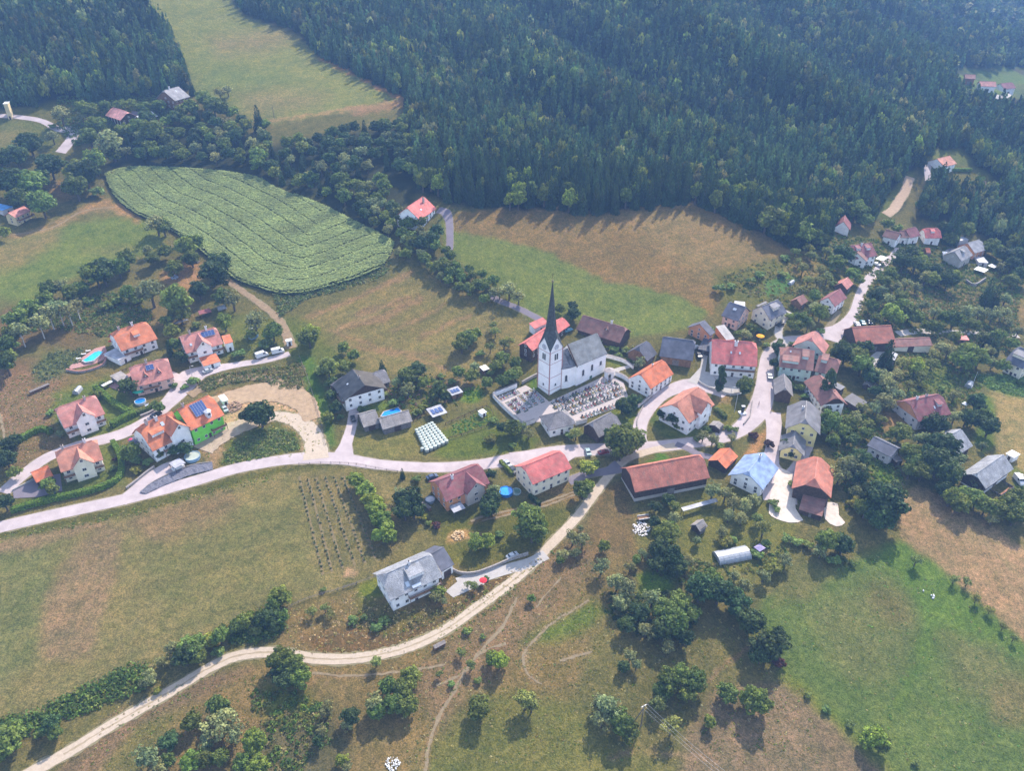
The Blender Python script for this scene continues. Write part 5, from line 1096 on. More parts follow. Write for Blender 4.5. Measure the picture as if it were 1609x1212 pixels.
for rn, p0, p1, n in rows:
    a = Vector(g(*p0)); b_ = Vector(g(*p1)); d = (b_-a); rzr = atan2(d.y, d.x); dn = d.normalized()*1.2
    struct(strip('grave_row_ground', None, 2.1, PLOT, ragged=.1, lift=LIFT[0]+.01, world=[(a-dn).to_3d(), a.lerp(b_,.5).to_3d(), (b_+dn).to_3d()]))
    for k in range(n):
        p = a.lerp(b_, k/(n-1)); kd = rnd.choice([0,0,1,2,2,3]); 
        where = ('from the left' if 'row' in rn else 'from the top'); lb = '%s grave %s in %s' % (ORD[k+1], where, rn)
        x, y, z = p.x + rnd.uniform(-.1,.1), p.y, th(p.x, p.y) + .1
        if not GUSED[kd]: o = GRV[kd]; GUSED[kd] = True; o.location = (x, y, z); o.rotation_euler = (0,0,rzr); o['label'] = lb; o['group'] = 'graves in the cemetery'
        else: o = dup(GRV[kd], (x, y, z), rzr + rnd.uniform(-.04,.04), lb, 'graves in the cemetery')
        for ch in o.children:
            if ch.name.startswith('flowers'): ch.color = (*rnd.choice(FC), 1)
# hedges and fences
hedge('tall clipped hedge sweeping below the two lower left houses', [(18,806),(50,796),(90,786),(130,777),(160,769),(185,756),(192,738),(188,715),(178,697)], 2.0, 1.6)
hedge('dark clipped hedge running diagonally below the pale garden pool', [(150,612),(165,624),(185,640),(205,652)], 2.2, 1.8)
hedge('clipped hedge along the street right of the pink gabled house', [(176,672),(192,662),(214,652)], 2.2, 2.2)
hedge('clipped hedge at the left garden corner of the pink gabled house', [(30,696),(45,686),(65,677),(82,682)], 2.0, 1.8)
hedge('bushy hedge around the small pool garden by the street', [(216,652),(232,645),(246,634)], 1.6, 1.4, 'b')
hedge('low bright green hedge left of the coral-roofed house', [(786,727),(795,736),(806,747)], 1.3, 1.2, 'l')
hedge('dark hedge below the front wall of the coral-roofed house', [(846,768),(868,760),(890,751)], 1.3, 1.3, 'd')
hedge('dark hedge closing the pool garden right of the walnut tree', [(832,782),(842,790),(848,796)], 1.8, 1.2, 'd')
hedge('narrow hedge between the manor and the roadside barn', [(1226,585),(1236,597),(1248,612)], 1.6, 1.6, 'b')
hedge('rounded hedge by the lane up to the navy-roofed house', [(1224,560),(1222,548),(1226,538)], 2.0, 2.2, 'b')
hedge('clipped hedge below the chalet in the forest clearing', [(1492,268),(1510,269),(1525,269)], 1.8, 2.0, 'h')
hedge('dark hedge right of the orange-hipped villa', [(1122,645),(1132,651),(1140,659)], 1.6, 1.6, 'b')
fence('wooden rail fence along the lower edge of the main road', [(470,731),(520,729),(560,731),(590,737),(625,743)], 1.0, 3.0)
fence('dark board fence round the vegetable garden, lower side', [(705,691),(735,682),(765,671),(776,658)], 1.2, 2.4, DARKW, rails=3)
fence('dark board fence round the vegetable garden, upper side', [(700,668),(730,655),(765,640),(776,655)], 1.2, 2.4, DARKW, rails=3)
fence('dark fence above the garden huts', [(697,603),(720,594),(745,585)], 1.4, 2.4, DARKW, rails=3)
fence('dark fence from the grey outbuildings to the solar shed', [(650,663),(662,656),(674,650)], 1.3, 2.4, DARKW, rails=3)
fence('white post fence along the driveway of the lowest house', [(700,928),(690,936)], 1.0, 2.0, WHITE)
fence('row of dark terrace railings above the two-dormer house', [(188,586),(215,577),(240,569)], 1.1, 1.3, DARKW, nm='railing', rails=3)
fence('low railing on the curved wall below the swimming pool', [(105,583),(125,585),(145,581),(162,574)], .9, 1.3, FRAME, nm='railing', rails=3)
fence('thin fence posts dividing the two right-hand gardens', [(1535,588),(1530,600),(1526,612)], 1.2, 2.0, FRAME)
fence('wire fence down the grass strip left of the black-roofed chalet', [(470,560),(485,600),(500,650),(512,700)], 1.1, 4.0, GREYW)
fence('fence of stakes above the lower pasture', [(540,925),(580,912),(612,900)], 1.1, 3.0, GREYW)
fence('pasture fence along the upper edge of the pasture stream', [(435,968),(470,948),(505,936),(560,920)], 1.1, 4.0, GREYW)
wall_obj('retaining_wall', 'low stone wall below the street at the small pool garden', 'wall', [(221,656),(240,648),(254,636)], .9, .5, STONE, cap=CAP)
wall_obj('retaining_wall', 'low stone wall left of the driveway to the orange duplex', 'wall', [(199,769),(215,757),(232,743),(243,735)], .8, .5, STONE, cap=CAP)
wall_obj('retaining_wall', 'curved brown wall above the driveway of the lowest house', 'wall', [(707,893),(720,902),(745,903),(775,893),(800,882),(830,872)], 1.2, .45, STONE)
wall_obj('retaining_wall', 'dark wall beside the street below the dark yard', 'wall', [(20,772),(38,763),(55,754)], .7, .4, CONC)
wall_obj('retaining_wall', 'white edge wall of the inn yard', 'wall', [(1097,601),(1110,609),(1147,621),(1170,617)], 1.0, .3, CONC)
wall_obj('retaining_wall', 'low wall along the outer bend of the side road', 'wall', [(1026,622),(1012,637),(1003,655),(1001,668),(1003,680)], .6, .4, CAP)
wall_obj('retaining_wall', 'pale curving wall left of the village road by the monument', 'wall', [(1182,632),(1180,645),(1178,655),(1168,668)], .8, .4, CAP)
wall_obj('retaining_wall', 'dark terraced stone wall below the white tarpaulins', 'wall', [(1517,443),(1530,450),(1548,440)], 1.6, .5, STONE)
# stone embankment below the duplex
def embankment():
    P = [g(*p) for p in [(220,775),(240,760),(270,745),(302,733),(334,728),(335,739),(300,748),(262,762),(230,777)]]
    LIFT[0] = LIFT[0]; o = sheet('stone_embankment', None, roadmat('rubble_stone', (.14,.14,.17), 2.2, .5), world=P, step=.9, lift=.25)
    v = np.zeros(len(o.data.vertices)*3, np.float32); o.data.vertices.foreach_get('co', v); v = v.reshape(-1, 3); v[:, 2] += rng.uniform(0, .3, len(v)); o.data.vertices.foreach_set('co', v.ravel())
    tag(o, 'dark blue-grey rubble stone embankment between driveway and main road', 'embankment'); wall_obj('retaining_wall', 'thin pale kerb wall along the top of the stone embankment', 'wall', [(221,774),(240,759),(270,744),(302,732),(333,727)], .5, .3, CAP)
embankment()
# ---------------------------------------------------------------- trees
def crown_cloud(ncl, nl, seed, kind='b', lsz=.11):
    r = np.random.default_rng(seed); C = []; N = []; S = []; VV = []
    if kind in ('b', 'w'):
        cl = []
        for i in range(ncl):
            ph = i*2.39996 + r.uniform(-.5,.5); z = 1 - 1.75*((i+.5)/ncl); rr = sqrt(max(0, 1-z*z)); k = r.uniform(.38, .92)
            cl.append((np.array([rr*cos(ph)*k*1.05, rr*sin(ph)*k*1.05, z*k*(.95 if z > 0 else .7)]), r.uniform(.17, .36)))
        for i in range(ncl//3): cl.append((r.normal(0, .28, 3), r.uniform(.3,.42)))
    elif kind == 'c':
        n = 16; cl = []
        for i in range(n):
            z = i/n; R = min(1, 1.12*(1-z)**.62)
            m = max(3, int(9*(1-z))+2)
            for j in range(m):
                a = 2*pi*j/m + i*.7 + r.uniform(-.25,.25); k = R*r.uniform(.45, .8); cl.append((np.array([cos(a)*k*.95, sin(a)*k*.95, z*2-1]), .13 + .17*(1-z)))
        cl.append((np.array([0,0,.93]), .06)); cl.append((np.array([0,0,.8]), .09))
    elif kind == 'p':
        cl = []
        for i in range(ncl):
            z = r.uniform(-1, 1); R = (1-abs(z)**2.5)**.5; a = r.uniform(0, 2*pi); k = R*r.uniform(.3,.75); cl.append((np.array([cos(a)*k, sin(a)*k, z]), r.uniform(.28,.4)))
    elif kind == 's':
        cl = []
        for i in range(ncl): a = r.uniform(0, 2*pi); k = sqrt(r.random())*.75; cl.append((np.array([cos(a)*k, sin(a)*k, r.uniform(-.5,.45)*(1-k*.5)]), r.uniform(.25,.42)))
    for c, rad in cl:
        n = max(8, int(nl*(rad/.33)**2)); d = r.normal(0, 1, (n, 3)); d[:, 2] += .35; d /= np.linalg.norm(d, axis=1)[:, None]
        rad_ = rad * r.uniform(.7, 1.12, n)[:, None]
        sq = np.array([1, 1, .8]) if kind != 'c' else np.array([1, 1, .55])
        P = c + d*rad_*sq
        if kind == 'c': P[:, 2] -= .45*np.maximum(0, np.hypot(P[:,0]-0, P[:,1]) - np.hypot(c[0], c[1]))*1.2
        C.append(P); N.append(d); S.append(np.full(n, lsz*(rad/.33)**.5)); VV.append(np.full(n, r.uniform(.78, 1.25)))
    return np.concatenate(C), np.concatenate(N), np.concatenate(S), np.concatenate(VV)
def crown_mesh(seed, kind, ncl=42, nl=66, lsz=.088, nm='crown'):
    C, N, S, VV = crown_cloud(ncl, nl, seed, kind, lsz); V, Fq = leafquads(C, N, S, .45)
    return npmesh(nm, V, Fq, LEAF, [('v', 'FLOAT', 'FACE', VV*rng.uniform(.6, 1.42, len(VV)))])
BARK = plain('bark', (.10,.08,.065), .95, .3, 3); BIRCH = plain('birch_bark', (.52,.50,.47), .8, .25, 4)
def trunk_mesh(seed, mat, limbs=5):
    r = random.Random(seed); m = MB(); m.tube((0,0,-.08), (0,0,.5), .055, .036, 7); m.tube((0,0,.5), (r.uniform(-.03,.03),0,.85), .036, .012, 6)
    for k in range(limbs): a = k*2*pi/limbs + r.uniform(-.3,.3); z = r.uniform(.28,.5); m.tube((0,0,z), (.26*cos(a), .26*sin(a), z + r.uniform(.18,.3)), .02, .006, 5, False)
    return m.mesh('trunk', mat)
CM = {'b': [crown_mesh(10+i, 'b', 30+4*i) for i in range(8)], 'c': [crown_mesh(40+i, 'c', nl=26, lsz=.085) for i in range(4)], 'p': [crown_mesh(60+i, 'p', 26, 60, .1) for i in range(2)], 's': [crown_mesh(70+i, 's', 16, 50, .13) for i in range(4)], 'w': [crown_mesh(80+i, 'w', 24, 40, .085) for i in range(4)]}
TM = [trunk_mesh(i, BARK) for i in range(3)]; TB = [trunk_mesh(9+i, BIRCH, 4) for i in range(2)]
KIND = {'b': ('broadleaf_tree', 'tree', 'b'), 'd': ('broadleaf_tree', 'tree', 'b'), 'w': ('deciduous_tree', 'tree', 'w'), 'l': ('broadleaf_tree', 'tree', 'b'), 'c': ('spruce_tree', 'tree', 'c'), 'p': ('columnar_tree', 'tree', 'p'), 's': ('bush', 'bush', 's'), 'r': ('bush', 'bush', 's'), 'i': ('birch_tree', 'tree', 'w'), 'o': ('fruit_tree', 'tree', 'w'), 'y': ('bush', 'bush', 's'), 'm': ('bush', 'bush', 's')}
ADJ = {'b': 'green leafy', 'd': 'dark dense', 'w': 'grey-green loose', 'l': 'bright green', 'c': 'dark pointed spruce', 'p': 'narrow column-shaped', 's': 'low green', 'r': 'purple-red', 'i': 'white-stemmed birch', 'o': 'small open fruit', 'y': 'yellow-green', 'm': 'mid-green'}
CO['i'] = CO['w']; CO['m'] = CO['s']
TREES = []
def plant(x, y, rad, k, H=None, grp=None, lab=None, crownH=None):
    nm, cat, mk = KIND[k]; z = th(x, y); V = CM[mk]
    if H is None: H = {'c': rad*3.9, 'p': rad*5.0, 's': rad*1.35, 'i': rad*3.1, 'o': rad*2.1}.get(mk if k not in ('i', 'o') else k, rad*2.15) * rnd.uniform(.93, 1.07)
    rz = {'c': H*.49, 'p': H*.46, 's': H*.5, 'i': H*.33, 'o': H*.36}.get(mk if k not in ('i', 'o') else k, H*.42); hc = H - rz
    t = thing(nm, lab, cat, (x, y, z), rnd.uniform(0, 6.28), grp)
    c = mkobj('crown' if cat == 'tree' else 'foliage', rnd.choice(V), t, (0, 0, hc)); c.scale = (rad*rnd.uniform(.86, 1.14), rad*rnd.uniform(.86, 1.1), rz) if cat == 'tree' and mk != 'p' else (rad, rad, rz)
    col = CO[k]; v = rnd.uniform(.72, 1.28); hsh = rnd.uniform(-.12,.16); c.color = (col[0]*v*(1+hsh), col[1]*v, col[2]*v*(1-hsh*.6), 1)
    if cat == 'tree':
        tr = mkobj('trunk', rnd.choice(TB if k == 'i' else TM), t); s = (1.0 if k in ('i',) else 1.0); tr.scale = (H*.9, H*.9, H*(.86 if mk != 'c' else .9))
        if k == 'i': tr.scale = (H*.42, H*.42, H*.88)
        if mk == 'c': tr.scale = (H*.35, H*.35, H*.95)
    TREES.append((t, k, x, y, H)); return t
def ratio(k): return {'c': (2.0), 'p': 2.6, 's': .68, 'r': .68, 'y': .68, 'm': .68, 'i': 2.05, 'o': 1.3}.get(k, 1.22)
def tpix(cx, cy, rpx, k='b'):
    """crown centre and crown half-width in pixels"""
    x, y = g(cx, cy); rpx *= 1.22 if k in 'bd' else 1.14; d = proj(x, y, th(x, y))[2]; rad = rpx*d/F; hc = rad*ratio(k)
    x, y = g(cx, cy, hc); d = proj(x, y, th(x, y) + hc)[2]; plant(x, y, rpx*d/F, k)
TL = '''25,245,15,d 45,222,15,d 12,282,20,d 44,288,18 64,318,17 78,258,16,d 122,266,14 132,268,20,d 118,292,16 148,250,17 172,222,22,w 152,300,11,s 95,178,14,w 128,182,8,w 135,172,12 82,198,6,s 82,214,9,w 150,196,12 60,282,14,d 30,310,14 0,250,14,d 5,365,9,l
245,350,15,w 256,356,11 232,392,9,w 240,405,10 258,395,9 290,388,14 303,380,12 275,420,11 300,405,11 198,408,13 185,420,13 160,425,18,d 150,432,15 140,425,12 95,450,13,w 75,455,12 70,470,12 45,485,14 25,500,14 110,460,12 125,452,11 60,505,13,i 75,490,13,i 90,482,14,i 105,485,13,i 118,478,12,i 30,520,12,i 140,470,9,s 165,480,10,s 200,460,11 180,470,10,s 215,470,10,s 235,455,22,w 275,472,22 282,490,14 312,455,12,d 332,425,18,d 345,410,14,d 345,440,11,d 268,520,10 275,540,10 262,505,9 352,505,13,l 365,470,15,w 350,465,12 308,510,7,s 400,505,18,w 418,540,12,s 428,520,12 395,525,10,s 375,555,9,m 10,540,14 8,570,16,d 20,525,12 15,560,10
285,560,9,d 291,562,9,s 266,548,5,p 202,605,13,d 250,640,7,b 270,605,7,s 152,620,7 160,602,5,s 78,648,6,s 95,682,6,w 24,690,9,d 8,720,14,d 14,700,12,d 22,742,9 6,790,12,d 75,760,10,b 82,768,9,b 205,710,13,b 232,726,8,s 215,722,8,s 215,738,8,y 275,708,8,d 290,703,10,d 250,712,7,b 302,598,9,s 290,608,6,s 180,722,4,r 178,735,6,s
408,648,19,d 390,652,10,d 487,520,13,l 485,530,13,b 540,545,9,b 556,558,8,b 540,575,9 515,575,14 505,580,10,s 528,640,9,d 515,655,8 535,655,6,s 520,600,8,d 520,620,8,d 545,630,7,m 568,642,6,s 600,575,6,c 640,590,14,b 655,580,12,d 625,600,10,w 640,612,12,w 665,600,9 690,610,11,b 682,618,8 700,622,8,d 630,625,6,s 665,640,7,y 655,648,8,s 710,600,7,s 618,632,8,s 735,530,13,b 725,540,12,b 748,525,8 720,585,9 742,590,9 755,555,7,s 770,545,8,o 778,520,8,o 792,540,10,o 800,535,8,o 790,562,10 810,570,9 780,575,9 802,590,11 790,598,10 765,600,8 812,585,9 770,585,6,s 745,575,7,w 775,510,7,o 695,590,6,s 605,620,5,s
800,455,13,w 815,465,11,w 785,460,9,w 880,485,7 902,492,9,d 900,480,7,d 820,670,8,w 805,672,11,b 790,672,8,d 830,680,9,w 775,660,7,s 770,690,9,y 805,700,6,s 905,680,10,o 895,684,7,s 980,688,24,b 965,690,15,d 998,690,16,b 975,708,14,b 978,636,11,d 996,628,9,d 985,645,8,d 1006,570,9,w 985,550,7,s 965,548,7,s 972,558,6,s 940,538,5,s 920,540,5,s 1132,595,8,p 1170,605,12,b 1172,612,9,d 1042,650,8,d 1058,658,10,d 1065,668,8,s 1105,685,8,w 1120,690,9,w 1095,690,6,s 1130,700,7,s 1150,688,7,w 1155,675,6,s 1185,682,8,r 1208,697,8,r 1143,672,7,s 1112,672,7,s
560,755,11,l 575,768,12,l 585,785,13,l 592,800,13,l 600,815,13,l 607,830,13,l 612,843,11,l 595,842,10,l 632,743,5,c 642,785,18,d 635,800,16,d 650,800,14,d 630,775,10,w 655,752,7,s 668,812,6,y 685,826,7,r 672,822,5,s 772,785,14,d 768,800,12,d 775,770,10,w 770,745,8,d 830,812,22,b 836,832,18,b 850,825,12,l 748,850,14,l 765,850,10,l 785,838,7,s 915,770,12,b 925,762,8,l 923,735,11,l 935,730,8 915,728,6,y 900,845,12,w 915,850,12,w 885,870,9,w 905,868,9,w 880,880,6,b 950,858,8,b 912,830,6,w 685,938,10,w 690,930,9,b 695,943,7,w 745,920,7,o 735,918,6,o 765,908,4,s
1045,840,16,b 1052,830,12,b 1040,862,16,d 1060,815,10,w 1030,820,8,d 1055,875,16,d 1035,885,13,d 1065,890,13,d 1080,880,10,w 1060,795,8,b 1050,785,8,d 1030,795,9,d 1095,850,7,w 1120,770,14,w 1140,775,13,w 1155,790,13,w 1170,795,12,w 1185,785,10,w 1145,810,11,w 1165,815,11,w 1135,835,9,w 1140,850,11,y 1200,830,13,o 1190,815,9,o 1215,790,8,m 1220,800,6,s 1235,845,8,s 1205,855,8,s 1150,850,9,s 1100,925,20,d 1118,912,14,b 1130,930,18,d 1160,945,18,d 1170,920,12,w 1215,890,14,y 1235,880,10,w 1200,905,10,w 1190,870,9,s 1155,905,9,w 1300,850,16,b 1290,865,12,w 1310,880,10,m 1325,855,14,d 1250,850,9,s 1270,855,8,s
1208,1015,22,d 1180,975,18,d 1195,1030,14,d 1225,1040,10,r 1225,1000,12,d
985,925,16,w 975,945,13,w 945,890,13,w 990,890,9,w 1000,880,7 970,915,14,w 1005,960,16,d 985,980,13,d 1025,940,14,w 1045,960,16,b 1070,945,14,b 1060,975,18,b 1040,990,14,d 1015,990,14,w 1085,965,12,b 1075,1000,13,d 1050,1015,11,w 990,1030,10,w 1000,1045,9,w 980,1048,8,d 1050,1070,16,b 1070,1062,14,b 1040,1085,12,b 1090,1070,16,b 1080,1090,12,b 1035,1105,13,o 1055,1142,15,o 1145,1088,13,b 1190,1100,18,b 1175,1100,12,l 1200,1110,12,w 1115,1135,8,b 955,1110,20,w 945,1130,16,w 975,1135,17,b 985,1150,13,b 940,1105,12,w 752,1113,15,b 825,1100,17,o 835,1108,13,o 785,1040,13,l 772,1035,10,l 740,1045,9,o 725,1025,8,o 708,1074,6,s 750,1070,6,s 760,1000,5,s 735,990,7,s 690,1060,6,o
1010,870,8,w 835,940,6,b
645,1065,13,b 630,1085,14,b 610,1080,14,b 620,1105,14,b 640,1110,13,b 588,1105,16,w 592,1118,12,b 550,1125,14,d 545,1140,10,w 515,1115,12,w 505,1150,11,w 500,1165,9,d 590,1040,9,o 537,1195,9,l 545,1205,9,w 440,1035,16,b 460,1045,16,b 470,1065,14,b 450,1065,14,d 438,1055,12,d 480,1060,8,w
510,955,8,o 520,965,7,o 490,960,9,o 555,975,8,s 590,985,9,s 605,975,8,s 572,970,6,s 508,925,5,s 440,935,14,b 430,950,12,b 425,970,14,d 445,970,10,b 410,975,12,d 385,975,12,b 370,985,10,b 400,990,11,m 430,985,9,m
330,1005,14,y 345,1000,12,b 300,1015,16,b 290,1030,15,d 310,1030,12,b 270,1020,12,w 255,1040,10,w 340,1025,10,m 235,1065,13,w 225,1075,9,w 245,1085,7,y
80,1140,14,d 85,1150,12,b 10,1165,20,b 20,1150,14,b 0,1180,16,b 60,1155,8,s
345,1140,22,w 340,1110,14,b 365,1150,16,w 325,1165,14,w 400,1165,16,l 395,1185,12,l 300,1135,12,b 265,1165,12,d 230,1190,20,w 265,1195,10,b 300,1195,14,l 320,1190,12,b 345,1190,12,b 380,1200,12,b 350,1110,9,b 405,1205,15,l 250,1205,12,w
1390,790,24,d 1370,775,18,d 1405,775,16,d 1385,810,20,d 1360,800,13,b 1345,790,12,y 1345,770,10,w 1335,730,20,w 1320,745,15,w 1350,720,14,d 1350,750,12,d 1305,660,14,b 1290,675,9,b 1310,690,9,b 1325,675,10,b 1335,665,10,b 1300,645,8,w 1345,655,9,w 1340,690,9,b 1360,680,8,b 1300,610,10,p 1293,640,6,r 1300,635,6,s 1310,640,6,s 1265,622,6,s 1275,612,8,m 1255,608,8,s 1220,597,6,s 1240,700,10,d 1245,712,7,d 1245,760,6,s 1288,612,5,s 1278,600,6,s
1385,590,13,w 1395,605,16,w 1405,620,14,w 1390,630,14,w 1375,640,11,w 1355,640,9,w 1370,590,12,d 1355,570,16,b 1330,550,16,d 1320,555,13,d 1345,560,14,b 1360,545,10,d 1395,558,14,c 1380,615,10,d 1410,590,10,w 1385,660,8,o 1365,665,8,o
1420,570,11,o 1440,575,12,l 1450,590,10,o 1465,570,10,o 1470,555,9,o 1480,545,11,w 1490,550,10,w 1500,560,10,w 1525,555,18,b 1515,565,15,b 1540,560,14,b 1430,605,9,o 1450,605,8,y 1480,610,6,s 1500,620,10,w 1535,630,11,d 1540,640,9,d 1470,665,14,d 1460,668,10,d 1480,670,10,d 1500,655,12,w 1520,655,12,d 1530,660,10,d 1555,670,13,d 1550,650,9,b 1415,680,13,b 1445,690,12,w 1460,690,11,w 1480,690,12,w 1430,710,14,b 1440,725,14,b 1450,740,14,b 1480,700,18,d 1475,725,20,d 1490,745,18,d 1460,715,14,d 1485,770,13,d 1500,735,12,w 1510,720,9,w 1430,740,11,b 1495,780,14,b 1510,790,14,b 1520,775,12,b 1535,785,13,b 1550,795,13,b 1570,800,14,b 1585,790,13,b 1600,780,12,b 1595,810,14,b 1560,815,10,w 1605,800,12,b 1535,760,9,w 1545,700,7,w 1555,550,9,w 1575,575,10,b 1560,570,9,w 1565,540,9,c 1555,535,7,c 1545,530,8,b 1605,600,7,s 1600,520,9,w 1585,505,8,w 1530,510,9,b 1500,530,9,b 1455,512,8,b 1470,512,10,b 1485,500,10,b 1440,500,10,b 1430,490,12,b 1418,480,12,l 1400,490,13,l 1410,500,11,l 1395,470,11,w 1385,455,9,w 1375,465,9,d 1370,480,9,b 1378,500,9,b 1415,465,10,b 1450,480,9,w 1470,490,9,w 1500,500,13,b 1520,490,11,w 1540,490,12,w 1560,495,12,w 1575,490,11,w 1580,470,9,w 1555,455,10,c 1565,465,10,c 1550,470,9,c 1590,540,8,b 1570,525,8,b
1430,400,14,d 1420,410,12,d 1440,410,12,b 1450,420,12,b 1465,440,10,b 1470,425,11,d 1455,435,10,w 1390,440,9,b 1400,430,11,b 1425,445,10,w 1410,450,9,w 1440,450,8,w 1480,435,9,b 1490,440,12,d 1500,430,8,l 1500,350,14,c 1485,358,10,d 1520,360,12,b 1495,375,9,b 1560,385,10,b 1570,395,10,b 1550,390,8,b 1580,400,12,d 1590,415,12,d 1600,400,13,d 1605,430,12,d 1590,440,9,b 1575,420,9,w
1260,360,18,b 1215,340,18,b 1240,345,14,b 1225,360,12,b 1275,370,12,b 1290,375,9,b 1305,330,14,b 1345,330,13,b 1360,345,9,b 1320,395,9,d 1330,400,12,d 1315,410,11,b 1300,395,8,o 1285,380,8,o 1270,390,8,o 1275,400,9,o 1250,395,7,o 1235,405,7,s 1255,410,7,o 1262,420,9,o 1290,425,8,o 1300,435,9,o 1285,440,8,o 1310,445,7,s 1270,440,8,o 1260,455,8,o 1280,465,8,b 1340,430,9,b 1350,440,7,b 1230,430,7,s 1195,430,8,s 1180,440,7,s 1130,452,9,s 1150,450,7,s 1118,515,5,s 1290,490,11,b 1280,485,10,w 1260,500,12,b 1250,510,9,b 1270,510,9,w 1240,495,7,s 1230,430,5,m 1180,515,8,b 1170,525,9,w 1195,520,7,s 1160,525,7,b 1205,540,6,s 1222,545,8,d 1217,570,7,d 1228,580,7,b 1195,430,6,s 1245,540,6,s 1290,520,6,s 1060,540,4,s 1085,545,5,m 1410,360,7,b 1370,320,7,b 1395,352,8,b
1440,880,9,o 1500,910,7,o 1520,915,7,o 1535,940,8,o 1556,958,7,o 1576,985,6,o 1593,1003,6,o 1270,1092,6,s 1300,1115,7,m 1335,1138,7,m 1375,1160,17,l 1385,1170,12,b 1360,1165,10,l 1325,880,7,m 1340,885,6,m 1440,1200,6,s
1478,1160,1,s
405,185,9,c 300,135,6,c 345,145,9,w 357,140,8,w 320,155,11,b 335,165,12,b 350,170,10,b 365,175,9,b 298,168,10,b 285,175,9,b 250,165,9,b 225,168,9,b 205,165,9,b 190,165,9,b 240,205,14,b 215,200,12,b 195,205,12,b 140,215,13,b 165,165,8,b'''
for tok in TL.split():
    f = tok.split(',')
    if float(f[2]) < 2: continue
    tpix(float(f[0]), float(f[1]), float(f[2]), f[3] if len(f) > 3 else 'b')
NLIST = len(TREES); print('listed trees', NLIST)
# belts of mixed wood: every tree on its own
def belt(poly, sp, kinds, rr, key):
    P = [g(*p) for p in poly]; xs = [p[0] for p in P]; ys = [p[1] for p in P]; got = []
    for _ in range(int((max(xs)-min(xs))*(max(ys)-min(ys))/sp**2*6)):
        x, y = rnd.uniform(min(xs), max(xs)), rnd.uniform(min(ys), max(ys))
        if not inpoly(np.array([x]), np.array([y]), P)[0]: continue
        if any((x-a)**2 + (y-b_)**2 < sp*sp for a, b_ in got): continue
        got.append((x, y)); k = rnd.choice(kinds); plant(x, y, rnd.uniform(*rr)*(.6 if k == 'c' else 1), k)
belt([(172,260),(215,200),(300,190),(420,205),(430,238),(600,205),(640,200),(660,250),(700,296),(660,296),(610,268),(560,290),(545,330),(520,322),(440,290),(405,272),(330,262),(260,258)], 6.6, 'bbdddccw', (3.4,5.0), 'belt')
belt([(560,300),(600,290),(612,330),(640,350),(660,358),(690,372),(690,395),(660,402),(640,398),(620,385),(590,365),(560,350)], 5.6, 'bbdw', (3.0,4.4), 'belt2')
belt([(640,385),(690,395),(720,415),(770,440),(785,470),(760,482),(720,462),(680,435),(640,415),(615,400)], 4.4, 'bbbw', (2.4,3.4), 'belt3')
print('trees', len(TREES))
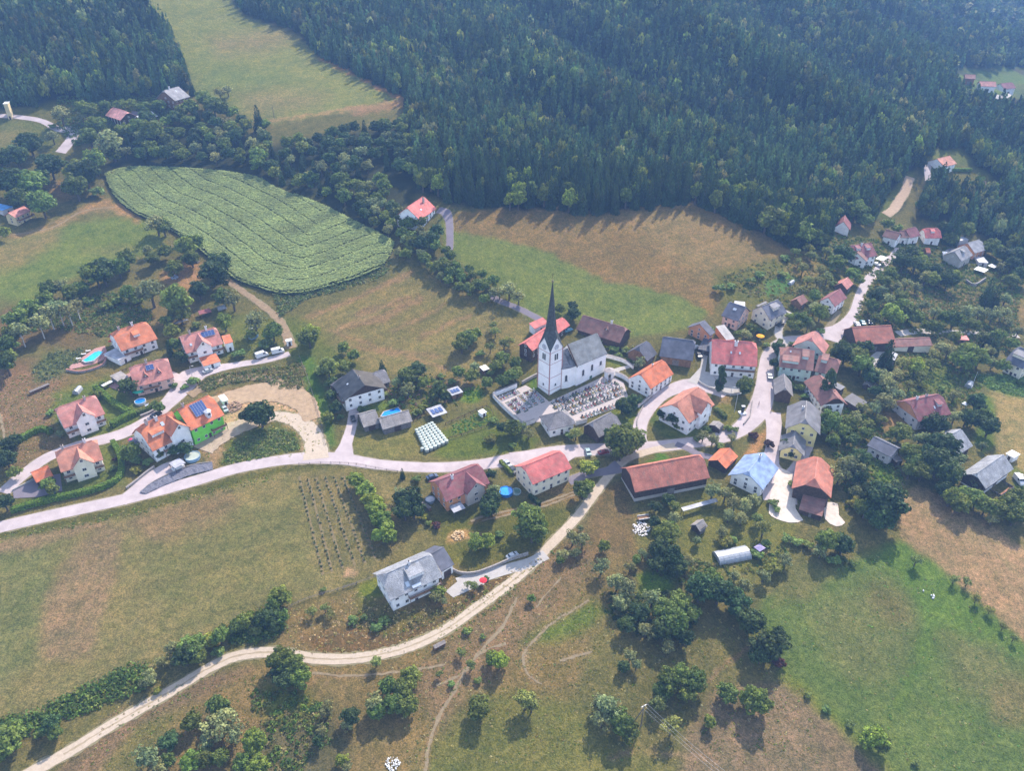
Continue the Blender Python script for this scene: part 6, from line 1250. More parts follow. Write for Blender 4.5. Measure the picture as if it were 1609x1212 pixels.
# ---------------------------------------------------------------- forest
def forest():
    pts = []
    for nm, poly in FORESTS.items():
        for y0, y1, spc in ((380, 600, 5.0), (600, 760, 5.6), (760, 1000, 7.0), (1000, 1500, 9.5), (1500, 2600, 15)):
            X, Y = np.meshgrid(np.arange(-500 - (y1-600 if y1 > 900 else 0)*.2, 720 if y1 < 1100 else 1600, spc), np.arange(y0, y1, spc)); X = X + (np.arange(X.shape[0])[:, None] % 2)*spc/2
            X = X.ravel() + rng.uniform(-.36, .36, X.size)*spc; Y = Y.ravel() + rng.uniform(-.36, .36, Y.size)*spc; Z = TH(X, Y); d = Y*cp - (Z-HC)*sp
            px = 804.5 + F*X/d; py = 606 - F*(Y*sp + (Z-HC)*cp)/d; ok = inpoly(px, py, poly)
            for h in HOLES: ok &= ~inpoly(px, py, h)
            ok &= ~inpoly(px, py, [(1496,108),(1535,112),(1550,122),(1614,122),(1614,170),(1560,172),(1500,152)]); ok &= (sdist(px, py, [(1392,338),(1403,330),(1414,314),(1423,298),(1430,278)], False) > 11); ok &= ~inpoly(px, py, [(1446,262),(1512,258),(1512,280),(1446,296)])
            for x, y, z, a, b_, dd in zip(X[ok], Y[ok], Z[ok], px[ok], py[ok], d[ok]): pts.append((x, y, z, a, b_, dd, spc))
    P = np.array(pts); print('forest points', len(P))
    cl = lownoise(P[:,0], P[:,1], 90, 31); dec = (rng.random(len(P)) < np.clip(.2 + .18*cl, .05, .6))
    order = np.argsort(P[:,5]); nearc = set([i for i in order if not dec[i] and -40 < P[i,3] < 1650 and P[i,4] > -10][:300]); neard = set([i for i in order if dec[i]][:60])
    for i in sorted(nearc): plant(P[i,0], P[i,1], rnd.uniform(2.5, 3.7), 'c', rnd.uniform(12, 19.5), 'spruces along the near edge of the hillside forest', 'dark spruce standing along the near edge of the hillside forest')
    for i in sorted(neard): plant(P[i,0], P[i,1], rnd.uniform(3, 4.4), rnd.choice('bbl'), rnd.uniform(10, 15), 'leafy trees mixed into the forest edge', 'rounded leafy tree mixed among the spruces of the forest edge')
    rest = np.array([i for i in range(len(P)) if i not in nearc and i not in neard]); V = []; VV = []; TT = []
    base = {}
    for lod, (nq, ls) in enumerate(((240, .155), (120, .215), (50, .33))):
        for kd in ('c', 'b'):
            for v in range(4):
                C, N, S, vv = crown_cloud(20, 40, 200+v, kd, .1); s = rng.choice(len(C), nq, replace=False); 
                q, _ = leafquads(C[s], N[s], np.full(nq, ls*(1.0 if kd == 'b' else .9)), .4); base[(lod, kd, v)] = (q, vv[s]*rng.uniform(.8, 1.2, nq))
    for i in rest:
        x, y, z, a, b_, dd, spc = P[i]
        if a < -140 or a > 1760 or b_ < -130: continue
        lod = 0 if dd < 560 else (1 if dd < 850 else 2); kd = 'b' if dec[i] else 'c'; q, vv = base[(lod, kd, rng.integers(4))]
        sc_ = max(1, spc/5.4)*.92; H = rng.uniform(11.5, 17.5)*(1 if sc_ < 1.3 else 1.12) if kd == 'c' else rng.uniform(11, 16); R = rng.uniform(2.6, 4.0)*sc_ if kd == 'c' else rng.uniform(3.2, 4.3)*sc_
        hz = H*.46; ang = rng.uniform(0, 6.28); ca, sa = cos(ang), sin(ang)
        V.append(np.column_stack([x + (q[:,0]*ca - q[:,1]*sa)*R, y + (q[:,0]*sa + q[:,1]*ca)*R, z + H - hz + q[:,2]*hz])); VV.append(vv)
        col = np.array(CO['c']) if kd == 'c' else np.array(CO[rng.choice(list('bbbdw'))])*.72
        m = 1.25 + .6*rng.standard_normal()*.8 + .22*lownoise(np.array([x]), np.array([y]), 120, 77)[0]; h_ = rng.uniform(-.15, .22); col = col*np.clip(m, .6, 2.6)*np.array([1+h_, 1, 1-h_*.5]); TT.append(np.tile([*col, 1], (len(vv), 1)))
    V = np.concatenate(V); VV = np.concatenate(VV); TT = np.concatenate(TT); print('forest quads', len(VV))
    o = mkobj('forest', npmesh('forest', V, np.arange(len(V)).reshape(-1, 4), leafmat('forest_foliage', True), [('v', 'FLOAT', 'FACE', VV), ('tint', 'FLOAT_COLOR', 'FACE', TT)]))
    tag(o, 'dense dark spruce forest covering the hillsides behind the village', 'forest', kind='stuff')
forest()
# the broadleaf trees that show smallest, past three hundred, become one object
def fold_small():
    L = [r for r in TREES if r[0].name.startswith('broadleaf_tree')]; L.sort(key=lambda r: -r[4]*F/proj(r[2], r[3], th(r[2], r[3]))[2]); V = []; VV = []; TT = []
    bpy.context.view_layer.update()
    for r in L[285:]:
        t = r[0]
        for c in list(t.children):
            if c.name.startswith('crown'):
                me = c.data; n = len(me.vertices); co = np.empty(n*3, np.float32); me.vertices.foreach_get('co', co); co = co.reshape(-1, 4, 3)[::2]; ce = co.mean(1, keepdims=True); co = ce + (co-ce)*1.35
                M = np.array(c.matrix_world); w = co.reshape(-1, 3) @ M[:3,:3].T + M[:3,3]; v = np.empty(len(me.polygons), np.float32); me.attributes['v'].data.foreach_get('value', v); V.append(w); VV.append(v[::2]); TT.append(np.tile(np.array(c.color[:]), (len(v[::2]), 1)))
            bpy.data.objects.remove(c)
        TREES.remove(r); bpy.data.objects.remove(t)
    if V:
        V = np.concatenate(V); o = mkobj('small_trees', npmesh('small_trees', V, np.arange(len(V)).reshape(-1, 4), leafmat('forest_foliage', True), [('v', 'FLOAT', 'FACE', np.concatenate(VV)), ('tint', 'FLOAT_COLOR', 'FACE', np.concatenate(TT))]))
        tag(o, 'remaining small leafy trees scattered through woods and gardens', 'trees', kind='stuff')
fold_small()
# ---------------------------------------------------------------- scrub and ground cover (uncountable)
def scrub(label, poly, dens, size, col, h=1.2, nm='scrub'):
    P = [g(*p) for p in poly]; xs = [p[0] for p in P]; ys = [p[1] for p in P]; area = (max(xs)-min(xs))*(max(ys)-min(ys)); n = int(area*dens/20)
    X = rng.uniform(min(xs), max(xs), n); Y = rng.uniform(min(ys), max(ys), n); ok = inpoly(X, Y, P); X, Y = X[ok], Y[ok]; Z = TH(X, Y); C = []; N = []; T = []
    R = rng.uniform(.5, 1.5, len(X))*h; m = 16
    a = rng.normal(0, 1, (len(X), m, 3)); a[..., 2] = np.abs(a[..., 2]); a /= np.linalg.norm(a, axis=2)[..., None]
    c = np.stack([X, Y, Z], -1)[:, None] + a*R[:, None, None]*np.array([1, 1, .75 if nm != 'grass_tufts' else .35]); q, fq = leafquads(c.reshape(-1, 3), a.reshape(-1, 3), np.full(c.shape[0]*m, size), .5)
    vv = np.repeat(rng.uniform(.65, 1.35, len(X)), m)*rng.uniform(.8, 1.2, len(X)*m)
    cols = [np.array(A(*k))*(2.5 if nm == 'grass_tufts' else 1.8) for k in col]; pick = np.array([cols[i] for i in rng.integers(0, len(cols), len(X))]); T = np.repeat(np.column_stack([pick, np.ones(len(X))]), m, 0)
    o = mkobj(nm, npmesh(nm, q, fq, leafmat('forest_foliage', True), [('v', 'FLOAT', 'FACE', vv), ('tint', 'FLOAT_COLOR', 'FACE', T)])); tag(o, label, nm.replace('_', ' '), kind='stuff')
G1 = [(96,124,70), (84,112,70), (112,128,76)]; G2 = [(120,126,84), (140,132,96), (98,118,74)]
scrub('thick green scrub bank between the gravel track and the meadow', [(0,1130),(60,1122),(130,1082),(200,1050),(235,1040),(240,1075),(180,1105),(120,1125),(60,1150),(0,1170)], 26, .3, G1, 1.3)
scrub('overgrown rough bank below the street and vans', [(312,600),(350,588),(420,578),(475,570),(482,590),(470,612),(440,610),(400,596),(350,606),(320,618)], 24, .26, G2, .8)
scrub('green mound of weeds inside the gravel road bend', [(352,712),(385,690),(430,672),(462,680),(472,706),(430,716),(380,726),(352,730)], 26, .24, [(118,138,86), (104,126,76), (138,144,100)], .7)
scrub('scrub strip along the lower edge of the maize', [(440,500),(480,470),(540,455),(590,440),(612,425),(615,405),(600,410),(560,432),(520,446),(480,458),(430,462)], 20, .28, [(112,130,90), (96,118,78), (130,138,100)], .8)
scrub('tangled scrub in the gully at the lower left', [(400,1080),(470,1090),(520,1110),(520,1170),(470,1212),(420,1212),(420,1150),(390,1110)], 12, .26, G2 + G1, .8)
scrub('bushy bank above the hairpin of the gravel track', [(345,990),(400,960),(440,950),(450,990),(420,1008),(370,1015)], 24, .28, G1, 1.1)
scrub('weedy bank below the grey slate-roofed house', [(560,950),(600,962),(680,965),(740,940),(790,915),(740,950),(680,985),(600,1000),(555,985)], 9, .22, [(150,140,106), (124,126,84), (112,122,76)], .5)
scrub('undergrowth beneath the birch wood', [(10,500),(90,470),(180,460),(240,490),(230,525),(160,530),(80,515),(20,530)], 18, .26, G1 + G2, .8)
scrub('bramble patch left of the swimming pool', [(48,585),(80,555),(130,545),(135,565),(105,580),(70,602)], 10, .24, [(108,122,92), (96,112,84)], .6)
scrub('garden greenery between the chalet and the garden huts', [(600,600),(690,585),(700,600),(720,640),(680,640),(640,655),(610,640)], 9, .24, G1 + [(140,150,84), (150,120,110)], .6)
scrub('leafy vegetable beds inside the fenced garden', [(704,686),(712,668),(745,652),(768,650),(770,662),(740,676)], 22, .2, [(92,134,76), (104,148,90), (150,160,90)], .35, 'vegetables')
scrub('low vegetable rows of the fenced garden beds above', [(726,612),(752,606),(762,622),(735,634)], 22, .2, [(110,150,76), (96,134,70)], .3, 'vegetables')
scrub('cottage garden plants behind the brown barn and walls', [(915,530),(935,535),(975,545),(1005,545),(1010,560),(985,570),(960,560),(930,548)], 14, .22, G1 + [(150,150,90)], .6)
scrub('undergrowth around the orchard below the long barn', [(1030,870),(1110,880),(1180,860),(1240,860),(1230,900),(1160,900),(1080,930),(1020,900)], 14, .24, G1 + G2, .7)
scrub('dark undergrowth under the tree group in the lower pasture', [(960,930),(1060,930),(1100,960),(1080,1010),(1000,1000),(950,960)], 12, .26, [(70,92,64), (82,104,68)], .7)
scrub('undergrowth between the houses and trees on the right', [(1290,640),(1360,640),(1400,680),(1420,760),(1390,800),(1330,800),(1310,720)], 12, .26, G1, .7)
scrub('orchard undergrowth right of the dark trees', [(1400,560),(1500,550),(1550,600),(1520,640),(1430,640)], 10, .26, G1 + [(140,150,92)], .7)
scrub('undergrowth beside the rising road', [(1370,440),(1480,440),(1600,470),(1600,560),(1460,530),(1340,500)], 9, .28, G1 + G2, .8)
scrub('orchard scrub right of the brown field', [(1120,440),(1240,400),(1300,400),(1320,440),(1280,500),(1180,470)], 5, .26, G2, .6)
scrub('rough grass tufts across the lower pasture', [(600,1000),(900,880),(1000,900),(1180,1000),(1260,1080),(1300,1200),(640,1200)], 5, .11, G2+[(160,156,120)], .3, 'grass_tufts')
scrub('pale straw coloured tufts on the bank above the gravel track', [(430,960),(560,930),(640,960),(740,930),(860,870),(820,905),(700,985),(600,1025),(470,1030)], 9, .13, [(166,156,116), (140,140,96), (176,160,130)], .35, 'grass_tufts')
scrub('weed tufts on the lower left verge and slope', [(180,1110),(330,1060),(420,1060),(400,1210),(120,1210)], 6, .12, G2, .3, 'grass_tufts')
scrub('weed clumps in the right-hand meadow', [(1200,940),(1400,860),(1600,1010),(1609,1210),(1430,1210)], 2.2, .12, [(96,132,80), (116,136,92), (140,140,104)], .3, 'grass_tufts')
scrub('dry tufts on the slope left of the pink gabled house', [(0,590),(100,590),(90,690),(20,740),(0,700)], 8, .14, [(160,140,112), (130,128,90), (110,122,80)], .35, 'grass_tufts')
scrub('weeds on the bare ground right of the bright green house', [(310,700),(345,660),(480,600),(505,640),(510,700),(480,715),(340,730)], 5, .15, [(150,146,100), (118,134,84)], .35, 'grass_tufts')
scrub('grass and weed tufts along the road edge of the lower left meadow', [(-10,842),(110,820),(230,795),(420,744),(440,752),(235,806),(110,832),(-10,856)], 10, .16, G2, .35, 'grass_tufts')
scrub('reed-like weeds beside the upper side of the gravel track', [(700,1000),(760,960),(800,925),(840,885),(870,860),(880,862),(840,905),(780,960),(720,1008)], 8, .18, G2, .4, 'grass_tufts')
scrub('undergrowth between meadow road and farmstead at upper left', [(90,150),(250,150),(290,170),(200,205),(120,230),(90,200)], 12, .3, [(84,108,74), (98,122,80)], .9)
scrub('small green maize plot at the right edge', [(1528,590),(1609,590),(1640,600),(1640,632),(1558,612)], 26, .26, [(104,138,84), (116,146,90)], .8, 'maize_plot')
scrub('bushes around the hamlet below the forest', [(1240,370),(1330,370),(1500,390),(1609,420),(1609,470),(1500,450),(1400,440),(1300,420)], 6, .3, G1 + [(90,110,70)], .9)
# ---------------------------------------------------------------- vehicles
PAINT = objcol('car_paint', .3, .5); TYRE = plain('tyre', (.03,.03,.03), .9, .1); RIM = plain('rim', (.4,.4,.42), .4, .05, 1, .7)
def make_car(kind):
    if kind == 'car': prof = [(-2.15,.35),(-2.2,.8),(-2.05,1.02),(-1.55,1.1),(-1.0,1.46),(.45,1.48),(1.15,1.06),(2.0,.92),(2.2,.7),(2.18,.35)]; Wd = 1.78; wins = [(-1.42,1.1),(-.95,1.4),(.42,1.42),(1.0,1.08)]; wb_ = 1.32
    else: prof = [(-2.7,.4),(-2.75,2.35),(-2.6,2.5),(1.2,2.5),(1.75,1.65),(2.55,1.25),(2.75,.9),(2.72,.4)]; Wd = 2.0; wins = [(.35,1.5),(.35,2.25),(1.15,2.25),(1.6,1.55)]; wb_ = 1.7
    b = MB(); n = len(prof); hw = Wd/2; vs = []
    for y, k in ((-hw, 1), (hw, 1)):
        for x, z in prof: vs.append((x, y*(1 if z < 1.15 and kind == 'car' or kind != 'car' else .84), z))
    b.add(vs, [tuple(range(n)), tuple(range(2*n-1, n-1, -1))] + [(i, n+i, n+(i+1)%n, (i+1)%n) for i in range(n)])
    t = thing('car' if kind == 'car' else 'van', '', kind); bo = b.build('body', PAINT, t)
    gl = MB()
    for s in (-1, 1):
        yy = hw*(.9 if kind == 'car' else 1) + .0; y2 = hw*(.86 if kind == 'car' else 1)
        gl.slab([(x, s*((yy+.012) if z < 1.2 else (y2+.012)) , z) for x, z in wins][::s], (0, s*.02, 0))
    gl.build('side_window', GLASS, t)
    wsh = MB()
    if kind == 'car': wsh.slab([(.50,-.68,1.475),(1.12,-.74,1.1),(1.12,.74,1.1),(.50,.68,1.475)], (.03,0,.03)); wsh.slab([(-1.05,-.68,1.45),(-1.05,.68,1.45),(-1.5,.7,1.14),(-1.5,-.7,1.14)], (-.03,0,.03))
    else: wsh.slab([(1.24,-.88,2.44),(1.72,-.9,1.72),(1.72,.9,1.72),(1.24,.88,2.44)], (.03,0,.03))
    wsh.build('windscreen', GLASS, t)
    for x in (-wb_, wb_):
        for s in (-1, 1):
            w = MB(); w.tube((0,-.11,0),(0,.11,0),.33,.33,12); wo = w.build('wheel', TYRE, t, loc=(x, s*(hw-.12), .33)); MB().tube((0,-.125,0),(0,.125,0),.19,.19,8).build('rim', RIM, wo)
    for s in (-1, 1): MB().box(2.19 if kind == 'car' else 2.74, s*.62, .72 if kind == 'car' else .85, .06, .34, .16).build('headlight', plain('lamp_glass', (.6,.6,.58), .2, .02), t)
    return t
CARM = {}
def car(px, py, px2, py2, kind, col, label, h=0.0):
    x, y = g(px, py); x2, y2 = g(px2, py2); rz = atan2(y2-y, x2-x); z = th(x, y) + .1 + h
    if kind not in CARM: CARM[kind] = o = make_car(kind); o.location = (x, y, z); o.rotation_euler = (0,0,rz); tag(o, label, kind)
    else: o = dup(CARM[kind], (x, y, z), rz, label)
    for c in o.children:
        if c.name.startswith('body'): c.color = (*col, 1)
    return o
SIL = (.42,.44,.46); WHT = (.72,.72,.72); BLK = (.02,.022,.028); BLU = (.04,.07,.14)
car(327,585,334,582,'car',SIL,'silver estate car parked on the street below the orange porch')
car(412,561,420,558,'van',WHT,'white van, nearer the houses of the two on the gravel lane')
car(437,555,445,553,'van',WHT,'white van, nearer the box trailer of the two on the gravel lane')
car(354,645,357,650,'car',SIL,'silver car beside the bare earth right of the green house')
car(246,654,253,650,'car',BLK,'black car on the lawn behind the street hedge')
car(280,737,288,733,'car',WHT,'white car under the flat car port of the duplex')
car(555,660,553,652,'car',BLK,'black car under the black-roofed chalet at the driveway top')
car(679,752,688,749,'car',BLU,'dark blue car tucked behind the brown-red roofed house')
car(797,731,803,738,'car',SIL,'silver car parked beside the coral-roofed house, nearer the road')
car(806,741,812,748,'car',BLK,'dark car parked below the silver one left of the coral-roofed house')
car(948,713,957,711,'car',(.25,.02,.03),'dark red car at the edge of the main road under the walnut tree')
car(924,713,926,719,'car',(.3,.42,.42),'pale turquoise car on the wide part of the main road')
car(1209,593,1208,588,'car',SIL,'silver car on the village road near the roadside barn')
car(1377,549,1383,547,'car',WHT,'white car parked in the yard below the long upper barn')
car(1377,417,1382,420,'car',WHT,'white car at the rising road in front of the flat car port roof')
car(1268,620,1271,626,'car',SIL,'silver-blue car between the yellow house and the faded farmhouse')
car(1355,509,1352,503,'car',(.03,.22,.3),'turquoise car among parked cars above the upper barn')
car(1346,511,1343,506,'car',WHT,'white car, leftmost of those parked above the upper barn')
car(1366,508,1364,503,'car',BLU,'dark blue car, rightmost of those parked above the upper barn')
car(885,516,891,513,'car',SIL,'silver car parked between the red and brown roofs behind the church')
car(893,521,899,518,'car',(.12,.3,.42),'light blue car parked at the left end of the long brown barn')
car(1316,481,1322,478,'car',WHT,'white car in front of the maroon-roofed house below the rising road')
car(1098,560,1100,565,'car',BLK,'black car in the narrow yard left of the inn')
car(1226,512,1233,508,'car',BLK,'black car under the balcony of the navy-roofed house')
car(1092,548,1096,546,'car',WHT,'white car at the right end of the dark grey barn')
car(1210,799,1216,796,'car',WHT,'white car at the lower edge of the gravel farmyard') if False else None
car(805,876,811,873,'car',SIL,'small grey car at the bend beside the driveway junction')
car(1600,758,1605,765,'van',WHT,'white farm van parked on grass right of the silver-grey barn')
# ---------------------------------------------------------------- pools
def round_pool(px, py, r, label, water, wallc, h=1.1, cover=False):
    x, y = g(px, py); z = th(x, y); t = thing('garden_pool', label, 'pool', (x, y, z))
    MB().lathe(0, 0, [(r, -.4), (r+.03, h), (r+.1, h), (r+.1, h+.06), (r-.05, h+.06), (r-.08, .2)], 28).build('pool_wall', plain('pool_wall_%s' % wallc[0], wallc[1], .5, .1), t)
    m = plain('pool_water_' + water[0], water[1], .12, .1, .6, 0, .6); MB().lathe(0, 0, [(r-.1, h-.22), (r-.1, h-.15)], 28).build('water' if not cover else 'cover', m, t)
    ld = MB(); 
    for s in (-.22, .22): ld.tube((r+.05, s, -.1), (r+.05, s, h+.6), .035, .035, 5)
    for k in range(4): ld.tube((r+.05, -.22, .15+k*.3), (r+.05, .22, .15+k*.3), .03, .03, 5)
    ld.build('ladder', METAL, t); return t
BLW = ('blue', (.02,.22,.62)); 
round_pool(398,529,2.4,'round turquoise-blue pool under trees, upper left garden',('turq', (.03,.32,.55)),('grey',(.2,.3,.4)))
round_pool(303,720,2.8,'round pool with pale cover beside the flat car port',('beige', (.38,.42,.36)),('light blue',(.25,.38,.5)),1.1,True)
round_pool(795,775,2.5,'round bright blue pool right of the walnut tree',('bright', (.01,.25,.72)),('bluewall',(.02,.18,.5)))
round_pool(811,774,1.7,'small round dark green pool or trampoline ring on the lawn',('darkgreen', (.06,.14,.12)),('palering',(.3,.4,.42)),.5)
round_pool(676,787,1.7,'round pool with grey-white cover left of the brown-red roofed house',('greycover', (.42,.42,.44)),('grey2',(.2,.25,.3)),.8,True)
round_pool(221,633,2.1,'small blue garden pool beside the green parasol',('blue3', (.02,.20,.60)),('whitewall',(.6,.62,.62)),.9)
def inground(label, pix, deck, water, coping, nm='swimming_pool', smooth=False):
    P = [g(*p) for p in pix]; c = np.mean(P, 0); z = max(th(*p) for p in P) + .12; t = thing(nm, label, 'pool', (c[0], c[1], z)); L = [(p[0]-c[0], p[1]-c[1]) for p in P]
    o = [(x*1.0 + .5*x/math.hypot(x,y), y + .5*y/math.hypot(x,y)) for x,y in L]; n = len(L)
    m = MB(); vs = [(x,y,.12) for x,y in L] + [(x,y,.12) for x,y in o] + [(x,y,-.6) for x,y in o] + [(x,y,-.5) for x,y in L]
    m.add(vs, [((i+1)%n, i, n+i, n+(i+1)%n)[::-1] for i in range(n)] + [(n+i, 2*n+i, 2*n+(i+1)%n, n+(i+1)%n) for i in range(n)] + [(i, (i+1)%n, 3*n+(i+1)%n, 3*n+i) for i in range(n)]); m.build('coping', coping, t)
    w = MB(); w.add([(x,y,.0) for x,y in L], [tuple(range(n))] if sum((L[i][0]*L[(i+1)%n][1]-L[(i+1)%n][0]*L[i][1]) for i in range(n)) > 0 else [tuple(range(n-1,-1,-1))]); w.build('water', water, t); return t
WATER = plain('pool_water', (.01,.42,.68), .1, .12, .5, 0, .6)
sheet_s('pool_terrace', [(107,577),(120,570),(135,558),(150,548),(165,544),(168,552),(163,566),(150,572),(130,577),(112,581)], PAVE, lift=.2)
inground('turquoise swimming pool on a curved red terrace left of the orange-roofed chalet', [(131,569),(136,572),(148,570),(160,558),(162,554),(152,552)], None, WATER, plain('pool_coping', A(232,226,222), .7, .08))
inground('rectangular blue covered pool between terrace and the grey shingle outbuildings', [(599,656),(604,648),(625,641),(630,648),(622,656)], None, plain('pool_cover_blue', (.01,.24,.72), .4, .15, 2), plain('pool_coping', A(232,226,222), .7, .08))
wall_obj('retaining_wall', 'curved stone wall carrying the swimming pool terrace', 'wall', [(105,583),(125,586),(145,582),(163,574),(168,562)], .9, .6, STONE, cap=plain('coping_red', A(206,150,140), .8, .1))
# parasols
def parasol(px, py, col, label, r=1.7, h=2.5, nm='parasol', cat='parasol'):
    x, y = g(px, py, h); z = th(x, y); t = thing(nm, label, cat, (x, y, z)); MB().tube((0,0,-.1),(0,0,h+.1),.04,.03,6).build('pole', METAL, t)
    MB().lathe(0, 0, [(r, h-.35), (r*.5, h-.05), (.05, h+.12)], 8).build('canopy', plain('canopy_' + label, col, .8, .08), t)
    MB().lathe(0, 0, [(.4, 0), (.4, .12), (.1, .16)], 10).build('base', CONC, t); return t
parasol(217,613,(.05,.50,.33),'mint green garden parasol beside the small blue pool',2.4)
parasol(1195,527,(.75,.32,.01),'orange garden parasol in the garden above the inn',1.9)
parasol(205,690,(.55,.04,.10),'red parasol beside the driveway right of the pink gabled house',1.2)
parasol(173,535,(.55,.06,.03),'red and yellow garden parasol above the swimming pool',1.0)
parasol(759,911,(.62,.03,.04),'bright red parasol beside the driveway of the lowest house',1.3,2.2)
# poly tunnels
def tunnel(pa, pb, w, h, label, nm='polytunnel'):
    a = Vector(g(*pa)); b_ = Vector(g(*pb)); L = (b_-a).length; rz = atan2((b_-a).y, (b_-a).x); m = (a+b_)/2; z = min(th(*a), th(*b_)); t = thing(nm, label, 'greenhouse', (m.x, m.y, z), rz)
    mb = MB(); n = 10; sec = [(w/2*cos(k*pi/n), h*sin(k*pi/n)) for k in range(n+1)]; vs = [(s*L/2, y, zz-.1) for s in (-1,1) for y, zz in sec]; q = n+1
    mb.add(vs, [(i, q+i, q+i+1, i+1)[::-1] for i in range(n)] + [tuple(range(q)), tuple(range(2*q-1, q-1, -1))]); mb.build('cover', plain('tunnel_film', A(206,212,222), .35, .1, 1.2, 0, .5), t)
    nr = max(3, int(L/1.8)); 
    for k in range(nr+1):
        x = -L/2 + L*k/nr; rb = MB(); r2 = [(w/2*1.015*cos(j*pi/n), h*1.015*sin(j*pi/n)-.1) for j in range(n+1)]
        for j in range(n): rb.tube((x, r2[j][0], r2[j][1]), (x, r2[j+1][0], r2[j+1][1]), .05, .05, 4, False)
        rb.build('hoop', METAL, t)
    MB().box(L/2+.02, 0, h*.42, .06, .9, h*.8).build('door', DARKW, t); return t
tunnel((1125,879),(1174,869),6.0,2.2,'long pale polytunnel greenhouse in the orchard below the farm')
tunnel((119,620),(126,611),2.6,2.0,'small white polytunnel behind the pink gabled house')
tunnel((342,487),(355,483),2.6,1.8,'small grey polytunnel in the garden above the pink-roofed house')
tunnel((1520,610),(1524,604),3.0,2.0,'small white polytunnel in the garden at the right')
tunnel((1240,448),(1246,443),2.4,1.6,'tiny white polytunnel beside the green vegetable plot')
# wrapped bales
def bales():
    wr = plain('bale_wrap', A(214,226,216,1.05), .35, .08, 2.5, 0, .5)
    m = MB().lathe(0, 0, [(.35, 0), (.66, .03), (.7, .12), (.7, 1.08), (.66, 1.18), (.35, 1.22)], 14).mesh('silage_bale', wr, True)
    a = Vector(g(655,679)); b_ = Vector(g(679,668)); c = Vector(g(671,710)); e_ = Vector(g(701,696)); u = (b_-a); nu, nv_ = 6, 9
    rows = []
    for j in range(nv_):
        for i in range(nu):
            p = a.lerp(b_, i/(nu-1)).lerp(c.lerp(e_, i/(nu-1)), j/(nv_-1)) + Vector((rnd.uniform(-.06,.06), rnd.uniform(-.06,.06))); z = th(p.x, p.y); o = mkobj('silage_bale', m, None, (p.x, p.y, z)); o.rotation_euler = (0,0,rnd.uniform(0,6)); 
            du = (a.lerp(c, j/(nv_-1)) - b_.lerp(e_, j/(nv_-1))).length/(nu-1); o.scale = (du/1.36, du/1.36, 1.1); 
            tag(o, '%s wrapped white bale in row %s counted from the back' % (ORD[i+1], NUM[j+1]), 'bale', 'white wrapped bales stacked in a block')
    x, y = g(663.5,708); o = mkobj('silage_bale', m, None, (x, y, th(x, y))); tag(o, 'single white bale standing just off the front corner of the block', 'bale', 'white wrapped bales stacked in a block')
bales()
# plantation saplings
def saplings():
    ms = [crown_mesh(300+i, 's', 5, 22, .22, 'sapling') for i in range(3)]
    ends = [((470,752),(506,898)), ((484,755),(520,893)), ((497,754),(537,888)), ((511,752),(556,884)), ((525,752),(572,880)), ((539,752),(588,872))]
    for j, (p0, p1) in enumerate(ends):
        a = Vector(g(*p0)); b_ = Vector(g(*p1)); n = 22
        for k in range(n):
            p = a.lerp(b_, k/(n-1)); 
            if rnd.random() < .07: continue
            r = rnd.uniform(.38,.6); x, y = p.x + rnd.uniform(-.25,.25), p.y + rnd.uniform(-.25,.25); o = mkobj('sapling', rnd.choice(ms), None, (x, y, th(x, y) + r*.6)); o.scale = (r, r, r*1.1); v = rnd.uniform(.8,1.2); o.color = (.13*v,.17*v,.075*v,1)
            tag(o, '%s small sapling from the road in the %s planted row' % (ORD[k+1], ORD[j+1]), 'sapling', 'saplings planted in rows on the meadow')
saplings()
# poles, lines
def pole(px, py, h, label, lean_=None):
    x, y = g(px, py); z = th(x, y); t = thing('utility_pole', label, 'pole', (x, y, z)); MB().tube((0,0,-1),(0,0,h),.19,.13,8).build('mast', GREYW, t); return t, x, y, z
t, x, y, z = pole(1007,1142,9.5,'wooden power pole with crossarm in the lower pasture')
MB().box(0,0,9.2,2.0,.14,.14,.5).build('crossarm', METAL, t); MB().tube((-2.6,.4,-.4),(0,0,8.2),.14,.12,7).build('brace', GREYW, t)
for s in (-.9,0,.9): MB().lathe(s*cos(.5), s*sin(.5), [(.06,9.2),(.09,9.4),(.05,9.6)], 8).build('insulator', plain('insulator', (.3,.2,.15), .3), t)
xe, ye = g(1190,1290); ze = th(xe, ye) + 8
wm = plain('wire', (.35,.36,.36), .5, .05, 1, .4)
for i, s in enumerate((-.9,0,.9)):
    w = MB(); p0 = Vector((x + s*cos(.5), y + s*sin(.5), z + 9.6)); p1 = Vector((xe + s*1.2, ye + s*.6, ze)); pr = p0
    for k in range(1, 13):
        q = p0.lerp(p1, k/12); q.z -= 1.6*sin(pi*k/12); w.tube(pr, q, .028, .028, 5, False); pr = q
    tag(w.build('power_line', wm), ('leftmost', 'middle', 'rightmost')[i] + ' wire running down from the pasture power pole', 'cable')
t, x, y, z = pole(431,186,7.5,'thin pole alone in the upper meadow near the wood')
def lamp(px, py, h, label):
    x, y = g(px, py); z = th(x, y); t = thing('street_lamp', label, 'lamp', (x, y, z)); MB().tube((0,0,-.3),(0,0,h),.13,.08,8).build('mast', METAL, t)
    MB().tube((0,0,h-.03),(.9,.2,h+.15),.05,.05,6).build('arm', METAL, t); MB().box(1.1,.25,h+.16,.7,.25,.12,.2).build('lamp_head', FRAME, t)
lamp(1154,648,9.0,'tall silver mast with lamp between the round tree and the inn yard'); lamp(1148,622,4,'short pale lamp post at the corner of the inn yard'); lamp(302,592,5,'slim street lamp on the wide paved junction left')
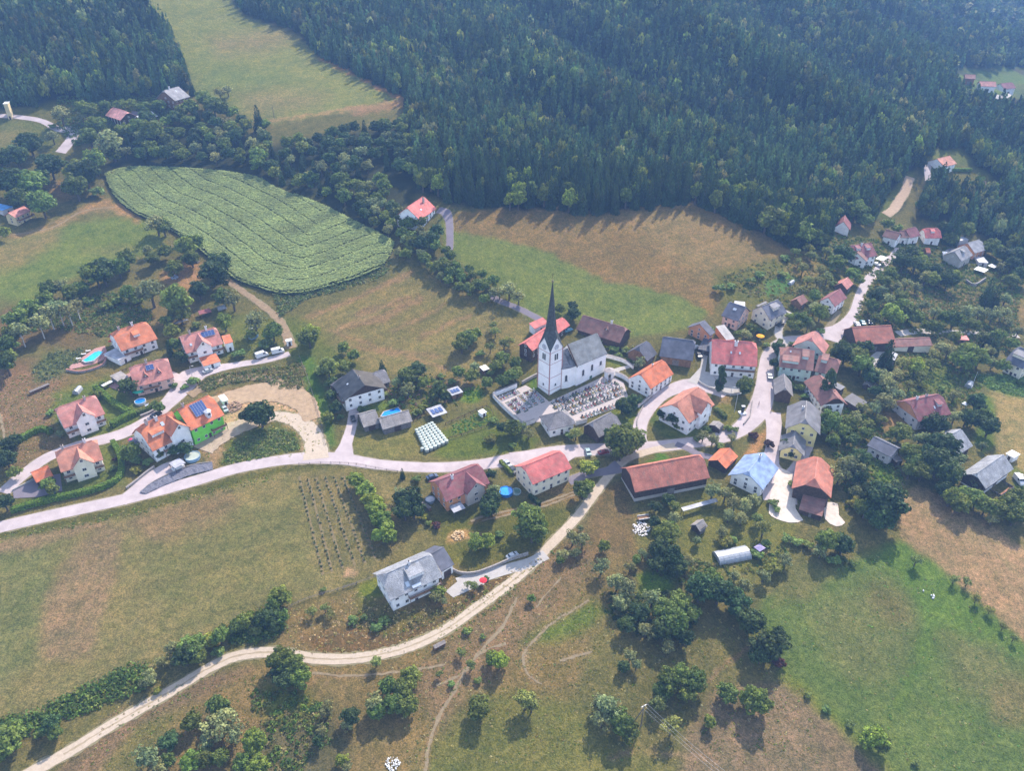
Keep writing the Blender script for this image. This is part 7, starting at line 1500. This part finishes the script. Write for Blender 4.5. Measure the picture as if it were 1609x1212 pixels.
def monument():
    x, y = g(1166,650); z = th(x, y); t = thing('monument', 'dark wayside monument on a white star-shaped base by the road', 'monument', (x, y, z))
    MB().box(0,0,.25,2.6,2.6,.6,.3).build('base', WHITE, t); MB().box(0,0,2.0,1.0,.7,3.1,.3).build('stele', plain('black_granite', (.03,.035,.04), .3, .1), t); MB().prism([(-.7,-.5),(.7,-.5),(.7,.5),(-.7,.5)], 3.56, 3.75).build('cap', WHITE, t)
monument()
# more garden and yard things
def garden_bits():
    for (px, py, w, d, h, lb, m) in ((232,640,1.6,.8,.8,'white garden bench by the small pool garden', WHITE), (139,553,1.9,.7,.35,'white sun lounger at the far edge of the pool terrace', WHITE), (132,558,1.9,.7,.35,'white sun lounger in the middle of the pool terrace', WHITE), (124,565,1.9,.7,.35,'white sun lounger at the narrow end of the pool terrace', WHITE), (395,519,1.8,.9,.75,'white garden table by the round pool under trees', WHITE), (650,560,1,1,1,'', None)):
        if m is None: continue
        x, y = g(px, py); z = th(x, y) + .2; t = thing('garden_bench' if 'bench' in lb else 'sun_lounger' if 'lounger' in lb else 'garden_table', lb, 'furniture', (x, y, z), .5)
        MB().box(0,0,h,w,d,.08).build('seat' if 'table' not in lb else 'tabletop', m, t)
        for sx in (-1,1):
            for sy in (-1,1): MB().box(sx*(w/2-.1), sy*(d/2-.08), h/2-.1, .07, .07, h+.1).build('leg', m, t)
        if 'table' not in lb: b_ = MB().box(-w/2+.25 if 'loung' in lb else 0, 0 if 'loung' in lb else d/2, h+.25, .5 if 'loung' in lb else w, d if 'loung' in lb else .06, .06 if 'loung' in lb else .5).build('backrest', m, t)
    for (px, py, a, b_, lb) in ((1192,868,2.6,2.2,'lilac covered garden gazebo right of the long polytunnel'), (1515,641,2.2,1.8,'white garden gazebo right of the plum-red house'), (762,778,2,2,'')):
        if not lb: continue
        x, y = g(px, py); z = th(x, y); t = thing('gazebo', lb, 'gazebo', (x, y, z), .6)
        for sx in (-1,1):
            for sy in (-1,1): MB().box(sx*a/2, sy*b_/2, 1.0, .08, .08, 2.4).build('post', METAL, t)
        m = MB(); m.add([(-a/2-.2,-b_/2-.2,2.1),(a/2+.2,-b_/2-.2,2.1),(a/2+.2,b_/2+.2,2.1),(-a/2-.2,b_/2+.2,2.1),(0,0,2.9)], [(0,1,4),(1,2,4),(2,3,4),(3,0,4),(3,2,1,0)]); m.build('canopy', plain('gazebo_'+lb[:5], (.36,.30,.48) if 'lilac' in lb else (.7,.72,.75), .8, .1), t)
    x, y = g(1011,817); z = th(x, y); t = thing('farm_trailer', 'rusty open farm trailer beside the white rubble pile', 'trailer', (x, y, z), .2); MB().box(0,0,.9,4.2,2.0,.15).build('bed', WOOD, t)
    for s in (-1,1): MB().box(0,s*1.0,1.2,4.2,.08,.5).build('side_board', METAL, t); MB().tube((-.6,s*1.0-.1,.4),(-.6,s*1.0+.1,.4),.4,.4,10).build('wheel', TYRE, t)
    x, y = g(1602,752); z = th(x,y); t = thing('farm_trailer', 'white farm implement on the grass beside the far right barn', 'trailer', (x, y, z), 1); MB().box(0,0,1,3,1.6,.6).build('bed', WHITE, t)
    for s in (-1,1): MB().tube((0,s*.9-.1,.45),(0,s*.9+.1,.45),.45,.45,10).build('wheel', TYRE, t)
    sx_ = ((1583,756),) 
    for (pa, pb, w, lb) in (((1572,781),(1592,768),5,'fenced sandpit-like red-brown pen in front of the silver-grey barn'),):
        a = Vector(g(*pa)); b2 = Vector(g(*pb)); d = (b2-a); t = thing('animal_pen', lb, 'pen', (a.x, a.y, th(a.x,a.y)), atan2(d.y, d.x)); L = d.length
        MB().box(L/2, w/2, .05, L, w, .1).build('floor', plain('pen_soil', (.30,.14,.09), .9, .4, 2), t)
        for (cx, cy, sx, sy) in ((L/2,0,L,.12),(L/2,w,L,.12),(0,w/2,.12,w-.14),(L,w/2,.12,w-.14)): MB().box(cx,cy,.5,sx,sy,.9).build('side_board', GREYW, t)
garden_bits()
# two people on the village road
def person(px, py, rz, label, top, leg):
    x, y = g(px, py); z = th(x, y) + .12; me = bpy.data.meshes.new('person')
    J = [(0,0,.95),(0,0,1.15),(0,.02,1.38),(0,0,1.5),(0,.02,1.58),(0,.02,1.74),(.1,0,.9),(.12,.06,.5),(.12,-.02,.06),(.13,.14,.03),(-.1,0,.9),(-.12,-.08,.5),(-.12,-.18,.07),(-.13,-.03,.03),(.19,0,1.4),(.26,.02,1.12),(.26,.14,.9),(.27,.18,.8),(-.19,0,1.4),(-.26,-.02,1.12),(-.27,.08,.9),(-.27,.12,.8)]
    E_ = [(0,1),(1,2),(2,3),(3,4),(4,5),(0,6),(6,7),(7,8),(8,9),(0,10),(10,11),(11,12),(12,13),(2,14),(14,15),(15,16),(16,17),(2,18),(18,19),(19,20),(20,21)]; Rr = [.16,.14,.17,.06,.08,.09,.1,.065,.045,.04,.1,.065,.045,.04,.07,.05,.035,.03,.07,.05,.035,.03]
    me.from_pydata(J, E_, []); o = mkobj('person', me, None, (x, y, z)); o.rotation_euler = (0,0,rz); m = o.modifiers.new('skin', 'SKIN'); 
    for i, sv_ in enumerate(me.skin_vertices[0].data): sv_.radius = (Rr[i], Rr[i]*.85); sv_.use_root = (i == 0)
    s = o.modifiers.new('sub', 'SUBSURF'); s.levels = s.render_levels = 1
    me.materials.append(plain('skin_tone', (.45,.28,.2), .7, .05)); tag(o, label, 'person')
    sh = MB().lathe(0,0,[(.15,.86),(.19,1.0),(.2,1.3),(.19,1.42),(.08,1.5)],12,1.05,.75); sh.build('shirt', plain('cloth_' + label[:9], top, .9, .05), o)
    tr = MB(); tr.tube((.1,0,.98),(.12,.05,.5),.115,.08,8); tr.tube((.12,.05,.5),(.12,-.02,.1),.08,.06,8); tr.tube((-.1,0,.98),(-.12,-.07,.5),.115,.08,8); tr.tube((-.12,-.07,.5),(-.12,-.17,.12),.08,.06,8); tr.build('trousers', plain('trouser_' + label[:9], leg, .9, .05), o)
    MB().lathe(0,0,[(.07,1.66),(.105,1.72),(.1,1.82),(.04,1.86)],10).build('hair', DARKW, o)
person(1192,637,1.2,'person in dark blue walking on the village road',(.03,.05,.12),(.03,.03,.04)); person(1212,646,-1,'person in grey at the yard entrance by the yellow house',(.25,.25,.28),(.04,.05,.1))
# white rubble heaps
def heap(px, py, r, label, n=60, col=(.55,.53,.5), s=.35, nm='stone_heap'):
    x0, y0 = g(px, py); z0 = th(x0, y0); mb = MB()
    for k in range(n):
        a = rnd.uniform(0, 2*pi); d = sqrt(rnd.random())*r; q = rnd.uniform(.5,1.2)*s; mb.box(d*cos(a), d*sin(a), th(x0+d*cos(a), y0+d*sin(a))-z0 + .15 + .6*s*(1-d/r), q, q*.8, q*.7, rnd.uniform(0,3))
    tag(mb.build(nm, plain('rubble_' + label, col, .9, .15, 2), None, loc=(x0, y0, z0)), label, 'heap')
heap(617,1202,2.0,'heap of white stones at the bottom edge of the photo',70,(.62,.62,.6))
heap(1578,0,1,'x') if False else None
heap(1465,938,.8,'pale boulder in the right-hand meadow',5,(.55,.56,.6),.6,'boulder'); heap(1449,928,.5,'smaller pale boulder left of the larger one in the meadow',4,(.5,.52,.55),.4,'boulder')
heap(1007,832,3.2,'bright white rubble pile below the long barn',90,(.68,.64,.62),.5,'rubble_pile')
heap(720,842,2.2,'sandy yellow soil heap below the brown-red roofed house',60,(.5,.36,.2),.5,'soil_heap')
heap(275,436,1.6,'white sacks and blue tarpaulin in the sandy clearing',20,(.4,.45,.55),.9,'sack_pile'); heap(305,412,2.6,'grey timber pile at the top of the sandy clearing',26,(.3,.27,.25),1.0,'timber_pile')
heap(325,735-65,1.6,'pale rubble pile right of the green house wall',26,(.5,.46,.44),.5,'rubble_pile'); heap(366,640,3.5,'heap of brown earth right of the green house',110,(.28,.18,.12),.7,'soil_heap')
def woodpile(pa, pb, label):
    a = Vector(g(*pa)); b_ = Vector(g(*pb)); d = (b_-a); L = d.length; m = (a+b_)/2; z = min(th(*a), th(*b_)); t = thing('wood_stack', label, 'wood stack', (m.x, m.y, z), atan2(d.y, d.x)); mb = MB(); n = int(L/.35)
    for k in range(n):
        for j in range(3): mb.tube((-L/2+k*.35+.1*(j%2), -.5, .15+j*.32), (-L/2+k*.35+.1*(j%2), .5, .15+j*.32), .16, .16, 6)
    mb.build('logs', WOOD, t); MB().slab([(-L/2,-.7,1.2),(L/2,-.7,1.15),(L/2,.7,1.2),(-L/2,.7,1.25)], (0,0,.06)).build('cover', GREYW, t)
woodpile((48,620),(78,606),'long covered wood stack on the dry slope at the left'); woodpile((668,712-2),(666,709),'x') if False else None
woodpile((676,803),(662,792),'covered wood stack left of the round covered pool'); woodpile((682,1022),(700,1012),'stacked timber beside the gravel track'); woodpile((697,868),(682,876),'timber stack behind the lowest grey roof'); woodpile((1040,500),(1045,498),'x') if False else None
woodpile((774,661),(790,655),'wood stack beside the left cemetery wall') if False else None
m9 = roofmat('dark_shiny', (.11,.10,.09), 'metal'); m9.node_tree.nodes['Principled BSDF'].inputs['Roughness'].default_value = .38; m9.node_tree.nodes['Principled BSDF'].inputs['Metallic'].default_value = 1.0
for c in HOUSES['h9'][1].children:
    if c.name.startswith('roof'): c.data.materials[0] = m9
# ---------------------------------------------------------------- every tree gets words that find it
LMK = {k: v[0] for k, v in HOUSES.items()}
LNM = {'h1':'orange-roofed chalet','h2':'pink-roofed house with solar strip','h3':'two-dormer house','h4':'pink gabled house','h5':'cream gabled house','h7':'orange duplex','h8':'bright green house','h9':'black-roofed chalet','h10b':'grey shingle outbuildings','h11':'solar garden shed','h13':'tiny white hut','h14':'brown-red roofed house','h15':'coral-roofed house','h17':'old barn below the cemetery','h19':'red farmhouse behind the spire','h20':'long brown barn','h22':'dark grey barn','h23':'small orange-roofed house','h24':'large inn','h26':'orange-hipped villa','h27':'mottled long barn','h27c':'timber orchard hut','h29':'blue-roofed house','h30':'tall yellow house','h40':'orange-sloped barn','h32':'brown-red manor','h33':'faded farmhouse','h35':'tiny brown hut','h41':'upper long barn','h41b':'long red stable','h36':'plum-red house','h37':'dark grey outbuilding','h38':'grey cottage','h39':'silver-grey barn','h50':'slate villa','h42':'lowest grey-roofed house','h19z':'lone coral-roofed house','h60':'dark slate house','h62':'navy-roofed house','h70':'maroon-roofed house','h72':'rust-roofed cabin','h73':'twin-dormer plum house','h74':'A-shaped house','h75':'brown cottages','h76':'crimson-roofed house','h77':'grey-roofed group','h79':'white tarpaulins','h80':'clearing chalet','h90':'pale-roofed farmhouse','h91':'salmon-roofed house','h94':'dusty pink house','h16':'mortuary chapel','h6':'orange garage'}
LMK = {k: LMK[k] for k in LNM if k in LMK}
EX = {'top meadow': (430,110), 'upper maize edge': (300,250), 'maize field': (600,390), 'left hill meadow': (110,400), 'birch wood': (70,490), 'sandy clearing': (285,430), 'pasture power pole': (1010,1120), 'gravel track bend': (440,1030), 'bottom left bank': (60,1130), 'gully scrub': (440,1130), 'white stone heap': (617,1190), 'trodden pasture path': (750,1040), 'lower pasture grove': (1040,960), 'right-hand meadow': (1400,1000), 'striped stubble field': (1530,860), 'brown hill field': (1010,390), 'middle stubble field': (650,510), 'monument': (1166,640), 'plantation rows': (560,820), 'white bales': (680,690), 'cemetery': (840,640), 'polytunnel': (1150,870), 'rising road': (1350,470), 'dry hedge bank': (250,1060), 'lane behind the spire': (820,490), 'left photo edge': (0,600), 'hill road curve': (110,210), 'orchard terraces': (1450,590), 'village road bend': (1190,660)}
LM2 = {**{LNM[k]: v for k, v in LMK.items()}, **EX}
groups = {}
for t, k, x, y, H in TREES:
    if 'label' in t: continue
    px, py, _ = proj(x, y, th(x, y) + H*.5); nm, (lx, ly) = min(LM2.items(), key=lambda kv: math.hypot(kv[1][0]-px, (kv[1][1]-py)*1.3)); dx, dy = px-lx, (py-ly)*1.3
    dr = ('right of' if dx > 0 else 'left of') if abs(dx) > abs(dy) else ('below' if dy > 0 else 'above'); sz = 'tall ' if H > 9.5 and k not in 'c' else ('small ' if H < 4 and k not in 'o' else '')
    groups.setdefault((sz + ADJ[k], KIND[k][1], dr, nm), []).append((px, t))
for (adj, cat, dr, nm), L in groups.items():
    L.sort(key=lambda q: q[0]); n = len(L); noun = cat
    for i, (px, t) in enumerate(L):
        if n == 1: lb = 'lone %s %s %s the %s' % (adj, noun, dr, nm)
        elif n == 2: lb = '%s of two %s %ss %s the %s' % (('left', 'right')[i], adj, noun, dr, nm)
        else: lb = '%s from the left among %s %ss %s the %s' % (ORD[min(i+1, 30)], adj, noun, dr, nm)
        t['label'] = lb
        if n > 1: t['group'] = '%ss %s the %s' % (noun, dr, nm)
# ---------------------------------------------------------------- haze
hz = bpy.data.materials.new('haze'); hz.use_nodes = True; t = hz.node_tree; t.nodes.remove(t.nodes['Principled BSDF']); pv = t.nodes.new('ShaderNodeVolumePrincipled')
pv.inputs['Color'].default_value = (*HAZE_COL, 1); pv.inputs['Density'].default_value = HAZE_D; pv.inputs['Anisotropy'].default_value = 0.0; t.links.new(pv.outputs[0], t.nodes['Material Output'].inputs['Volume'])
zt = float(GZ.max()) + 30; zb = float(GZ.min()) - 1.5
hb = MB().box(0, 1690, (max(zt, HC+12)+zb)/2, 8600, 7300, max(zt, HC+12)-zb).build('haze', hz); tag(hb, 'thin blue summer haze over the whole valley', 'haze', kind='stuff')
bad = [l for l, n in USED_LABELS.items() if len(n) > 1]; print('objects', len(bpy.data.objects))
